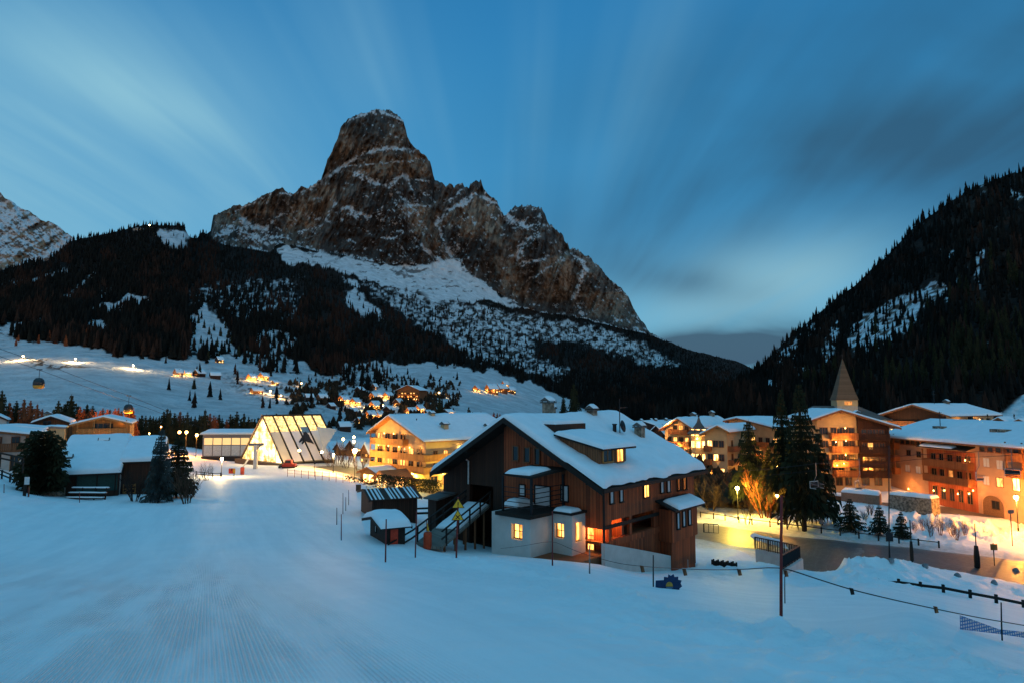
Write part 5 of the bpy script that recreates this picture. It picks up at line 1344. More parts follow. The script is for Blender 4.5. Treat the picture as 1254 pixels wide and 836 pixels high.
# lean-to under the left end of the barn
lx, lz = fac(531, 612, -0.4); 
lt = MB().box(-0.9, 0.49, W - 0.85, W - 0.1, -3.2, fac(540, 607, -1.0)[1] - 0.3).build('lean_to', M['wood_dark'], ch)
lt_z = fac(540, 607, -1.0)[1] - 0.3
ltr = MB().prism([(-1.1, W - 1.2, lt_z + 0.02), (-1.1, W + 0.1, lt_z + 0.02), (0.48, W + 0.1, lt_z + 0.25), (0.48, W - 1.2, lt_z + 0.25)], (0, 0, 0.10)).build('lean_to_roof', M['slate'], ch)
for q in ch.children: pass
# low white garden wall running down beside the chalet
g0 = at(741, 690, 33.4) * K; g1 = at(843, 702, 39.6) * K
gw = MB(); n_ = 14
for i in range(n_):
    a = g0.lerp(g1, i / n_); b = g0.lerp(g1, (i + 1) / n_)
    za = at(741 + 102 * i / n_, 665 + 19.5 * i / n_, a.y).z; zb = at(741 + 102 * (i + 1) / n_, 665 + 19.5 * (i + 1) / n_, b.y).z
    d = (b - a).normalized(); nn = Vector((-d.y, d.x, 0)) * 0.3
    gw.v_ = None
    gw._add([(a.x, a.y, za - 1.9), (b.x, b.y, zb - 1.9), (b.x, b.y, zb), (a.x, a.y, za), (a.x + nn.x, a.y + nn.y, za - 1.9), (b.x + nn.x, b.y + nn.y, zb - 1.9), (b.x + nn.x, b.y + nn.y, zb), (a.x + nn.x, a.y + nn.y, za)],
            [(0, 1, 2, 3), (5, 4, 7, 6), (3, 2, 6, 7)] + ([(4, 0, 3, 7)] if i == 0 else []) + ([(1, 5, 6, 2)] if i == n_ - 1 else []))
tag(gw.build('garden_wall', M['plaster'], None), 'low white garden wall sloping down along the long side of the timber chalet', 'wall')
# ================================================================== the other buildings
class Map:
    """a building's own axes seen from the camera: x runs along phi (degrees from straight ahead, clockwise), y to its left"""
    def __init__(s, px, py, Y, phi, zb=None):
        s.C = at(px, py, Y); s.Y = Y; s.ax = (math.sin(R(phi)), math.cos(R(phi))); s.ay = (-math.cos(R(phi)), math.sin(R(phi)))
        s.zb = gz1(s.C.x, Y) if zb is None else zb; s.rz = math.atan2(s.ax[1], s.ax[0]); s.loc = Vector((s.C.x, Y, s.zb))
    def fac(s, px, py, x=0.0):
        t, q = ray(px, py); y = (s.C.x + s.ax[0] * x - t * (s.Y + s.ax[1] * x)) / (t * s.ay[1] - s.ay[0]); return y, q * (s.Y + s.ax[1] * x + s.ay[1] * y) - s.zb
    def sid(s, px, py, y=0.0):
        t, q = ray(px, py); x = (s.C.x + s.ay[0] * y - t * (s.Y + s.ay[1] * y)) / (t * s.ax[1] - s.ax[0]); return x, q * (s.Y + s.ax[1] * x + s.ay[1] * y) - s.zb
def wlight(F, face, a, out, z, power, col=(1.0, 0.55, 0.16), name='wall_light', fitting=True):
    """a lit wall lantern"""
    p = F.pt(face, a, out, z)
    if fitting:
        o = MB().lathe([(0.04, -0.12), (0.09, -0.08), (0.09, 0.08), (0.03, 0.14)], 0, 0, 8).build(name, M['lantern'], F.root); o.location = p
    l = lamp_light((0, 0, 0), power, col, 0.12, 'wall_lamp_light', F.root); l.location = F.pt(face, a, out + 0.25, z)
    return l

# --- honey-coloured balconied hotel behind the chalet
m_ = Map(521, 600, 122, 45, -18.2)
L = 24; W = m_.fac(459, 560)[0]
yr, zr = m_.fac(475, 510, -1.4); yE, zE = m_.fac(519, 542, -1.4); yL, zL = m_.fac(453, 527, -1.4)
k0 = (zr - zE) / (yr - yE); k1 = (zr - zL) / (yL - yr)
HF = building('balcony_hotel', m_.loc, m_.rz, 'cream and honey-timber hotel with orange-lit wraparound balconies and a snowy gable roof', L, W, zE - k0 * yE, zr - k1 * (W - yr), yr, zr, 'plaster_cream', 'wood_light', 0.45, 1.4, 0.8, -yE, 2.0, 'hotel', seed=21, nsnow=(14, 16))
zs = [m_.fac(480, 543)[1], m_.fac(480, 559)[1], m_.fac(490, 574.5)[1]]
for i, z in enumerate(zs):
    a0 = m_.fac(500, 540)[0] if i == 0 else 0.0
    HF.balcony('g', a0, W, z, 1.3, 1.15, 'wood_light', posts=4, top=z + 2.5 if i else z + 2.3)
    if i: HF.balcony('s', -1.3, L, z, 1.2, 1.1, 'wood_light')
    HF.row('g', 0.6 if i else a0 + .4, W - 0.5, 6 if i else 4, z, 1.5, 2.0, lit=((3,), (1,), (2, 4))[i], mats=('glass', 'lit'), frame='wood_light')
    HF.row('s', 1.0, L - 1, 9, z + (0.75 if i == 0 else 0), 0.85, 1.2 if i == 0 else 1.6, lit=(1,) if i == 1 else (), frame='wood_light')
HF.row('s', 0.5, L - 1, 8, zs[2] - 2.4, 1.6, 1.6, lit=(1, 3, 4), mats=('glass', 'lit_dim'), frame='wood_light')
for a in (1.2, W - 1.5): HF.window('g', a, zs[0] + 2.9 if a > 5 else zs[1] + 0.2, 0.8, 1.0, 'glass', 'wood_light')
HF.chimney(7.0, 3.2, 1.1, 1.3, 'plaster_cream'); HF.chimney(8.5, yr - 1.2, 0.9, 1.0, 'plaster_cream'); HF.chimney(17.5, 2.2, 0.9, 1.2, 'plaster_cream')
MB().tube([(3.0, 7.0, HF.zroof(7.0)), (3.0, 7.0, HF.zroof(7.0) + 1.0)], 0.10, 8).build('vent_pipe', M['metal_dark'], HF.roof)
for k in range(7): wlight(HF, 'g', 1.2 + k * (W - 2.4) / 6, 0.12, zs[2] + 2.1, 45, (1.0, 0.40, 0.07))
for k in range(5): wlight(HF, 'g', 1.4 + k * (W - 2.8) / 4, 0.12, zs[1] + 2.1, 45, (1.0, 0.40, 0.07))
for k in range(3): wlight(HF, 'g', m_.fac(498, 540)[0] + 1 + k * 3.2, 0.12, zs[0] + 2.0, 40, (1.0, 0.40, 0.07))
wlight(HF, 's', 4.0, 0.12, zs[2] - 0.4, 160, (1.0, 0.62, 0.2)); wlight(HF, 's', 11.0, 0.12, zs[2] - 0.4, 160, (1.0, 0.62, 0.2)); wlight(HF, 's', 8.0, 0.12, zs[1] + 2.1, 60, (1.0, 0.6, 0.2))
# terrace pavilions, hedge and fence in front of it
mp = Map(476, 592, 116, 50)
PF = building('terrace_kiosk', mp.loc, mp.rz, 'small open kiosk with a red-brown roof glowing in front of the balconied hotel', 4.2, 4.6, 2.3, 2.3, 2.3, 3.5, 'plaster_cream', 'wood_rail', 0.0, 0.6, 0.6, 0.7, 0.8, 'kiosk', purlins=False)
for a in (1.1, 3.4): PF.window('g', a, 0.7, 1.2, 1.3, 'lit_hot', 'wood_light')
PF.window('s', 2.0, 0.7, 2.0, 1.3, 'lit_hot', 'wood_light'); wlight(PF, 's', 2.0, 0.9, 2.4, 350, (1.0, 0.60, 0.18)); wlight(PF, 'g', 2.3, 1.0, 2.2, 350, (1.0, 0.60, 0.18))
mp = Map(462, 575, 122, 40)
PF = building('terrace_shelter', mp.loc, mp.rz, 'orange-lit shelter roof tucked between the white-hot lamp and the hotel', 4.5, 5.0, 2.4, 2.4, 2.5, 3.3, 'wood_light', 'wood_rail', 0.12, 0.5, 0.5, 0.6, 0.8, 'shelter', purlins=False)
PF.window('g', 2.5, 0.6, 3.0, 1.5, 'lit_hot', 'wood_light')
def hedge(name, a, b, w_, h, label, seed):
    rg = np.random.RandomState(seed); V = []; T = []
    a = Vector(a); b = Vector(b); Ld = (b - a).length; n = int(Ld * w_ * h * 55)
    for _ in range(n):
        f = rg.rand(); s_ = (rg.rand() - .5) * w_; p = a.lerp(b, f); d = (b - a).normalized()
        q = np.array([p.x - d.y * s_, p.y + d.x * s_, p.z + h * rg.rand() ** 0.7]); r_ = rg.randn(3, 3) * 0.11
        k = len(V); V += [q + r_[0], q + r_[1], q + r_[2]]; T.append((k, k + 1, k + 2))
    return tag(np_mesh(name, np.array(V), None, M['needles'], smooth=False, Ft=np.array(T)), label, 'hedge')
hedge('hedge', ghit(464, 600), ghit(536, 604), 1.6, 2.3, 'clipped dark hedge along the road below the balconied hotel', 3)
hedge('hedge', ghit(424, 588), ghit(462, 597), 1.2, 0.9, 'low snowy hedge at the edge of the bright terrace', 4)

# --- glass lift station
st = Map(346, 560, 145, 41, -14.6)
Ws = st.fac(294, 556)[0]; Ls = 15.5; yq, zq = st.fac(320, 509)
root = empty('lift_station', st.loc, st.rz, 'glowing glass A-frame cable car station with a snowboarder banner on its slanted side', 'station')
SF = Frame(root, Ls, Ws, 0.9, 0.9, yq, zq); yq = Ws / 2
m, nb = newmat('lit_truss_glazing'); p = nb.obj_coord(); x, y, z = nb.sep(p)
d1_ = ((x + z) * 1.1).fract(); d2_ = ((x - z) * 1.1 + y * 0.3).fract(); h_ = (z * 0.9).fract(); n_ = nb.noise(p, 1.6, 3.0, 0.6)
bars_ = ((d1_ - 0.5).abs().step(0.40, 0.47) + (d2_ - 0.5).abs().step(0.40, 0.47) + (h_ - 0.5).abs().step(0.42, 0.48)).clamp()
M['truss'] = finish(m, nb, (0.3, 0.25, 0.15), 0.4, emit=nb.mix(bars_ * 0.75, (1.0, 0.66, 0.22), (0.20, 0.12, 0.04)), es=(n_.step(0.25, 0.8) * 2.6 + 0.6))
m.cycles.emission_sampling = 'NONE'
m, nb = newmat('lit_hall_glazing'); p = nb.obj_coord(); x, y, z = nb.sep(p)
n_ = nb.noise(p, 0.5, 3.0, 0.6); bars_ = (((y * 0.55).fract() - 0.5).abs().step(0.43, 0.48) + ((z * 0.5).fract() - 0.5).abs().step(0.44, 0.48)).clamp()
M['hall'] = finish(m, nb, (0.3, 0.25, 0.15), 0.3, emit=nb.mix(bars_ * 0.6, nb.mix(n_.step(0.35, 0.6), (1.0, 0.45, 0.08), (1.0, 0.78, 0.40)), (0.3, 0.15, 0.04)), es=(n_.step(0.3, 0.7) * 3.0 + 0.8))
m.cycles.emission_sampling = 'NONE'
M['canvas'] = m_plain('pale_canvas', (0.55, 0.53, 0.47), 0.8, var=0.05, scale=0.4); M['canvas_white'] = m_plain('white_banner', (0.72, 0.70, 0.70), 0.8, var=0.04, scale=0.4)
def sl(x, f, off=0.0):      # point on the camera-side slope, f = 0 at the foot, 1 at the ridge
    n = Vector((0, -zq, yq)).normalized() * off
    return Vector((x, yq * f, 0.9 + (zq - 0.9) * f)) + n
fr = MB()
for i in range(7):
    x = 0.1 + (Ls - 0.2) * i / 6
    fr.bar(sl(x, -0.05 if i < 5 else 0.64, 0.12), sl(x, 1.0, 0.12), 0.17, 0.4); fr.bar(Vector((x, yq, zq)), Vector((x, Ws, 0.5)), 0.26, 0.4)
fr.bar((0, yq, zq + 0.1), (Ls, yq, zq + 0.1), 0.4)
fr.build('frame', M['metal_dark'], root)
for i in range(6):
    x0 = 0.1 + (Ls - 0.2) * i / 6 + 0.16; x1 = 0.1 + (Ls - 0.2) * (i + 1) / 6 - 0.16
    MB().prism([sl(x0, 0.66), sl(x1, 0.66), sl(x1, 0.985), sl(x0, 0.985)], (0, 0.05, -0.05)).build('roof_glazing', M['truss'], root)
    if i < 5: MB().prism([sl(x0, 0.02), sl(x1, 0.02), sl(x1, 0.65), sl(x0, 0.65)], (0, 0.05, -0.05)).build('side_panel', M['canvas_white' if 1 <= i <= 4 else 'canvas'], root)
MB().prism([Vector((0.2, yq, zq)), Vector((Ls - .2, yq, zq)), Vector((Ls - .2, Ws, 0.9)), Vector((0.2, Ws, 0.9))], (0, -0.05, -0.05)).build('rear_glazing', M['truss'], root)
MB().prism([(0.35, 0.5, 0.3), (0.35, Ws - 0.5, 0.3), (0.35, yq + 0.2, zq - 0.4), (0.35, yq - 0.2, zq - 0.4)], (0.08, 0, 0)).build('gable_glazing', M['hall'], root)
MB().prism([(Ls * .8, 0.7, 0.3), (Ls * .8, Ws - 0.5, 0.3), (Ls * .8, yq, zq - 0.5)], (0.1, 0, 0)).build('end_glazing', M['truss'], root)
gb = MB()
for f in (0.33, 0.66): gb.bar((0.2, yq * f, 0.9 + (zq - 0.9) * f), (0.2, Ws - (Ws - yq) * f, 0.9 + (zq - 0.9) * f), 0.14)
for k in range(1, 6):
    y = Ws * k / 6; zt_ = 0.9 + (zq - 0.9) * (y / yq if y < yq else (Ws - y) / (Ws - yq)); gb.bar((0.2, y, 0), (0.2, y, zt_), 0.12)
gb.build('gable_mullion', M['metal_white'], root)
MB().box(-1.0, Ls * .84, -0.6, Ws + 0.5, -0.8, 0.9).build('plinth', M['metal_dark'], root)
# pale sail at the far end of the slope
s0 = sl(Ls - 0.1, 0.66, 0.3); q1_ = st.loc; c_, s_ = math.cos(st.rz), math.sin(st.rz)
def to_local(v): v = v - st.loc; return Vector((v.x * c_ + v.y * s_, -v.x * s_ + v.y * c_, v.z))
wA = to_local(at(388, 522, 155)); wB = to_local(at(412.5, 525, 158)); wC = to_local(at(396.5, 551, 150))
MB().prism([wA, wB, wC], (0.1, 0.15, 0)).build('sail_panel', M['canvas'], root)
# the snowboarder picture on the banner: dark figure, blue-grey sky patch
def on_slope(px, py, off):
    a, q = ray(px, py); n = Vector((0, -(zq - 0.9), yq)).normalized(); p0 = sl(0, 0, off)
    o = to_local(Vector((0, 0, 0))); d = to_local(Vector((a, 1, q))) - o
    return o + d * ((p0 - o).dot(n) / d.dot(n))
def flat_shape(name, pts, off, mat):
    P = [on_slope(x, y, off) for x, y in pts]; n = Vector((0, -(zq - 0.9), yq)).normalized()
    return MB().prism(P, n * -0.03).build(name, mat, root)
M['ink'] = m_plain('dark_print', (0.02, 0.022, 0.03), 0.8); M['inkblue'] = m_plain('blue_print', (0.12, 0.24, 0.34), 0.8)
flat_shape('banner_sky', [(367.5, 522), (377.5, 522), (381, 529), (371, 529.5)], 0.10, M['inkblue'])
flat_shape('banner_figure', [(371.5, 529), (374.2, 527.5), (376.2, 529.5), (378.5, 532), (380.5, 536.5), (383, 540), (384.5, 543.3), (381, 541.5), (377, 540.8), (373.6, 539.2), (372.3, 541.5), (370.2, 543.5), (369.4, 541.8), (371, 538.8), (366.5, 541.6), (366.3, 539.6), (369, 535.2), (371.2, 533.8)], 0.14, M['ink'])
for a, z, pw in ((3.0, 3.5, 220), (8.0, 6.0, 220), (13.0, 3.5, 220)):
    l = lamp_light((0, 0, 0), pw * 2, (1.0, 0.66, 0.25), 0.3, 'hall_light', root); l.location = (-1.2, a, z)
for px, py, pw in ((366.5, 551, 2200), (394, 553, 2600)):
    p = at(px, py, 141); p = to_local(p); o = MB().lathe([(0.05, -0.25), (0.28, -0.1), (0.28, 0.12), (0.05, 0.25)], 0, 0, 8).build('flood_light', M['bulb'], root); o.location = p
    l = lamp_light((0, 0, 0), pw, (1.0, 0.58, 0.14), 0.2, 'flood_lamp_light', root); l.location = p + Vector((-0.4, -0.6, 0.1))
# long boarding hall beside it
mh = Map(247, 566, 165, 87, -14.6)
Lh = mh.sid(320, 560)[0]
HH = building('boarding_hall', mh.loc, mh.rz - R(0), 'long low grey-panelled hall with a bright window band next to the glass station', Lh, 11, 6.2, 6.4, 5.0, 6.9, 'metal', 'metal_white', 0.30, 0.5, 0.5, 0.5, 1.2, 'hall', purlins=False, seed=5, snowmat=M['snow'])
M['hallglow'] = m_emit('hall_window_band', (1.0, 0.62, 0.24), 1.2)
for i in range(6):
    a0 = 0.4 + i * (Lh - 1.0) / 6; a1 = a0 + (Lh - 1.0) / 6 - 0.25
    mb = MB(); HH.box(mb, 's', a0, a1, 0.0, 0.06, 3.6, 5.3); mb.build('window', M['hallglow'], root if False else HH.root)
    mb = MB(); HH.box(mb, 's', a0, a1, 0.0, 0.08, 0.9, 3.4); mb.build('facade_panel', M['metal_white'], HH.root)
mb = MB(); HH.box(mb, 's', -0.1, Lh, 0.0, 0.35, -1.0, 0.7); mb.build('plinth', M['metal_dark'], HH.root)

# --- long barn under one great snow sheet, left of the piste
mb_ = Map(66, 603, 78, 64)
Lb = mb_.sid(145, 590)[0]; zeb = mb_.sid(100, 580, -0.8)[1]; yR_ = 13.0; zrb = mb_.sid(120, 536, yR_)[1]
BF = building('snowy_barn', mb_.loc, mb_.rz, 'long low barn under a huge unbroken snow roof, with a dark green netted front', Lb, 20, zeb, zeb + 1.5, yR_, zrb, 'wood_dark', 'wood_black', 0.55, 0.5, 0.3, 0.8, 1.5, 'barn', seed=31, nsnow=(14, 14))
M['net_green'] = m_plain('dark_green_sheeting', (0.012, 0.055, 0.05), 0.7)
mb = MB(); BF.box(mb, 's', 2.2, Lb - 0.1, 0.02, 0.06, 0.2, zeb - 0.1); mb.build('green_sheet', M['net_green'], BF.root)
for a in (2.1, 4.2, 6.1): mb = MB(); BF.box(mb, 's', a, a + 0.12, 0.061, 0.14, 0.0, zeb - 0.05); mb.build('post', M['wood_black'], BF.root)
BF.chimney(0.6, 3.4, 0.9, 0.7, 'plaster_peach'); BF.chimney(mb_.sid(127, 545, 10)[0], 10.0, 0.9, 0.5, 'plaster_peach')
mx = Map(146, 607, 82.5, 64)
Lx = mx.sid(194, 600)[0]; zex = mx.sid(168, 566, -0.3)[1]
XF = building('barn_annex', mx.loc, mx.rz, 'taller dark-brown shed wall joined to the snowy barn, with a pale criss-cross gate', Lx, 16, zex, zex + 0.5, 11, mx.sid(168, 539, 11)[1], 'wood_dark', 'wood_black', 0.5, 0.2, 0.5, 0.4, 1.5, 'shed', seed=33)
gt = MB()
for a in (0.4, 1.0, 1.7): gt.bar((a, -0.15, -0.1), (a, -0.15, 1.2), 0.09)
for z in (0.1, 0.6, 1.1): gt.bar((0.4, -0.18, z), (1.7, -0.18, z), 0.08)
gt.bar((0.4, -0.2, 0.1), (1.7, -0.2, 1.1), 0.08).build('gate', M['wood_light'], XF.root)
MB().bar((0.0, -0.2, -0.2), (-0.5 + 0.6, -0.3, zex), 0.12).build('leaning_board', M['plaster'], XF.root)

# --- timber chalet with lit gable, and the plainer blocks beside it
mt_ = Map(158, 545, 125, -27)
Wt = mt_.fac(88, 535)[0]; yr, zr = mt_.fac(126, 511.5, -1.2); yE, zE = mt_.fac(162, 519.5, -1.2)
k0 = (zr - zE) / (yr - yE); k1 = k0
TF = building('timber_chalet', mt_.loc, mt_.rz, 'wide honey-timber chalet with a shallow lamplit gable and long balcony', 14, Wt, zE - k0 * yE, zr - k1 * (Wt - yr), yr, zr, 'wood_light', 'wood_light', 0.35, 1.2, 0.8, -yE, 2.0, 'house', seed=41)
zb_ = mt_.fac(125, 531)[1]
TF.balcony('g', 0.3, Wt - 0.2, zb_, 1.2, 1.1, 'wood_light', posts=4, top=zb_ + 2.6)
TF.window('g', yr, zb_ + 0.1, 3.2, 1.9, 'glass', 'wood_light', bars=3); TF.window('g', yr - 4.6, zb_ + 0.1, 1.2, 1.8, 'glass', 'wood_light'); TF.window('g', yr + 4.6, zb_ + 0.1, 1.2, 1.8, 'lit_dim', 'wood_light')
TF.row('g', 0.5, Wt - 0.5, 5, zb_ - 2.3, 1.0, 1.3, lit=(), frame='wood_light')
wlight(TF, 'g', yr - 3, 0.3, zb_ + 2.2, 55, (1.0, 0.42, 0.10)); wlight(TF, 'g', yr + 4, 0.3, zb_ + 2.2, 55, (1.0, 0.42, 0.10)); wlight(TF, 'g', yr, 1.6, zb_ - 0.8, 80, (1.0, 0.42, 0.10))
mt2 = Map(88, 545, 132, -30)
Wt2 = mt2.fac(34, 530)[0]; yr, zr = mt2.fac(62, 510.5, -1.0); yE, zE = mt2.fac(86, 518.5, -1.0); k0 = (zr - zE) / (yr - yE)
T2 = building('dark_chalet', mt2.loc, mt2.rz, 'darker twin chalet behind a pale curved wall, its shallow gable unlit', 14, Wt2, zE - k0 * yE, zr - k0 * (Wt2 - yr), yr, zr, 'wood_mid', 'wood_dark', 0.35, 1.0, 0.6, -yE, 2.0, 'house', seed=42)
T2.row('g', 1.0, Wt2 - 1, 4, mt2.fac(60, 522)[1], 1.3, 1.2, lit=(0,), mats=('glass', 'lit_dim')); T2.chimney(7, 5, 1.0, 1.1, 'stone')
mw = Map(78, 547, 118, -30)
WF_ = building('pale_block', mw.loc, mw.rz, 'pale windowless flat-topped block between the pine and the timber chalet', 6, mw.fac(49, 540)[0], mw.fac(60, 524.5)[1], mw.fac(60, 524.5)[1], 2.0, mw.fac(60, 524)[1] + 0.15, 'plaster_cream', 'metal', 0.18, 0.1, 0.1, 0.1, 2.0, 'house', purlins=False, seed=43)
mo = Map(33, 590, 98, -30)
Wo = 16; zo = mo.fac(15, 533)[1]
OF = building('old_house', mo.loc, mo.rz, 'old white-plastered house with two brown balconies and a flat snowy roof', 12, Wo, zo, zo, 5, zo + 0.7, 'plaster', 'wood_mid', 0.35, 1.4, 0.5, 1.0, 2.5, 'house', seed=44)
z2_ = mo.fac(15, 551)[1]
OF.balcony('g', 0.2, Wo, z2_, 1.2, 1.1, 'wood_mid', posts=6, top=zo); OF.row('g', 0.6, Wo - 0.4, 7, z2_ + 0.05, 0.9, 1.9, lit=()); OF.row('g', 0.6, Wo - 0.4, 7, z2_ - 2.7, 0.9, 1.9, lit=(), frame='wood_light')
mo2 = Map(48, 560, 112, -30); zo2 = mo2.fac(20, 527)[1]
building('flat_house', mo2.loc, mo2.rz, 'low flat snow-topped wing right behind the old balconied house', 9, 14, zo2, zo2, 4, zo2 + 0.5, 'plaster', 'wood_mid', 0.3, 0.6, 0.4, 0.6, 2.5, 'house', seed=45, purlins=False)
mo3 = Map(7, 530, 125, -30); zo3 = mo3.fac(2, 514)[1]
building('tower_house', mo3.loc, mo3.rz, 'small white square turret with a snow cap behind the old house', 3, 3, zo3, zo3, 1.5, zo3 + 0.8, 'plaster', 'wood_dark', 0.3, 0.3, 0.3, 0.3, 6, 'house', seed=46, purlins=False)

# --- hotels across the road, right part
def lodge(name, label, px, pyb, Y, phi, L, pxW, peak, eave, mats, floors, seed=1, ov=1.0, balc='wood_rail', lit_every=3, litmat='lit', light=None, nwin=4, sfloors=True, side_n=3, snow=0.45, cat='hotel', base=None, group=None, bal=True):
    m_ = Map(px, pyb, Y, phi, base)
    W = m_.fac(pxW, pyb)[0]; yr, zr = m_.fac(peak[0], peak[1], -ov); yE, zE = m_.fac(eave[0], eave[1], -ov); k0 = (zr - zE) / max(0.5, yr - yE)
    F_ = building(name, m_.loc, m_.rz, label, L, W, zE - k0 * yE, max(zr - k0 * (W - yr), 1.5), yr, zr, mats[0], mats[1], snow, ov, 0.6, max(0.4, -yE), 1.5, cat, group, seed=seed)
    for i, z in enumerate(floors):
        if z > 0.5 and bal:
            F_.balcony('g', 0.3, W - 0.3, z, 1.2, 1.0, balc)
            if sfloors: F_.balcony('s', 0.5, L - 0.5, z, 1.1, 1.0, balc)
        zz_ = z + (0.05 if bal else 0.8)
        F_.row('g', 0.5, W - 0.5, nwin, zz_, 0.9, 1.8 if bal else 1.2, lit=[k for k in range(nwin) if (k * 7 + i * 5 + seed) % lit_every == 0], mats=('glass', litmat), frame='wood_mid')
        if side_n: F_.row('s', 0.6, L - 0.5, side_n, zz_, 0.9, 1.7 if bal else 1.2, lit=[k for k in range(side_n) if (k * 5 + i * 3 + seed) % lit_every == 1], mats=('glass', litmat), frame='wood_mid')
    for (fc, a, out, z, pw) in (light or []): wlight(F_, fc, a, out, z, pw, (1.0, 0.45, 0.10))
    return F_, m_
GF, gm = lodge('gabled_hotel', 'tall orange-lit hotel with stacked balconies and a half-hipped snow roof', 848, 568, 150, 42, 20, 815, (829, 513), (849, 526), ('plaster_cream', 'wood_rail'), (0.5, 3.2, 5.9, 8.6), 51, 1.2, 'wood_rail', 2, 'lit', [('g', 2.5, 1.5, 3.0, 800), ('g', 7.5, 1.5, 3.0, 800), ('g', 5.0, 1.5, 8.2, 700), ('s', 3, 1.4, 2.6, 380), ('s', 8, 1.4, 5.6, 260)], 4)
GF.chimney(8, 3.5, 1.0, 1.2); GF.chimney(13, 5.0, 1.0, 1.2); GF.chimney(17, 3.0, 1.0, 1.2)
# pointed corner turret
mt3 = Map(857, 566, 146, 40)
tr = empty('turret', mt3.loc, 0, 'eight-sided lamplit turret with a dark pointed roof between two hotels', 'turret')
zt_ = mt3.fac(857, 529)[1]; zp = mt3.fac(857, 508)[1]
MB().lathe([(1.75, -1.5), (1.75, zt_)], 0, 0, 8).build('wall', M['plaster_cream'], tr); rr_ = MB().lathe([(2.7, zt_ - 0.35), (2.55, zt_), (1.3, zt_ + 1.1), (0.5, zt_ + 2.2), (0.06, zp - 0.2)], 0, 0, 8).build('roof', M['slate'], tr)
MB().lathe([(0.22, zp - 0.35), (0.25, zp - 0.1), (0.03, zp + 0.3)], 0, 0, 8).build('finial', M['metal_dark'], rr_)
for fl in (1.0, 3.8, 6.4):
    for a in (200, 245, 290):
        wmb = MB().box(-0.45, 0.45, -1.72, -1.62, fl, fl + 1.4); o = wmb.build('window', M['lit_hot' if (a + fl * 10) % 3 < 1.5 else 'lit'], tr); o.rotation_euler = (0, 0, R(a - 270 + 22.5 - 22.5))
l = lamp_light((0, 0, 0), 500, (1.0, 0.50, 0.12), 0.15, 'wall_lamp_light', tr); l.location = (-1.5, -3.2, 5.6)
o = MB().lathe([(0.04, -0.15), (0.14, 0), (0.04, 0.15)], 0, 0, 8).build('wall_light', M['bulb'], tr); o.location = (-1.0, -2.0, 5.8)
FF2, fm2 = lodge('white_house', 'tall narrow cream house with arched windows and a snow-edged gable, next to the turret', 891, 577, 132, 38, 15, 864, (878, 522), (893, 530), ('plaster_cream', 'wood_light'), (0.4, 3.2, 5.9), 52, 0.9, 'wood_rail', 4, 'lit_hot', [('g', 2.5, 1.2, 1.6, 900), ('g', 6.0, 1.3, 2.0, 700), ('s', 3, 1.5, 2.4, 240), ('s', 9, 1.5, 2.4, 240)], 3, sfloors=True, cat='house', bal=False)
for z in (0.4, 3.2, 5.9): FF2.balcony('s', 0.5, 14, z, 1.1, 1.0, 'wood_rail'); FF2.balcony('g', fm2.fac(872, 560)[0], fm2.fac(864, 560)[0], z, 1.0, 1.0, 'wood_rail')
G3, gm3 = lodge('wide_hotel', 'wide brown-balconied hotel half hidden by the tall spruces, roof thick with snow', 958, 580, 140, 62, 16, 893, (902, 512.5), (949, 525), ('plaster_cream', 'wood_rail'), (0.4, 3.1, 5.8), 53, 1.1, 'wood_rail', 3, 'lit', [('g', 6, 1.6, 3.0, 420), ('g', 13, 1.6, 3.0, 420), ('g', 19, 1.6, 6, 300)], 7, sfloors=False, side_n=0)
# dark snowy roofs between the chalet and the hotels
for px, pyb, Y, phi, pxW, pk, ev, lb, ld in ((812, 548, 165, 48, 796, (803, 522), (814, 533), 'black-gabled house with one small lit window just beyond the chalet roof', 1),
                                   (800, 536, 215, 55, 780, (787, 516), (802, 521), 'snow-roofed house with a row of little chimneys behind the black gable', 0),
                                   (782, 534, 225, 55, 765, (772, 517), (784, 522), 'half-hidden snowy roof peeping over the big chalet ridge', 0),
                                   (823, 541, 205, 45, 808, (815, 520), (825, 526), 'small snow-roofed house squeezed against the gabled hotel', 1)):
    F_, mm = lodge('roadside_house', lb, px, pyb, Y, phi, 13, pxW, pk, ev, ('wood_dark', 'wood_black'), (0.4,), int(px), 0.8, 'wood_dark', 2 if ld else 9, 'lit', None, 3, False, 2, 0.4, 'house', bal=False)
    F_.chimney(4, 2.5, 0.8, 0.9); F_.chimney(9, 2.5, 0.8, 0.9)

# --- brown hotel below the church
mA = Map(1092, 608, 116, 8)
WA = mA.fac(1004, 600)[0]; yr, zr = mA.fac(1030, 503, -1.6); yE, zE = mA.fac(1104, 525, -1.6); k0 = (zr - zE) / (yr - yE)
kl = (zr - mA.fac(995, 515, -1.6)[1]) / (mA.fac(995, 515, -1.6)[0] - yr)
AF = building('brown_hotel', mA.loc, mA.rz, 'dark brown balconied hotel below the church, its one half glowing orange', 14, WA, zE - k0 * yE, zr - kl * (WA - yr), yr, zr, 'plaster_cream', 'wood_rail', 0.35, 1.6, 0.8, -yE, 2.0, 'hotel', seed=61)
yM = mA.fac(1051, 560)[0]
zA = [mA.fac(1030, p_)[1] for p_ in (594, 581.5, 569.5, 552.5, 536.5)]
MB().box(-0.35, 0.0, 0.0, yM, zA[1], AF.zroof(0) - 0.05).prism([(-0.35, 0.0, AF.zroof(0) - 0.05), (-0.35, yM, AF.zroof(0) - 0.05), (-0.35, yM, AF.zroof(yM) - 0.02), (-0.35, 0.0, AF.zroof(0) - 0.04)], (0.34, 0, 0)).build('timber_front', M['wood_dark'], AF.root)
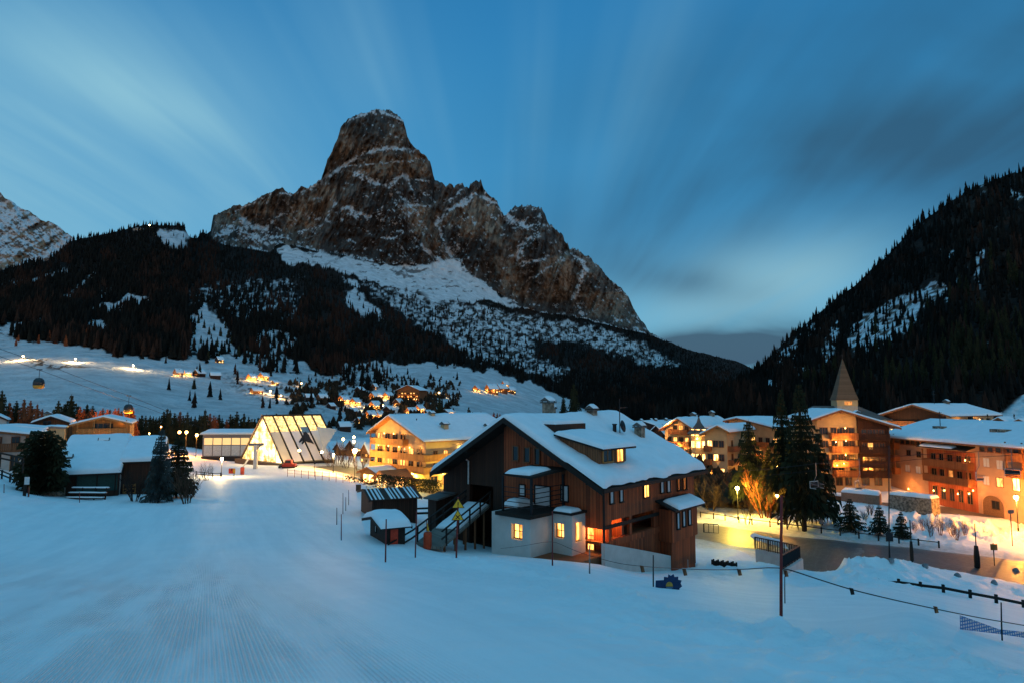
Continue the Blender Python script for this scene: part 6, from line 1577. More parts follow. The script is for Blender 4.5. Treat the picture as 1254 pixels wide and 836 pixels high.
for i, z in enumerate(zA[1:]):
    AF.balcony('g', yM + 0.3, mA.fac(1016 if i else 1020, 560)[0], z, 1.5, 1.05, 'wood_rail'); AF.balcony('g', 0.2, yM, z - 0.1, 1.1, 1.05, 'wood_dark')
    AF.row('g', yM + 0.5, mA.fac(1019, 560)[0], 4, z, 0.95, 1.9, lit=((1,), (), (2,), ())[i], mats=('glass', 'lit_dim'))
    AF.row('g', 0.8, yM - 0.5, 4, z + 0.5, 0.8, 1.1, lit=((), (), (2,), ())[i], mats=('glass', 'lit'), base=0.36)
    AF.window('g', mA.fac(1010, 560)[0], z + 0.8, 1.3, 1.1, 'glass', 'wood_mid', bars=2)
AF.row('g', 1.0, yM, 2, zA[0] + 0.2, 1.1, 1.5, frame='wood_mid'); AF.row('g', yM + 1, WA - 1, 3, zA[0] + 0.1, 1.0, 1.8, frame='wood_mid')
for a, z in ((yM + 3, zA[1] + 2.2), (WA - 2.5, zA[1] + 1.9), (WA - 2.5, zA[3] + 1.8), (yM + 2.5, zA[3] + 2.0), (yM + 2.5, zA[4] + 1.9), (WA - 4, zA[2] + 2.0)): wlight(AF, 'g', a, 1.7, z, 400, (1.0, 0.42, 0.07))
AF.chimney(6, 3, 1.0, 1.1); 
# --- church
mc = Map(1060, 560, 160, 60)
cr = empty('church', at(1036, 540, 165), 0, 'church with a tall pointed shingle spire above a pale lit lantern', 'church'); cr.location.z = -14
def cz_(py): return at(1036, py, 165).z + 14
MB().box(-9, 9, -5, 8, 0, cz_(512)).build('nave', M['plaster_grey'], cr)
n0, n1, n2 = cz_(513), cz_(496.5), cz_(489.5)
MB()._add([(-10.5, -6, n0), (8.5, -6, n0), (8.5, 9, n0), (-10.5, 9, n0), (-7.5, 1.0, n1), (3.8, 1.0, n1)], [(0, 1, 5, 4), (1, 2, 5), (2, 3, 4, 5), (3, 0, 4), (0, 3, 2, 1)]).build('nave_roof', M['slate'], cr)
def sq(r_, z, ang=35): return [(r_ * math.cos(R(ang + 90 * k)), r_ * math.sin(R(ang + 90 * k)) , z) for k in range(4)]
tw_ = MB(); a_ = sq(3.35, n1 - 6, 35); tw_.prism(a_, (0, 0, 6 - 0.02)).build('tower', M['plaster_grey'], cr)
tw_ = MB(); tw_.prism(sq(3.4, n1, 35), (0, 0, n2 - n1)).build('lantern', M['plaster_cream'], cr)
b_ = sq(3.75, n2 + 0.01, 35); top_ = (0, 0, cz_(438))
sp = MB(); mid = sq(2.9, n2 + 1.9, 35)
sp._add(b_ + mid + [top_], [(0, 1, 5, 4), (1, 2, 6, 5), (2, 3, 7, 6), (3, 0, 4, 7), (4, 5, 8), (5, 6, 8), (6, 7, 8), (7, 4, 8), (0, 3, 2, 1)])
M['shingle'] = m_planks('larch_shingles', (0.085, 0.052, 0.030), (0.17, 0.105, 0.062), 0.35, horizontal=True)
spo = sp.build('spire', M['shingle'], cr); MB().bar((0, 0, cz_(439)), (0, 0, cz_(433)), 0.10).bar((-0.45, 0, cz_(435)), (0.45, 0, cz_(435)), 0.09).build('cross', M['metal_dark'], spo)
for k, w0 in ((2, 0.5), (3, 0.45)):
    A_, B_ = Vector(sq(3.42, 0, 35)[k]), Vector(sq(3.42, 0, 35)[(k + 1) % 4]); a = A_.lerp(B_, 0.36); b = A_.lerp(B_, 0.72)
    nn = Vector(((A_ + B_).x, (A_ + B_).y, 0)).normalized() * 0.04
    MB().prism([a + Vector((0, 0, n1 + 0.25)), b + Vector((0, 0, n1 + 0.25)), b + Vector((0, 0, n2 - 0.3)), a + Vector((0, 0, n2 - 0.3))], nn).build('lantern_window', M['lit_hot' if k == 3 else 'lit_dim'], cr)
for x, y in ((-5.5, -8.5), (6.5, -9.5)): 
    o = MB().box(-0.3, 0.3, -0.3, 0.3, 0, 0.4).build('flood_light', M['bulb_orange'], cr); o.location = (x, y, n0 - 2.5); l = lamp_light((0, 0, 0), 900, (1.0, 0.60, 0.25), 0.3, 'flood_lamp_light', cr); l.location = (x, y - 0.3, n0 - 1.5)
# --- broad snow-roofed house behind the long hotel
mC = Map(1160, 545, 150, 58)
WC = mC.fac(1083, 520)[0]; yr, zr = mC.fac(1117, 496, -1.2); yE, zE = mC.fac(1164, 510.5, -1.2); k0 = (zr - zE) / (yr - yE)
BC = building('broad_house', mC.loc, mC.rz, 'broad dark-gabled house with a wide snow roof behind the long hotel', 24, WC, zE - k0 * yE, zr - k0 * (WC - yr), yr, zr, 'wood_dark', 'wood_rail', 0.4, 1.2, 0.8, -yE, 2.0, 'house', seed=62, nsnow=(14, 12))
mb = MB(); BC.box(mb, 's', 0.2, 23.6, 0.0, 0.05, 0.0, BC.zroof(0) - 0.35); mb.build('plaster_front', M['plaster_cream'], BC.root)
BC.row('s', 1.0, 23, 6, BC.zroof(0) - 2.1, 1.0, 1.0, base=0.052); BC.balcony('g', 1, WC - 1, BC.zroof(0) - 2.6, 1.2, 1.0, 'wood_rail')
for a in (5, 14): wlight(BC, 's', a, 1.0, BC.zroof(0) - 1.2, 170, (1.0, 0.48, 0.10))
ds = MB().lathe([(0.03, 0), (0.3, 0.04), (0.6, 0.16), (0.75, 0.28)], 0, 0, 16).build('satellite_dish', M['metal_dark'], BC.root, True); ds.location = (9.0, -1.0, BC.zroof(0) - 0.9); ds.rotation_euler = (R(75), 0, R(-20))
BC.chimney(14, 6, 1.0, 1.0); 
def mast(root, x, y, z, h, par):
    return MB().bar((x, y, z), (x, y, z + h), 0.09).bar((x - 0.7, y, z + h * 0.8), (x + 0.7, y, z + h * 0.8), 0.06).bar((x - 0.5, y, z + h * 0.95), (x + 0.5, y, z + h * 0.95), 0.06).build('antenna_mast', M['metal_dark'], par)
mast(BC.root, 7, yr - 1, zr - 0.5, 4.0, BC.roof)
for px, pyb, Y, phi, pxW, pk, ev, lb in ((1232, 528, 142, 50, 1212, (1222, 512), (1233, 518), 'little orange-gabled hut tucked behind the long hotel roof'), (1256, 528, 140, 50, 1236, (1247, 514), (1258, 519), 'second small orange gable, partly cut by the edge of the snowy slope')):
    F_, mm = lodge('gabled_hut', lb, px, pyb, Y, phi, 7, pxW, pk, ev, ('wood_light', 'wood_rail'), (0.4,), int(px), 0.7, 'wood_rail', 3, 'lit', [('g', 1.5, 1.0, 1.8, 60)], 2, False, 0, 0.3, 'hut', bal=False)

# --- long peach hotel by the street: x runs towards the camera
mB = Map(1091, 600, 122, 173, -17.3)
LB = 46.0; zeB = mB.sid(1150, 537.5)[1]
BF_ = building('long_hotel', mB.loc, mB.rz, 'long peach-plastered hotel with a timber balcony bay, an arched passage and a flat snowy roof', LB, 17, zeB, zeB + 0.4, 9.5, zeB + 2.6, 'plaster_peach', 'wood_rail', 0.40, 1.3, 0.8, 1.7, 2.5, 'hotel', seed=71, nsnow=(20, 10))
def bs(px, py, y=0.0): return mB.sid(px, py, y)
xa, _ = bs(1103, 560); xb, _ = bs(1136, 560); xc, _ = bs(1194.5, 560)
for px, py, w_, h_, pn in ((1113, 557, 0.9, 0.9, 'glass'), (1125.5, 559, 0.9, 0.9, 'glass'), (1112, 577, 1.1, 1.2, 'curtain'), (1125, 579, 1.1, 1.2, 'curtain'), (1208.5, 571, 1.1, 1.3, 'curtain'), (1225, 574, 1.1, 1.3, 'curtain'), (1208.5, 593, 1.1, 1.3, 'curtain'), (1225, 595.5, 1.1, 1.3, 'lit')):
    a, z = bs(px, py); BF_.window('s', a, z, w_, h_, pn, 'plaster_peach' if pn == 'curtain' else 'wood_mid', bars=1, fw=0.08)
za_ = bs(1120, 541)[1]
for px in (1105, 1111.5, 1118, 1124, 1130.5, 1203, 1212.5, 1222.5, 1233, 1244):
    a, z = bs(px, 541 if px < 1140 else 546); BF_.window('s', a, zeB - 1.25, 0.9, 0.9, 'glass', 'wood_rail', bars=0, fw=0.16)
mb = MB(); BF_.box(mb, 's', xb, xc, 0.0, 0.12, -0.5, zeB - 1.7); mb.build('timber_bay', M['red_boards'], BF_.root)
zA1 = bs(1165, 571)[1]; zA2 = bs(1165, 590)[1]
for z in (zA1, zA2): BF_.balcony('s', xb + 0.2, xc - 0.2, z, 1.3, 1.05, 'wood_rail', posts=3, top=z + 2.6)
for z, lt in ((zA1, ()), (zA2, (2,)), (zA2 - 2.9, ())): BF_.row('s', xb + 0.6, xc - 0.4, 5, z + 0.02, 0.95, 1.9, lit=lt, mats=('glass', 'lit_dim'), base=0.122, frame='wood_rail')
aw = MB(); aw.prism([F_p for F_p in (BF_.pt('s', xb - 0.5, 0.0, zA1 + 3.4), BF_.pt('s', xb - 0.5, 1.7, zA1 + 2.9), BF_.pt('s', xb - 0.5, 1.7, zA1 + 3.05), BF_.pt('s', xb - 0.5, 0.0, zA1 + 3.55))], BF_.pt('s', xc - xb + 0.6, 0, 0))
awo = aw.build('awning_roof', M['wood_black'], BF_.root)
snow_sheet('awning_snow', awo, lambda U, V: (xb + 0.3 + U * (xc - xb - 3), -1.75 + V * 1.0, zA1 + 3.06 + V * 0.29), xc - xb - 3, 1.0, 0.22, 10, 3, 0.2, 12)
for i, (p0, p1) in enumerate(((1091, 1102),)):
    for py in (548, 563, 578): BF_.balcony('s', -0.2, xa - 0.2, bs(1097, py)[1], 1.1, 1.0, 'wood_rail', posts=2, top=bs(1097, py)[1] + 2.6)
for py in (563, 583): BF_.balcony('s', bs(1240, 560)[0], bs(1262, 560)[0], bs(1248, py)[1], 1.3, 1.1, 'wood_rail', posts=2, top=bs(1248, py)[1] + 2.6)
BF_.window('s', bs(1245, 595)[0], bs(1245, 600)[1], 1.1, 1.7, 'lit_hot', 'wood_rail')
# arch: flat brown panel, the passage's shade painted into its colour, with raised surround
ar0 = bs(1204, 620)[0]; ar1 = bs(1230, 620)[0]; arz = bs(1217, 606.5)[1]; rad = (ar1 - ar0) / 2; ac = (ar0 + ar1) / 2
def arch_pts(r_, z0, zc, out, n=14):
    return [BF_.pt('s', ac - r_, out, z0)] + [BF_.pt('s', ac - r_ * math.cos(math.pi * k / n), out, zc + (arz - zc) * (r_ / rad) * math.sin(math.pi * k / n)) for k in range(n + 1)] + [BF_.pt('s', ac + r_, out, z0)]
zc_ = arz - rad * 0.75
MB().prism(arch_pts(rad, -0.3, zc_, 0.004), BF_.pt('s', 0, 0.012, 0)).build('arch_shade_panel', m_plain('shaded_render', (0.16, 0.09, 0.05), 0.9), BF_.root)
o = MB(); P1 = arch_pts(rad, -0.3, zc_, 0.02); P2 = arch_pts(rad + 0.25, -0.3, zc_, 0.02)
for k in range(len(P1) - 1): o.prism([P1[k], P1[k + 1], P2[k + 1], P2[k]], BF_.pt('s', 0, 0.10, 0))
o.build('arch_surround', M['plaster_peach'], BF_.root)
BF_.window('s', ac + rad * 0.25, 1.2, 1.2, 1.1, 'glass', 'wood_dark', base=0.018, bars=1)
for px, w_ in ((1148, 1.0), (1155, 0.8), (1220, 1.2), (1230, 1.3)):
    a, _z = bs(px, 528, 4.0); BF_.chimney(a, 4.0, w_, 0.9, 'stone', cap=False)
mast(None, bs(1152, 530, 5)[0], 5.0, zeB + 1.5, 3.0, BF_.roof)
for px, py, pw in ((1189, 563, 160), (1150, 600, 320), (1180, 604, 320), (1119, 598, 420), (1199, 600, 300)):
    a, z = bs(px, py); wlight(BF_, 's', a, 1.0, z, pw, (1.0, 0.36, 0.08))
# garden walls below the brown hotel
def wall_run(name, pts, h, t, mat, label, snowt=0.3, seed=1, cat='wall'):
    root = empty(name, pts[0], 0, label, cat); o0 = Vector(pts[0]); mb = MB()
    for a, b in zip(pts[:-1], pts[1:]):
        a = Vector(a) - o0; b = Vector(b) - o0; mb.bar(a + Vector((0, 0, h / 2 - 0.5)), b + Vector((0, 0, h / 2 - 0.5)), t, h + 1.0)
    mb.build('masonry', mat, root)
    if snowt:
        a, b = Vector(pts[0]) - o0, Vector(pts[-1]) - o0; d = (b - a).normalized(); nn = Vector((-d.y, d.x, 0)) * (t + 0.1)
        snow_sheet('snow_cap', root, lambda U, V: (a.x + (b.x - a.x) * U + nn.x * (V - .5), a.y + (b.y - a.y) * U + nn.y * (V - .5), a.z + (b.z - a.z) * U + h + 0.003), (b - a).length, t + 0.1, snowt, 12, 3, 0.3, seed)
    return root
def gp(px, py, Y): v = at(px, py, Y); return Vector((v.x, Y, gz1(v.x, Y)))
wall_run('garage_block', [gp(1032, 606, 108), gp(1078, 610, 105)], 1.8, 3.6, m_plain('brown_render', (0.26, 0.15, 0.10), 0.9), 'low pinkish garage block with a snow-laden flat top below the brown hotel', 0.45, 3, 'garage')
wall_run('stone_wall', [gp(1094, 612, 102), gp(1146, 620, 97)], 2.2, 2.4, M['stone'], 'rubble stone terrace wall with snow on top beside the long hotel', 0.4, 4)
wall_run('dark_terrace', [gp(1020, 600, 112), gp(1034, 603, 110)], 1.6, 2.0, M['wood_mid'], 'short dark boarded terrace wall at the corner of the brown hotel', 0.3, 5)

# ------------------------------------------------------------------ the village on the slope
def far_pt(px, py):
    r = far_r(np.array([float(px)]), np.array([float(py)])); r = r + rock_disp(np.array([float(px)]), np.array([float(py)]), r)
    return at(px, py, float(r[0]))
rv = random.Random(99)
VW = {'w': ('plaster', 'wood_mid'), 'c': ('plaster_cream', 'wood_mid'), 'd': ('wood_dark', 'wood_dark'), 'b': ('wood_mid', 'wood_rail')}
def village_house(px, py, wpx, hpx, kind, lit, label, lamp=0, name='village_house', phi=None, floors=2, dy=None, glow=(1.0, 0.52, 0.12), snow=0.5):
    wpx *= 1.12; hpx *= 1.2
    p = far_pt(px, py) if dy is None else Vector((*at(px, py, dy).xy, gz1(at(px, py, dy).x, dy)))
    Y = p.y; W = wpx / FP * Y; H = hpx / FP * Y; phi = rv.uniform(15, 60) if phi is None else phi
    rz = math.pi / 2 - R(phi); c, s_ = math.cos(rz), math.sin(rz)
    Wl = W * 0.62; L = W * 0.75
    e = H * 0.52
    loc = p + Vector((W * 0.10, 0, 0))
    lo, hi = VW[kind]
    F_ = building(name, loc, rz, label, L, Wl, e, e, Wl / 2, H * 0.92, lo, hi if hi != 'wood_rail' else 'wood_mid', snow, W * 0.06, W * 0.05, W * 0.09, 0.25 * H + 2, 'house', 'houses of the village on the slope', purlins=False, seed=int(px), roof_t=0.25, upper=hi, upper_z=e * 0.5, nsnow=(4, 5), snowmat=M['snow_far'])
    n = 3 if W > 12 else 2
    fh = e / floors
    for fl in range(floors):
        for face, Ln in (('g', Wl), ('s', L)):
            for i in range(n):
                a = Ln * (i + 0.5) / n; mb = MB(); ww = min(1.4, Ln / n * 0.45)
                F_.box(mb, face, a - ww / 2, a + ww / 2, 0.07, 0.16, fl * fh + fh * 0.30, fl * fh + fh * 0.75)
                on = rv.random() < lit; mb.build('window', M[('lit_hot' if rv.random() < 0.4 else 'lit') if on else 'glass'], F_.root)
    if floors > 1 and W > 9:
        F_.balcony('g', 0.1, Wl - 0.1, e * 0.5 + 0.1, W * 0.05, 0.9, 'wood_mid')
    if lamp:
        F_.chimney(L * 0.5, Wl * 0.35, 0.8, 0.8, cap=False)
        wlight(F_, 'g', Wl * 0.4, 1.5, e * 0.55, lamp, glow); wlight(F_, 's', L * 0.4, 1.5, e * 0.55, lamp * 0.7, glow)
    return F_
VH = [(215, 461, 10, 9, 'w', .3, 'white farmhouse with a rounded gable, first house of the upper hamlet', 300), (226, 460, 9, 6, 'c', .7, 'low yellow-lit outbuilding beside the white farmhouse', 1300), (241, 461, 13, 8, 'd', 0, 'dark unlit barn in the middle of the upper hamlet', 0),
 (257, 463, 13, 7, 'd', 0, 'dark barn at the end of the upper hamlet row', 0), (266, 444, 9, 7, 'd', .1, 'lonely grey hut above the upper hamlet under the clearing', 0), (306, 466, 11, 8, 'c', .8, 'brightly glowing yellow house at the top of the village lane', 2600),
 (321, 465, 12, 8, 'c', .6, 'pale gabled house next to the brightly glowing one', 1500), (335, 471, 8, 5, 'd', .5, 'small hut with a reddish lamp on the lane', 500), (309, 482, 14, 7, 'b', .8, 'dark house with a row of small orange windows above the station', 200),
 (374, 490, 11, 7, 'd', .1, 'unlit grey house with a snowy roof above the glass station', 0), (391, 491, 13, 8, 'b', 0, 'brown-gabled house beside the snow bowl', 0), (419, 494, 13, 9, 'c', .9, 'yellow-lit chalet above the round snow bowl', 1700),
 (434, 497, 13, 9, 'c', .9, 'yellow-lit chalet beside the first one, nearer the big village hotel', 1700), (457, 490, 15, 9, 'c', .8, 'lamplit chalet with a broad snow roof below the big village hotel', 1400), (457, 502, 14, 10, 'c', .8, 'very bright chalet just below the broad-roofed one', 2200),
 (474, 489, 13, 8, 'c', .9, 'bright white-yellow house touching the big village hotel', 2200), (451, 513, 13, 9, 'b', .9, 'house with orange arched windows low in the village', 900), (463, 512, 10, 7, 'c', .5, 'little cream house beside the arched-window one', 600),
 (476, 506, 14, 8, 'd', 0, 'dark snow-roofed barn in the middle of the village', 0), (500, 508, 13, 8, 'c', .9, 'glowing house above the ridge of the honey-timber hotel', 1300), (513, 505, 12, 8, 'c', .7, 'lamplit house near the tall village spruce', 1100),
 (523, 510, 13, 7, 'b', .6, 'low house with orange ground-floor windows by the tall spruce', 600), (458, 477, 8, 7, 'w', .2, 'small pale house above the village, beside the meadow', 0), (440, 481, 12, 7, 'd', 0, 'dark roofed farmhouse at the upper edge of the village', 0),
 (487, 497, 12, 8, 'd', .3, 'dark house directly below the big village hotel', 200), (547, 508, 15, 6, 'b', .5, 'long low house right of the tall village spruce', 300), (430, 507, 12, 7, 'd', .1, 'dark house below the two yellow chalets', 0), (404, 500, 10, 6, 'd', 0, 'small barn at the rim of the round snow bowl', 0),
 (495, 516, 13, 8, 'd', .2, 'dark house tucked behind the peak of the honey-timber hotel', 0), (440, 519, 12, 7, 'w', .3, 'white house with a snow roof below the village', 300), (415, 527, 16, 9, 'd', .1, 'snow-roofed house behind the pale sail of the station', 0),
 (584, 480, 10, 8, 'w', .5, 'white lit house at the start of the meadow hamlet', 900), (598, 481, 15, 10, 'b', .6, 'brown-roofed house with a bright ground floor in the meadow hamlet', 1200), (611, 480, 13, 9, 'b', .2, 'steep dark roofed house in the middle of the meadow hamlet', 300),
 (617, 475, 9, 8, 'c', .9, 'yellow glowing house crowning the meadow hamlet', 1600), (624, 481, 10, 7, 'd', .3, 'dark house closing the meadow hamlet toward the woods', 300)]
for a in VH: village_house(*a[:7], lamp=a[7] * 2.6)
for px, py, wp, hp, k, lb, dy in ((432, 541, 24, 16, 'd', 'dark timber house with a snowy roof among the small round lamps', 190), (449, 548, 22, 20, 'w', 'big snow-roofed block squeezed against the honey-timber hotel', 165), (288, 522, 10, 9, 'w', 'pale little house above the boarding hall roof', 240), (303, 523, 11, 9, 'w', 'second pale house above the boarding hall, nearer the glass station', 238), (318, 525, 15, 9, 'd', 'dark barn roof just left of the glass station ridge', 235), (415, 541, 18, 12, 'd', 'low dark house with a snowy roof behind the pale sail', 195)):
    village_house(px, py, wp, hp, k, 0.3, lb, 0, dy=dy, phi=40)
# the big village hotel
p = far_pt(513, 491)
BV = building('village_hotel', p, math.pi / 2 - R(20), 'large red-brown hotel with rows of lit windows high in the village', 18, 30 / FP * p.y, 12, 12, 15 / FP * p.y, 17, 'wood_rail', 'wood_mid', 0.5, 1.5, 1.0, 1.8, 6, 'hotel', seed=88, purlins=False, snowmat=M['snow_far'])
for i, z in enumerate((1.0, 4.2, 7.4)):
    BV.row('g', 0.5, BV.W - 0.5, 7, z, 1.6, 1.7, lit=[k for k in range(7) if (k + i) % 3 != 2], mats=('glass', 'lit_hot' if i == 0 else 'lit'), frame='wood_rail', bars=0); BV.balcony('g', 0.2, BV.W - 0.2, z - 0.4, 1.6, 1.0, 'wood_rail')
for k in range(3): wlight(BV, 'g', 4 + k * (BV.W - 8) / 2, 3.0, 3.5, 900, (1.0, 0.40, 0.08))
# summit station on the wooded ridge
p = far_pt(172, 283)
F_ = building('summit_station', p, math.pi / 2 - R(20), 'small lift building with a bright lamp on top of the wooded ridge', 16, 24, 6, 6, 12, 8, 'concrete', 'metal', 0.5, 1, 1, 1, 6, 'station', seed=90, purlins=False, snowmat=M['snow_far'])
F_.row('g', 1, 23, 5, 2, 2, 2, lit=(0,), bars=0)
pl = at(183, 276, p.y - 12); o = empty('ridge_lamp', pl, 0, 'bright lamp shining beside the lift building on the wooded ridge', 'lamp'); MB().lathe([(0.2, -1.2), (1.3, -0.6), (1.3, 0.6), (0.2, 1.2)], 0, 0, 10).build('lamp_head', M['bulb'], o); MB().bar((0, 0, -9), (0, 0, -1), 0.3).build('post', M['metal'], o)
lamp_light((0, 0, 0), 9000, (1.0, 0.62, 0.25), 0.5, 'lamp_light', o)
# ================================================================== street lamps and other lit lamps
def street_lamp(px, py, pyb, power, label, col=(1.0, 0.55, 0.15), Y=None, head='bulb', r_=0.17, group=None, style='post', name='street_lamp', post='metal_dark', lights=True):
    """street_lamp > post, lamp_head"""
    if Y is None: b = ghit(px, pyb)
    else: x = at(px, pyb, Y).x; b = Vector((x, Y, gz1(x, Y)))
    h = at(px, py, b.y).z - b.z
    root = empty(name, b, 0, label, 'lamp', group)
    pm = MB().tube([(0, 0, -0.3), (0, 0, h * 0.5), (0, 0, h - r_ * 1.3)], [0.075, 0.06, 0.045], 8); pm.tube([(0, 0, -0.3), (0, 0, 0.5)], 0.12, 8)
    pm.lathe([(r_ * 0.6, h - r_ * 1.5), (r_ * 0.8, h - r_ * 1.1)], 0, 0, 10)
    pm.build('post', M[post], root)
    hm = MB().lathe([(r_ * 0.45, h - r_ * 1.1), (r_ * 0.9, h - r_ * 0.5), (r_, h), (r_ * 0.8, h + r_ * 0.55), (r_ * 0.3, h + r_ * 0.85)], 0, 0, 14); hm.build('lamp_head', M[head], root, True)
    MB().lathe([(r_ * 1.25, h + r_ * 0.86), (r_ * 1.0, h + r_ * 1.0), (0.04, h + r_ * 1.3)], 0, 0, 14).build('lamp_cap', M['metal_dark'], root)
    if lights:
        l = lamp_light((0, 0, 0), power, col, r_ * 1.35, 'lamp_light', root); l.location = (0, -0.01, h)
        for o in root.children:
            if o.name.startswith('lamp_head') or o.name.startswith('lamp_cap'): o.visible_shadow = True
    return root
M['bulb_y'] = m_emit('yellow_lamp_glass', (1.0, 0.80, 0.22), 60.0)
def bare_light(root_loc, power, col, r_=0.2):
    return lamp_light(root_loc, power, col, r_)
YEL = (1.0, 0.66, 0.08); ORA = (1.0, 0.36, 0.05); WRM = (1.0, 0.58, 0.18)
def L_(px, py, pyb, power, label, col, Y=None, head='bulb', r_=0.17, **kw):
    root = street_lamp(px, py, pyb, 0, label, col, Y, head, r_, lights=False, **kw)
    h = max(v.co.z for v in root.children[1].data.vertices) - r_ * 0.85
    l = lamp_light((0, 0, 0), power, col, 0.10, 'lamp_light', root); l.location = (0, -r_ * 1.5, h - r_ * 1.9)
    return root
L_(904, 597, 638, 8500, 'brilliant yellow street lamp on a slim post beside the wet road', YEL, 96, 'bulb_y', 0.26)
L_(953, 606, 644, 2100, 'orange street lamp just in front of the tall spruces by the road', ORA, 92, 'bulb_orange', 0.20)
L_(954, 571, 606, 1500, 'small orange lamp glimpsed among the spruce branches', ORA, 118, 'bulb_orange', 0.18)
L_(979, 596, 612, 7000, 'orange lamp hidden behind the tall spruces at the foot of the brown hotel', ORA, 110, 'bulb_orange', 0.2)
L_(1247, 608, 648, 14000, 'bright orange street lamp in front of the long hotel arch', ORA, 90, 'bulb_orange', 0.30)
L_(1290, 610, 648, 6000, 'unseen orange street lamp added beyond the arch to warm the long hotel', ORA, 84, 'bulb_orange', 0.25)  # added outside the view to turn the hotel front more orange
L_(271, 561, 583, 3600, 'solitary bright lamp at the foot of the piste near the wooden rail', (1.0, 0.66, 0.26), None, 'bulb', 0.24)
L_(434, 551, 580, 9000, 'dazzling white-hot lamp over the terrace between station and balconied hotel', (1.0, 0.42, 0.07), 128, 'bulb', 0.45)
L_(408, 556, 577, 7000, 'second terrace lamp nearer the station, washing the snow white', (1.0, 0.50, 0.11), 136, 'bulb', 0.22)
for px, py, pw, lb in ((219, 528.5, 4200, 'first orange lamp of the close pair behind the spruces'), (227.5, 528.5, 4200, 'second orange lamp of the close pair behind the spruces'), (240.3, 532, 4200, 'orange lamp standing apart between the pair and the boarding hall'), (128, 517, 9000, 'orange lamp hidden behind the timber chalet, reddening the larches'), (160, 520, 9000, 'orange lamp beyond the barn ridge among the red larches'), (182, 530, 1800, 'faint orange lamp by the hedge behind the snowy barn'), (196, 522, 1200, 'small orange light high over the barn roof among the trees')):
    L_(px, py, 548, pw, lb, ORA, 166, 'bulb_orange', 0.34 if px > 200 else 0.16)
for px, py, Y, lb in ((420, 537, 165, 'small round garden lamp beside the pale sail'), (433, 534.5, 170, 'higher small round lamp in front of the snowy block'), (433, 540, 160, 'lower small round lamp in front of the snowy block')):
    L_(px, py, py + 16, 900, lb, (1.0, 0.66, 0.16), Y, 'bulb', 0.30)
L_(575, 585, 612, 5200, 'street lamp standing out of sight behind the big chalet, lighting the road yellow', YEL, 121, 'bulb_y', 0.22)
L_(505, 578, 600, 2200, 'low yellow lamp shining through the hedge before the balconied hotel', YEL, 124, 'bulb_y', 0.2)
# far lamps on the slope
def far_lamp(px, py, drop, power, label, col=WRM, r_=0.8, name='street_lamp', head='bulb'):
    p = far_pt(px, py + drop); h = drop / FP * p.y
    root = empty(name, p, 0, label, 'lamp'); MB().tube([(0, 0, -1), (0, 0, h)], 0.14, 6).build('post', M['metal_dark'], root)
    MB().lathe([(0.1, h - r_), (r_ * .8, h - r_ * .5), (r_ * .8, h + r_ * .5), (0.1, h + r_)], 0, 0, 8).build('lamp_head', M[head], root)
    l = lamp_light((0, 0, 0), power, col, 0.5, 'lamp_light', root); l.location = (0, -r_ - 0.8, h - 0.3)
far_lamp(28, 436, 4.5, 42000, 'slope floodlight in front of the dark heathery strip', (1.0, 0.62, 0.25), 0.9, 'floodlight'); far_lamp(92, 439, 4.5, 42000, 'slope floodlight at the middle of the open snow meadow', (1.0, 0.66, 0.30), 0.7, 'floodlight'); far_lamp(163, 447, 4.5, 38000, 'slope floodlight nearest the upper hamlet', (1.0, 0.68, 0.32), 0.7, 'floodlight')
far_lamp(537.6, 480.5, 5, 15000, 'lane lamp on the open meadow between village and hamlet', (1.0, 0.58, 0.18), 0.8); far_lamp(331, 478.5, 4, 13000, 'lane lamp above the glass station in the snow', (1.0, 0.60, 0.2), 0.7); far_lamp(369, 469, 4, 5000, 'small lane lamp under the dark woods', (1.0, 0.55, 0.16), 0.7)
for px, py, lb in ((446, 499, 'added village lane lamp between the two yellow chalets and the broad-roofed one'), (469, 496, 'added village lamp under the eaves of the bright chalets'), (427, 491, 'added village lamp shining on the snow behind the first yellow chalet'), (505, 499, 'added village lamp at the corner below the big village hotel'), (483, 511, 'added lamp in front of the dark village barn'), (344, 484, 'added lamp on the lane below the small hut with the reddish light'), (520, 515, 'added low lamp by the tall village spruce')):
    far_lamp(px, py, 3.5, 9000, lb, (1.0, 0.50, 0.10), 0.55)  # extra lane lamps, added to strengthen the village glow
far_lamp(583, 508, 4, 900, 'tiny reddish lamp among the larches behind the chalet roof', (1.0, 0.25, 0.1), 0.5, head='bulb_orange'); far_lamp(596, 515, 4, 900, 'faint lamp lower down among the larches behind the chalet roof', (1.0, 0.35, 0.1), 0.4, head='bulb_orange')

# ================================================================== huts and small things by the piste
ms = Map(455.5, 630, 57, 68)
Ls_ = ms.sid(511, 618)[0]; Ws_ = ms.fac(442, 626)[0]; ze_ = ms.sid(470, 611.5, -0.3)[1]; zr2 = ms.fac(448, 602, -0.3)[1]
SF_ = building('striped_shed', ms.loc, ms.rz, 'low dark shed whose ribbed roof shows alternating stripes of snow', Ls_, Ws_, ze_, ze_, Ws_ / 2, zr2, 'wood_dark', 'wood_dark', 0, 0.3, 0.3, 0.35, 1.2, 'shed', purlins=False, roof_t=0.1)
st_ = MB(); nst = 13
for i in range(nst):
    if i in (4, 9): continue
    a = -0.2 + (Ls_ + 0.4) * (i + 0.25) / nst; wd = (Ls_ + 0.4) / nst * (0.30 + 0.25 * ((i * 7) % 3) / 2)
    y0, y1 = -0.30, Ws_ / 2 - 0.05
    st_.prism([(a, y0, SF_.zroof(0) + y0 * (zr2 - ze_) / (Ws_ / 2) + 0.102), (a + wd, y0, SF_.zroof(0) + y0 * (zr2 - ze_) / (Ws_ / 2) + 0.102), (a + wd, y1, SF_.zroof(y1) + 0.102), (a, y1, SF_.zroof(y1) + 0.102)], (0, 0, 0.035))
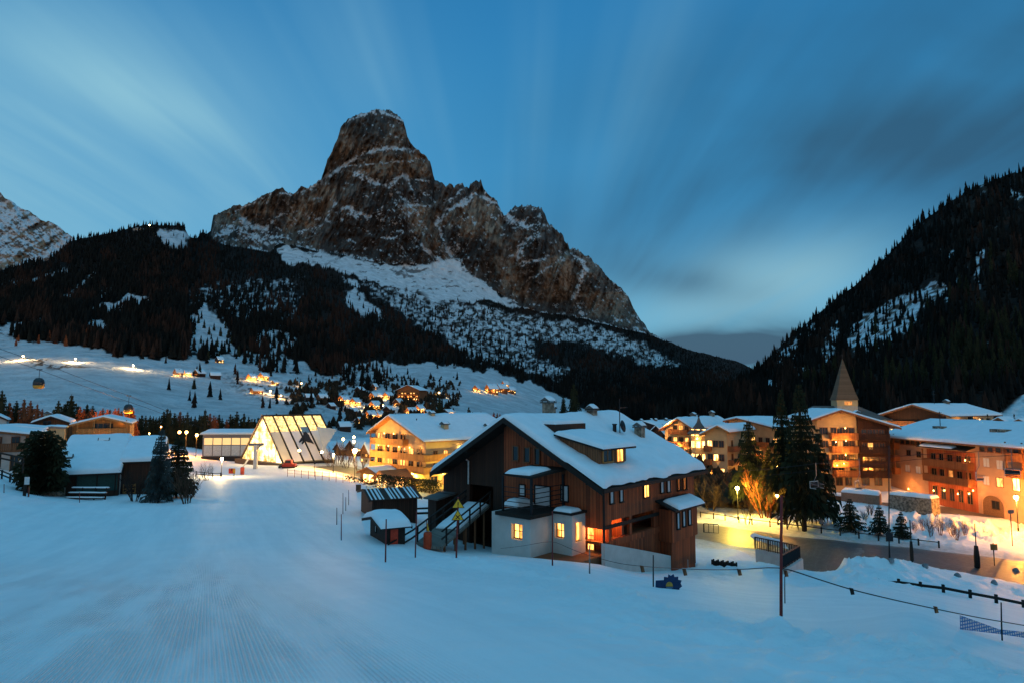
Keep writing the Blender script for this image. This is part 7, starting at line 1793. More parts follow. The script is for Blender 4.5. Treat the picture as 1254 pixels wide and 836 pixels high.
st_.build('snow_stripes', M['snow'], SF_.roof)
mh2 = Map(471.5, 667, 43.5, 62)
Lh2 = mh2.sid(496, 664)[0]; Wh2 = mh2.fac(453, 665)[0]; zE2 = mh2.fac(469.5, 648, -0.35)[1]; zR2 = mh2.fac(458.5, 637, -0.35)[1]
H2 = building('snowy_hut', mh2.loc, mh2.rz, 'tiny dark hut with a bright red door under a thick cap of snow', Lh2, Wh2, zE2, zE2, Wh2 / 2, zR2 + .1, 'wood_black', 'wood_black', 0.42, 0.45, 0.3, 0.45, 0.8, 'hut', purlins=False, roof_t=0.08, nsnow=(6, 6))
MB().box(mh2.sid(478, 660)[0], mh2.sid(487, 660)[0], -0.06, -0.003, -0.4, zE2 + 0.05).build('door', m_plain('red_door_paint', (0.55, 0.045, 0.015), 0.5), H2.root)
H2.window('g', Wh2 * 0.6, zE2 * 0.4, 0.25, 0.6, 'curtain', 'wood_black', bars=0, fw=0.04)
# buried roof corners between hut and shed
for i, (px, py, Y, w_, lb) in enumerate(((500, 634, 52, 3.6, 'dark timber edge of a snow-buried lean-to between hut and shed'), (512, 627, 58, 3.4, 'long dark board edging a snow drift behind the tiny hut'))):
    p = ghit(px, py); o = MB().prism([(-w_, -0.5, 0.25), (w_, 0.6, 0.35), (w_, 0.9, 0.35), (-w_, -0.2, 0.25)], (0, 0, 0.16)).build('timber_beam', M['wood_black'], None, loc=p); tag(o, lb, 'beam')
# warning sign
p = Vector((at(558.5, 679, 36).x, 36, 0)); p.z = gz1(p.x, p.y)
sg = empty('warning_sign', p, 0, 'red post with two yellow warning triangles, an exclamation mark over a cross', 'sign')
top = at(561, 608, 36) - p
MB().bar((0, 0.04, -0.4), top + Vector((0, 0.04, 0)), 0.09).build('post', M['metal_red'], sg)
M['sign_yellow'] = m_plain('sign_yellow', (0.85, 0.42, 0.02), 0.5, var=0.03); M['sign_black'] = m_plain('sign_black', (0.012, 0.012, 0.012), 0.5)
for (ax_, ay_), (bx_, by_), cxx, glyph in (((561, 609), (553, 621.5), 569, '!'), ((560.6, 623), (552.7, 636.5), 568.4, 'x')):
    A = at(ax_, ay_, 36) - p; B = at(bx_, by_, 36) - p; Cc = at(cxx, by_, 36) - p
    mid = (A + B + Cc) / 3
    pl = MB().prism([A + Vector((0, -0.01, 0)), B + Vector((0, -0.01, 0)), Cc + Vector((0, -0.01, 0))], (0, 0.02, 0)).build('sign_plate', M['sign_black'], sg)
    k_ = 0.84; MB().prism([mid + (q - mid) * k_ + Vector((0, -0.016, 0)) for q in (A, B, Cc)], (0, 0.005, 0)).build('sign_face', M['sign_yellow'], pl)
    g_ = MB(); s0_ = (A - B).length / 0.75
    if glyph == '!':
        g_.prism([mid + Vector((-0.035 * 1.0, -0.024, 0.20 * s0_ * .8)), mid + Vector((0.035, -0.024, 0.20 * s0_ * .8)), mid + Vector((0.018, -0.024, -0.06)), mid + Vector((-0.018, -0.024, -0.06))], (0, 0.006, 0))
        g_.box(mid.x - 0.03, mid.x + 0.03, mid.y - 0.024, mid.y - 0.018, mid.z - 0.15, mid.z - 0.09)
    else:
        for sg_ in (-1, 1): g_.bar(mid + Vector((-0.11 * sg_, -0.022, -0.13)), mid + Vector((0.11 * sg_, -0.022, 0.09)), 0.045, 0.006, up=(0, 1, 0)); 
    g_.build('symbol', M['sign_black'], pl)
# padded orange-red post with a yellow ribbon
p = ghit(523.5, 672); k_ = p.y / FP
b = empty('padded_post', p, 0, 'fat orange-red padded cylinder on a stake at the foot of the ramp', 'post')
MB().lathe([(5.0 * k_ * .8, 0), (5.0 * k_, 0.1), (5.0 * k_, 18 * k_), (4 * k_, 20 * k_)], 0, 0, 16).build('padding', m_plain('orange_padding', (0.50, 0.05, 0.012), 0.6), b, True)
MB().bar((0, 0, -0.2), (-0.08, 0, 35 * k_), 0.05).build('stake', M['metal_red'], b); MB().prism([(-0.12, 0, 22 * k_), (0.10, 0, 20.5 * k_), (-0.02, 0, 31 * k_)], (0, 0.03, 0)).build('ribbon', M['sign_yellow'], b)
# slalom and marker poles
def pole(px, pyt, pyb, mat, label, r_=0.018, group=None, Y=None, pxt=None, name='marker_pole'):
    p = ghit(px, pyb) if Y is None else Vector((at(px, pyb, Y).x, Y, gz1(at(px, pyb, Y).x, Y)))
    t = at(px if pxt is None else pxt, pyt, p.y) - p
    o = MB().tube([(0, 0, -0.3), t * 0.5, t], [r_ * 1.15, r_, r_ * 0.85], 8).build(name, M[mat], None, True, p)
    return tag(o, label, 'pole', group), p, p + t
g_ = 'thin poles beside the striped shed'
for i, a in enumerate([(412.5, 621, 642, 'shortest and outermost'), (418, 629, 661, 'nearest and tallest'), (420, 603, 629, 'middle'), (423.5, 608, 625, 'second'), (427, 599, 618, 'farthest uphill')]):
    pole(a[0], a[1], a[2], 'metal_red' if i == 1 else 'metal_dark', a[3] + ' of the thin poles stuck in the snow before the striped shed', 0.03, g_)
pole(472, 635, 688, 'metal_red', 'red slalom pole in front of the tiny hut', 0.035, pxt=473); pole(508.5, 625, 682, 'metal_red', 'red slalom pole between the tiny hut and the ramp', 0.035, pxt=510)
for px, a, b_, lb in ((5, 592, 603, 'first'), (34.5, 596, 608, 'second'), (97.5, 602, 615, 'third')): pole(px, a, b_, 'metal_red', lb + ' short reddish stake along the uphill edge by the pine', 0.035)
pole(1088.5, 545, 690, 'metal_dark', 'very tall thin dark mast standing by the road before the hotels', 0.06, Y=70)
# rope fence along the berm
_, b1, t1_ = pole(676.5, 625, 692, 'metal_red', 'tall dark-red rope post in front of the white annex', 0.035)
_, b2, t2_ = pole(722, 667, 702, 'metal', 'grey rope post in front of the lit door', 0.035)
_, b3, t3_ = pole(800, 679, 718, 'metal_dark', 'thin dark rope post next to the blue sun-shaped board', 0.03)
_, b4, t4_ = pole(954, 606, 752, 'metal_red', 'tallest dark red pole standing on the snow bank above the road', 0.030, pxt=957, Y=12.6)
_, b5, t5_ = pole(961, 705, 738, 'metal_dark', 'short dark stake just behind the tallest red pole', 0.02)
_, b6, t6_ = pole(1226, 737, 771, 'metal_dark', 'thin stake holding the blue net at the edge of the piste', 0.015, Y=15)
rp = [at(613, 671, 43), at(640, 668, 40), at(676.3, 661, b1.y), at(700, 672, 31), at(722, 680, b2.y), at(760, 690, b2.y), at(800, 694, b3.y), at(860, 697, 20), at(905, 697, 16), at(955.5, 693, 12.55), at(1000, 708, 12.3), at(1043, 721.5, 12.2), at(1095, 734, 12.4), at(1146, 745, 13), at(1200, 756, 14), at(1254, 765, 15), at(1330, 778, 16)]
rr = []
for a, b in zip(rp[:-1], rp[1:]):
    for i in range(4): rr.append(a.lerp(b, i / 4))
rr.append(rp[-1])
for _ in range(2): rr = [rr[0]] + [(rr[i - 1] + rr[i] * 2 + rr[i + 1]) / 4 for i in range(1, len(rr) - 1)] + [rr[-1]]
tag(MB().tube(rr, 0.011, 6).build('rope', M['metal_dark']), 'dark rope strung from post to post along the edge of the piste', 'rope')
for px, py, Y, mt2_, lb in ((786, 696, 27, 'wood_mid', 'small brown rag on the rope near the thin dark post'), (838, 700, 22, 'wood_mid', 'brown rag hanging on the rope past the blue board'), (905, 700, 16, 'wood_mid', 'brown rag hanging on the rope before the road bend'), (962, 701.5, 12.4, 'wood_mid', 'brown tag tied to the rope at the tall red pole'), (1043, 723.5, 12.2, 'wood_black', 'black knotted strap dangling from the rope over the snow pile'), (1146, 746, 13, 'wood_rail', 'orange-brown tag on the rope below the wooden rail fence')):
    p = at(px, py, Y); s_ = 4.2 * Y / FP
    tag(MB().prism([(-s_ * .6, 0, s_), (s_ * .5, 0, s_ * .8), (s_ * .9, 0.01, -s_ * .9), (-s_ * .1, 0.01, -s_ * 1.0)], (0, 0.012, 0)).build('rag', M[mt2_], None, loc=p), lb, 'rag')
# blue sun-shaped board
Ys = b3.y - 0.1; o_ = at(820, 720, Ys)
pts = [(240,525),(345,520),(348,478),(398,485),(405,445),(435,465),(470,443),(482,480),(530,475),(528,515),(572,525),(560,560),(578,600),(545,625),(540,690),(238,650)]
bd = empty('sun_board', o_, 0, 'dark blue advertising board cut like a spiky rising sun with an orange half disc', 'sign')
def bp(x, y, d): return at(780 + x / 10.45, 660 + y / 10.45, Ys) - o_ + Vector((0, d, 0))
MB().prism([bp(x, y, 0) for x, y in pts], (0, 0.03, 0)).build('board', m_plain('navy_paint', (0.012, 0.035, 0.10), 0.5), bd)
MB().prism([bp(415 + 46 * math.cos(math.pi * k / 12), 600 - 60 * math.sin(math.pi * k / 12), -0.006) for k in range(13)], (0, 0.004, 0)).build('emblem', m_plain('emblem_orange', (0.60, 0.30, 0.05), 0.5), bd)
MB().prism([bp(370, 604, -0.006), bp(462, 612, -0.006), bp(440, 636, -0.006), bp(385, 628, -0.006)], (0, 0.004, 0)).build('emblem_ribbon', M['inkblue'], bd)
# blue net
m, nb = newmat('blue_netting'); x, y, z = nb.sep(nb.obj_coord())
gx = ((x * 14).fract() - 0.5).abs().step(0.30, 0.42) + ((z * 14).fract() - 0.5).abs().step(0.30, 0.42)
M['net'] = finish(m, nb, (0.03, 0.16, 0.38), 0.7, alpha=(gx.clamp() * 0.7 + 0.25))
n0_ = at(1175.5, 752.5, 14.5)
tag(MB().prism([at(1175.5, 752.5, 14.5) - n0_, at(1175.8, 770, 14.5) - n0_, at(1226, 776, 15) - n0_, at(1330, 792, 16) - n0_, at(1330, 784, 16) - n0_, at(1254, 773, 15.3) - n0_, at(1224, 770, 15) - n0_], (0, 0.006, 0)).build('safety_net', M['net'], None, loc=n0_), 'sagging blue safety net by its thin stake at the edge of the piste', 'net')

# ------------------------------------------------------------------ fences
def fence(name, pts, label, ph=1.0, rails=(0.9, 0.5), pr=0.12, rr_=0.09, mat='wood_black', cat='fence', caps=False, step=None):
    """pts: points on the ground; a post at each, rails between; fence > post, rail"""
    root = empty(name, pts[0], 0, label, cat); o0 = Vector(pts[0])
    for i, p in enumerate(pts):
        q = Vector(p) - o0; MB().bar(q - Vector((0, 0, 0.4)), q + Vector((0, 0, ph)), pr).build('post', M[mat], root)
    for k, z in enumerate(rails):
        mb = MB()
        for a, b in zip(pts[:-1], pts[1:]): mb.bar(Vector(a) - o0 + Vector((0, -pr * .5 - rr_ * .4, z)), Vector(b) - o0 + Vector((0, -pr * .5 - rr_ * .4, z)), rr_ * 0.7, rr_)
        mb.build('rail', M[mat], root)
    return root
def fp(px, py, Y): v = at(px, py, Y); return v
fence('rail_fence', [fp(1076, 722, 46), fp(1101, 722, 45.5), fp(1127.7, 726, 44.5), fp(1155.7, 729.5, 44), fp(1188.6, 736, 43.5), fp(1220.5, 742, 43), fp(1254, 749, 42.5), fp(1290, 756, 42)], 'dark wooden rail fence stepping down across the snow toward the road', 0.75, (0.55,), 0.14, 0.16)
fence('rail_fence', [gp(1000, 705, 60), gp(1016.6, 697, 61), gp(1027.5, 692, 62.5), gp(1038.8, 687, 64), gp(1049.4, 684, 65.5)], 'short row of dark posts with one rail on the crest of the snow pile', 0.9, (0.75,), 0.16, 0.12)
rd = []
for px in (858, 874, 888, 905, 921, 943, 964, 985, 1006, 1029, 1052, 1076, 1101, 1125, 1150):
    py = np.interp(px, [858, 888, 921, 964, 1006, 1052, 1101, 1150], [633, 637, 642, 648, 653, 659, 665, 671]); p = ghit(px, py); rd.append(p)
fence('road_fence', rd, 'long low post-and-rail fence along the far side of the wet road', 0.85, (0.7,), 0.14, 0.10)
fence('rail_fence', [ghit(240, 583), ghit(250, 584), ghit(260, 585), ghit(270, 585)], 'low wooden rail beside the solitary piste lamp', 0.9, (0.8, 0.45), 0.12, 0.1)
fence('rail_fence', [fp(-30, 560, 62), fp(0, 566, 61), fp(14, 569, 60.5), fp(28, 573, 60)], 'upper dark railing with snow on its rails on the bank before the old house', 0.9, (0.9, 0.45), 0.1, 0.14)
fence('rail_fence', [ghit(-20, 582), ghit(2, 586), ghit(12, 590), ghit(20, 594), ghit(28, 598)], 'lower crooked dark fence sinking into the snow below the old house', 1.1, (1.0, 0.55), 0.14, 0.14)
g0 = [gp(425, 594, 108), gp(438, 590, 110), gp(452, 588, 111)]
fence('white_fence', [ghit(449, 607), ghit(458, 605), ghit(467, 603.5), ghit(476, 602), ghit(484, 600.5)], 'pale slatted fence on the snow crest behind the striped shed', 1.3, (1.25, 0.9, 0.55, 0.25), 0.12, 0.10, 'metal_white')
for i, (a, b, lb) in enumerate((((352, 583), (420, 590), 'line of thin orange poles and rope across the foot of the piste'),)):
    n = 9; P_ = [ghit(a[0] + (b[0] - a[0]) * k / (n - 1), a[1] + (b[1] - a[1]) * k / (n - 1)) for k in range(n)]
    fence('piste_fence', P_, lb, 1.3, (1.1, 0.6), 0.06, 0.03, 'metal_red')
# iron railing on the retaining wall of the yard
P0, P1_, P2_ = fp(925, 671, 63), fp(979, 683, 58), fp(957, 697, 51)
def iron(name, A, B, label, h=1.05, gap=0.28):
    root = empty(name, A, 0, label, 'railing'); mb = MB(); d = B - A; n = int(d.length / gap)
    for i in range(n + 1):
        q = d * (i / n); mb.bar(q, q + Vector((0, 0, h)), 0.06 if i % 6 else 0.14)
    mb.build('grille', M['metal_dark'], root); MB().bar((0, 0, h), d + Vector((0, 0, h)), 0.09).bar((0, 0, 0.08), d + Vector((0, 0, 0.08)), 0.06).build('handrail', M['metal_dark'], root)
    return root
iron('iron_railing', P0, P1_, 'black iron railing with close upright bars across the end of the snowy yard'); iron('iron_railing', P1_, P2_, 'black iron railing running toward the viewer above the white retaining wall', gap=0.22)
wb = MB(); 
for A, B in ((P1_, P2_), (P0, P1_)):
    d = (B - A).normalized(); n_ = Vector((-d.y, d.x, 0)) * 0.3
    wb.prism([A + Vector((0, 0, 0)), B, B + n_, A + n_], (0, 0, -4.5))
tag(wb.build('retaining_wall', M['plaster']), 'white retaining wall under the black iron railing', 'wall')
snb = snow_sheet('snow_drift', None, lambda U, V: (P0.x + 0.5 + U * (P1_.x - P0.x - 1.0), P0.y + (P1_.y - P0.y) * U + 1.0 + V * 1.8, P0.z + (P1_.z - P0.z) * U + 0.55 + 0 * V), 4.5, 1.8, 0.5, 8, 5, 0.6, 15)
MB().box(P0.x + 0.6, P1_.x - 0.6, P1_.y + 2.2, P0.y + 1.5, P1_.z - 1, P1_.z + 0.5)
tag(snb, None, None, None, 'structure')
iron('iron_gate', ghit(862, 652), ghit(880, 653), 'thin wire gate by the far corner of the chalet yard', 1.2, 0.5)
A, B = ghit(872, 690), ghit(902, 693); pk = MB(); n_ = 16
for i in range(n_):
    q = (B - A) * (i / (n_ - 1)); pk.bar(q - Vector((0, 0, 0.3)), q + Vector((0, 0, 0.30 + 0.08 * math.sin(i * 2.1))), 0.11)
pk.bar((0, 0, 0.04), (B - A) + Vector((0, 0, 0.04)), 0.07)
tag(pk.build('picket_fence', M['wood_black'], None, loc=A), 'tips of a picket fence poking out of the yard snow beside the chalet', 'fence')
# road signs and wrapped posts
def sign_post(px, pyt, pyb, label, board=None, wrap=None, Y=None, name='road_sign', mat='metal_dark'):
    b = ghit(px, pyb); k_ = b.y / FP
    root = empty(name, b, 0, label, 'sign' if board else 'post'); h = (pyb - pyt) * k_
    MB().tube([(0, 0, -0.3), (0, 0, h)], 0.05, 8).build('post', M[mat], root)
    if board: w_, z0, z1, m2 = board; MB().box(-w_ * k_, w_ * k_, -0.10, -0.055, (pyb - z1) * k_, (pyb - z0) * k_).build('board', M[m2], root)
    if wrap: z0, z1, r_ = wrap; MB().lathe([(r_ * k_ * .8, (pyb - z1) * k_), (r_ * k_, (pyb - z1) * k_ + .1), (r_ * k_ * 1.05, (pyb - (z0 + z1) / 2) * k_), (r_ * k_ * .7, (pyb - z0) * k_)], 0, 0, 10).build('wrapping', M['wood_black'], root, True)
    return root
sign_post(1090, 653, 686, 'dark rectangular sign board on a post at the roadside, before the small firs', (4.3, 653.5, 663.5, 'metal_dark'))
sign_post(1117, 639, 688, 'slim roadside post with a dark wrapped foot on top of the snow pile', wrap=(664, 687, 2.0), name='wrapped_post')
sign_post(1197, 643, 696, 'tall roadside post with a fat dark wrapped base, near the yellow-brown sign', wrap=(669, 695, 3.0), name='wrapped_post')
sign_post(1218, 666, 693, 'small yellow-brown sign on a post beside the wrapped post', (4.0, 667, 674, 'wood_light'))
sign_post(1240, 626, 668, 'unlit grey street lantern in front of the orange lamp', (3.6, 626, 630, 'metal'), name='unlit_lantern')
b = ghit(1006.5, 652); k_ = b.y / FP; r_ = empty('warning_sign', b, 0, 'small grey triangular sign seen from behind at the far roadside under the spruces', 'sign')
MB().tube([(0, 0, -0.3), (0, 0, 18 * k_)], 0.045, 8).build('post', M['metal'], r_); MB().prism([(-3.8 * k_, -0.06, 10 * k_), (3.8 * k_, -0.06, 10 * k_), (0, -0.06, 17 * k_)], (0, 0.03, 0)).build('sign_plate', M['metal'], r_)
def boulder(px, py, w_, label, seed):
    p = ghit(px, py); k_ = p.y / FP * w_ / 2; rg = np.random.RandomState(seed)
    u = np.linspace(0, 2 * math.pi, 15)[:-1]; v = np.linspace(-0.3, math.pi / 2, 7); U, V_ = np.meshgrid(u, v, indexing='ij')
    rad = 1 + 0.22 * fbm(np.cos(U) * 1.5 + seed, np.sin(U) * 1.5 + V_, 3, seed)
    X = np.cos(U) * np.cos(V_) * rad; Y_ = np.sin(U) * np.cos(V_) * rad; Z_ = np.sin(V_) * rad * 1.2
    P_ = np.stack([X, Y_, Z_], -1) * k_; P_ = np.concatenate([P_, P_[:1]], 0)
    o = np_mesh('boulder', P_.reshape(-1, 3), grid_faces(15, 7), M['stone_grey'] if 'stone_grey' in M else M['stone']); o.location = p
    return tag(o, label, 'boulder')
M['stone_grey'] = m_plain('grey_rock', (0.22, 0.22, 0.23), 0.9, var=0.3, scale=2.0)
for a in ((1133, 694, 7.5, 'grey boulder on the snow pile near the slim wrapped post', 1), (1173, 706, 7.5, 'grey boulder in the middle of the roadside row', 2), (1217, 714, 7, 'grey boulder at the low end of the roadside row', 3), (1091, 688, 7, 'small grey boulder at the foot of the dark sign board', 4), (1244, 699, 7, 'grey boulder across the junction by the yellow-brown sign', 5)):
    boulder(*a)
# ------------------------------------------------------------------ by the pine: benches, shelter, sign
pb_ = ghit(106, 611); k_ = pb_.y / FP
tb = empty('timber_rack', pb_, R(-3), 'long dark timber rack of stacked benches with snow on every plank', 'rack')
for i, (z, y) in enumerate(((0.25, -0.5), (0.75, -0.15), (1.25, 0.3))):
    MB().box(-24 * k_, 24 * k_, y, y + 0.5, z - 0.12, z).build('plank', M['wood_black'], tb)
    snow_sheet('plank_snow', tb, lambda U, V, y=y, z=z: (-23 * k_ + U * 46 * k_, y + 0.03 + V * 0.44, z + 0.003 + 0 * U), 46 * k_, 0.44, 0.13, 10, 3, 0.12, 20 + i)
for x in (-22, -8, 8, 22): MB().bar((x * k_, 0.1, -0.3), (x * k_, 0.35, 1.3), 0.12).build('leg', M['wood_black'], tb)
p = ghit(76, 603); k_ = p.y / FP; sh = empty('small_shelter', p, 0, 'small brown log shelter with a snow cap between the pine and the timber rack', 'shelter')
MB().box(-8 * k_, 9 * k_, 0, 1.6, -0.2, 12 * k_).build('wall', M['wood_dark'], sh); MB().box(-10 * k_, 11 * k_, -0.4, 1.9, 12 * k_ + .002, 13 * k_).build('roof', M['wood_black'], sh)
MB().bar((-8 * k_, -0.35, -0.2), (-8 * k_, -0.3, 12 * k_), 0.12).build('post', M['wood_mid'], sh)
snow_sheet('roof_snow', sh, lambda U, V: (-10 * k_ + U * 21 * k_, -0.4 + V * 2.3, 13 * k_ + 0.003 + 0 * U), 21 * k_, 2.3, 0.28, 6, 5, 0.25, 24)
p = ghit(31, 607); k_ = p.y / FP; sn_ = empty('snowy_signpost', p, 0, 'dark post with a snow-plastered white board in front of the pine', 'sign')
MB().bar((-0.1, 0, -0.3), (-0.1, 0, 17 * k_), 0.22).build('post', M['wood_black'], sn_); MB().bar((0.35, 0, -0.3), (0.35, 0, 12 * k_), 0.09).build('stake', M['wood_mid'], sn_); MB().box(-0.08, 0.42, -0.16, -0.11, 14 * k_, 23 * k_).build('board', M['curtain'], sn_)
bw = ghit(52, 605); k_ = bw.y / FP; mbw = MB()
tag(MB().lathe([(14 * k_, -0.4), (14 * k_, 0.45), (12.6 * k_, 0.5), (12.4 * k_, -0.4)], 0, 0, 28).build('planter_wall', M['stone'], None, True, bw + Vector((0, 1.5, 0))), 'round low stone planter wall under the broad dark pine', 'wall')
# ------------------------------------------------------------------ by the lift station
def stp(px, py, Y): v = at(px, py, Y); return Vector((v.x, v.y, gz1(v.x, v.y)))
p = stp(313, 562, 138); k_ = p.y / FP; o = empty('lift_pylon', p, 0, 'steel T-shaped lift pylon in front of the glass station gable', 'pylon')
MB().bar((0, 0, -0.5), (0, 0, 29 * k_), 0.7).build('column', M['metal_white'], o); MB().bar((-8 * k_, 0, 29 * k_), (9 * k_, 0, 29.5 * k_), 0.5).bar((0, 0, 22 * k_), (6 * k_, 0, 29 * k_), 0.3).build('crossarm', M['metal'], o)
for x in (-7, 0, 8): MB().lathe([(0.25, 29.6 * k_), (0.3, 30.6 * k_)], x * k_, 0, 10).build('sheave', M['metal_dark'], o)
p = stp(297, 571, 118); k_ = p.y / FP; o = empty('snow_gun', p, 0, 'tilted pale boom on a red padded base at the station forecourt', 'snow gun')
MB().lathe([(2.2 * k_, 0), (2.4 * k_, 8 * k_), (1.5 * k_, 9 * k_)], 0, 0, 12).build('padding', m_plain('red_padding', (0.5, 0.06, 0.03), 0.6), o, True); MB().bar((0, 0, 8 * k_), (7 * k_, 0, 19 * k_), 0.22).build('boom', M['metal_white'], o)
p = stp(284, 567, 122); k_ = p.y / FP; o = empty('red_panel', p, 0, 'small bright red crash mat standing left of the tilted boom', 'crash mat'); MB().box(-3.6 * k_, 3.6 * k_, 0, 0.3, 0.0, 6 * k_).build('mat', m_plain('red_mat', (0.55, 0.05, 0.02), 0.6), o); MB().bar((0, -0.05, 3 * k_), (0, -0.05, 6 * k_), 0.5, 0.06).build('strap', M['wood_black'], o)
p = ghit(286.5, 585); k_ = p.y / FP; o = empty('yellow_sign', p, 0, 'thin post with a small yellow sign on the slope below the station', 'sign'); MB().bar((0, 0, -0.3), (0, 0, 11 * k_), 0.08).build('post', M['wood_mid'], o); MB().box(-1.2 * k_, 1.2 * k_, -0.08, -0.05, 6 * k_, 11 * k_).build('board', M['sign_yellow'], o)
p = stp(355, 563, 138); k_ = p.y / FP
v = empty('groomer', p, R(8), 'dark red snow groomer parked under the snowboarder banner', 'vehicle')
MB().box(-8 * k_, 7 * k_, -1.0, 1.2, 2 * k_, 5 * k_).prism([(-6 * k_, -0.9, 5 * k_), (3 * k_, -0.9, 5 * k_), (2 * k_, -0.9, 9.5 * k_), (-4.5 * k_, -0.9, 9.5 * k_)], (0, 1.9, 0)).build('body', m_plain('dark_red_paint', (0.20, 0.02, 0.015), 0.4), v)
MB().prism([(-4.8 * k_, -0.93, 6 * k_), (2.0 * k_, -0.93, 6 * k_), (1.4 * k_, -0.93, 9 * k_), (-4 * k_, -0.93, 9 * k_)], (0, 0.02, 0)).build('window', M['glass'], v)
for s_ in (-1.25, 0.85):
    tm_ = MB().prism([(-8.5 * k_, s_, 0.3), (-7 * k_, s_, 0), (6.5 * k_, s_, 0), (8 * k_, s_, 0.3), (8 * k_, s_, 2 * k_), (-8.5 * k_, s_, 2 * k_)], (0, 0.55, 0)).build('track', M['metal_dark'], v)
MB().box(-11 * k_, -9.5 * k_, -1.8, 1.8, 0.1, 3 * k_).bar((-9.5 * k_, 0, 1.5 * k_), (-7 * k_, 0, 2.5 * k_), 0.25).build('blade', M['metal_dark'], v)
p = ghit(385, 583); k_ = p.y / FP; o = empty('slope_sign', p, 0, 'thin pole with a small round board where the bright terrace begins', 'sign'); MB().bar((0, 0, -0.3), (0, 0, 17 * k_), 0.07).build('post', M['metal_dark'], o); MB().lathe([(0.05, 15 * k_), (1.3 * k_, 15.4 * k_), (1.3 * k_, 17 * k_), (0.05, 17.4 * k_)], 0, 0, 10).build('board', M['metal_dark'], o)
p = ghit(439, 602); k_ = p.y / FP; o = empty('back_of_sign', p, 0, 'square brown sign board seen from behind at the crest above the shed', 'sign'); MB().bar((0, 0, -0.3), (0, 0, 3 * k_), 0.1).build('post', M['wood_mid'], o); MB().box(-3 * k_, 3 * k_, -0.1, -0.05, 1 * k_, 9 * k_).build('board', M['wood_mid'], o)

# ------------------------------------------------------------------ ropeways
def cable(pts, r_, label):
    P_ = []
    for a, b in zip(pts[:-1], pts[1:]):
        L0 = (b - a).length
        for i in range(12):
            f = i / 12; q = a.lerp(b, f); q.z -= L0 * 0.004 * 4 * f * (1 - f); P_.append(q)
    P_.append(pts[-1]); tag(MB().tube(P_, r_, 5).build('lift_cable', M['metal_dark']), label, 'cable')
cable([at(-90, 404, 118), at(47.8, 452.4, 140), at(180, 499, 172), at(250, 524, 190)], 0.045, 'nearer gondola cable slanting down over the snow meadow')
cable([at(-20, 420, 135), at(62, 448, 145), at(158.5, 484.4, 165), at(250, 520, 190)], 0.045, 'farther gondola cable slanting down over the snow meadow')
def gondola(px, pyt, pyb_, wpx, Y, label):
    t = at(px, pyt, Y); k_ = Y / FP; h = (pyb_ - pyt) * k_; w_ = wpx / 2 * k_
    root = empty('gondola', t, R(25), label, 'gondola', None); hb = wpx * 1.05 * k_; zb = -h
    MB().bar((0, 0, 0.1), (0, 0, -h + hb), 0.09).bar((-0.5, 0, 0.05), (0.5, 0, 0.05), 0.2).build('hanger', M['metal_dark'], root)
    prof = [(0.62, 0.0), (0.90, 0.10), (1.0, 0.32)]; prof2 = [(1.0, 0.325), (1.0, 0.55), (0.88, 0.80), (0.55, 0.97), (0.12, 1.0)]
    MB().lathe([(r * w_, zb + z * hb) for r, z in prof], 0, 0, 14).build('lower_shell', m_plain('orange_yellow_paint', (0.55, 0.26, 0.03), 0.45), root, True)
    MB().lathe([(r * w_ * 0.985, zb + z * hb) for r, z in prof2], 0, 0, 14).build('cabin_glass', M['glass'], root, True)
    fr_ = MB()
    for a in range(4):
        c_, s_ = math.cos(a * math.pi / 2 + .78), math.sin(a * math.pi / 2 + .78); fr_.tube([(w_ * c_ * r * 1.01, w_ * s_ * r * 1.01, zb + z * hb) for r, z in prof2], 0.05, 5)
    fr_.build('frame', M['metal_dark'], root)
gondola(48.5, 452.4, 475.5, 12.6, 140, 'gondola cabin with a yellow belly, hanging higher on the near cable'); gondola(158, 484.4, 505.5, 10.6, 165, 'gondola cabin with a yellow belly, hanging lower, just above the red larches')
YC = 66
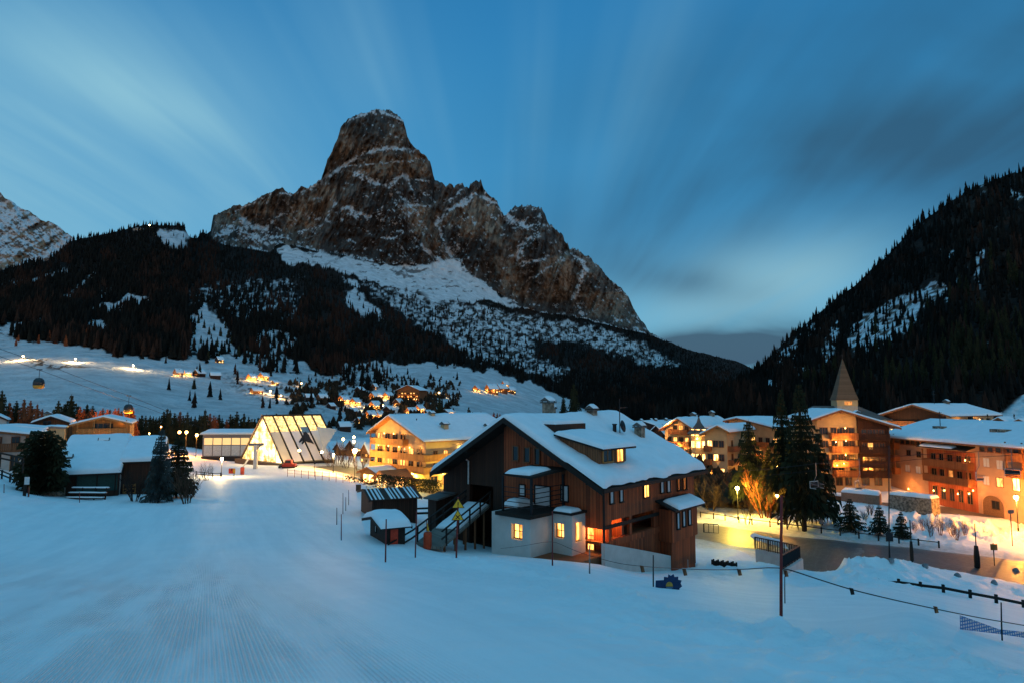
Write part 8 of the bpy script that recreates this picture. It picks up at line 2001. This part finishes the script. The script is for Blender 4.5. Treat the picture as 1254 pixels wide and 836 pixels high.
cable([at(900, 577, YC + 14), at(999, 567, YC), at(1052, 561.5, YC), at(1124, 556, YC), at(1196, 552.5, YC), at(1236, 549.5, YC), at(1420, 538, YC - 8)], 0.022, 'chairlift cable crossing in front of the long hotel')
cable([at(900, 585, YC + 18), at(1124, 561.5, YC + 4), at(1254, 556, YC + 3), at(1420, 545, YC - 4)], 0.022, 'second lower chairlift cable crossing in front of the long hotel')
def chair(px, pyt, pyb_, label, rz):
    t = at(px, pyt, YC); k_ = YC / FP; h = (pyb_ - pyt) * k_
    root = empty('lift_chair', t, rz, label, 'lift chair', None)
    MB().tube([(0, 0, 0.08), (0, 0, -0.5 * h), (0.0, 0.28, -0.72 * h), (0, 0.30, -0.80 * h)], 0.035, 8).build('hanger', M['metal'], root)
    MB().tube([(-0.6, 0.3, -0.72 * h), (-0.62, 0.28, -h), (-0.6, -0.35, -h - 0.02)], 0.03, 6).tube([(0.6, 0.3, -0.72 * h), (0.62, 0.28, -h), (0.6, -0.35, -h - 0.02)], 0.03, 6).bar((-0.6, 0.3, -0.74 * h), (0.6, 0.3, -0.74 * h), 0.05).build('frame', M['metal_white'], root)
    MB().prism([(-0.6, 0.25, -h + 0.02), (0.6, 0.25, -h + 0.02), (0.6, -0.30, -h + 0.06), (-0.6, -0.30, -h + 0.06)], (0, 0, 0.06)).build('seat', M['metal_dark'], root)
    MB().prism([(-0.6, 0.27, -h + 0.18), (0.6, 0.27, -h + 0.18), (0.6, 0.30, -h + 0.58), (-0.6, 0.30, -h + 0.58)], (0, 0.04, 0)).build('backrest', M['metal_dark'], root)
    MB().tube([(-0.6, 0.2, -h + 0.45), (-0.6, -0.4, -h + 0.35), (0.6, -0.4, -h + 0.35), (0.6, 0.2, -h + 0.45)], 0.022, 6).build('safety_bar', M['metal'], root)
for a in ((999, 567, 596, 'empty lift chair hanging before the tall dark spruces', 0.5), (1052, 561.5, 597, 'empty lift chair hanging in front of the garage block', 0.8), (1198, 552.5, 586, 'empty lift chair hanging at the edge of the timber bay', 0.9), (1238, 549.5, 582, 'empty lift chair hanging over the arch of the long hotel', -0.6)): chair(*a)
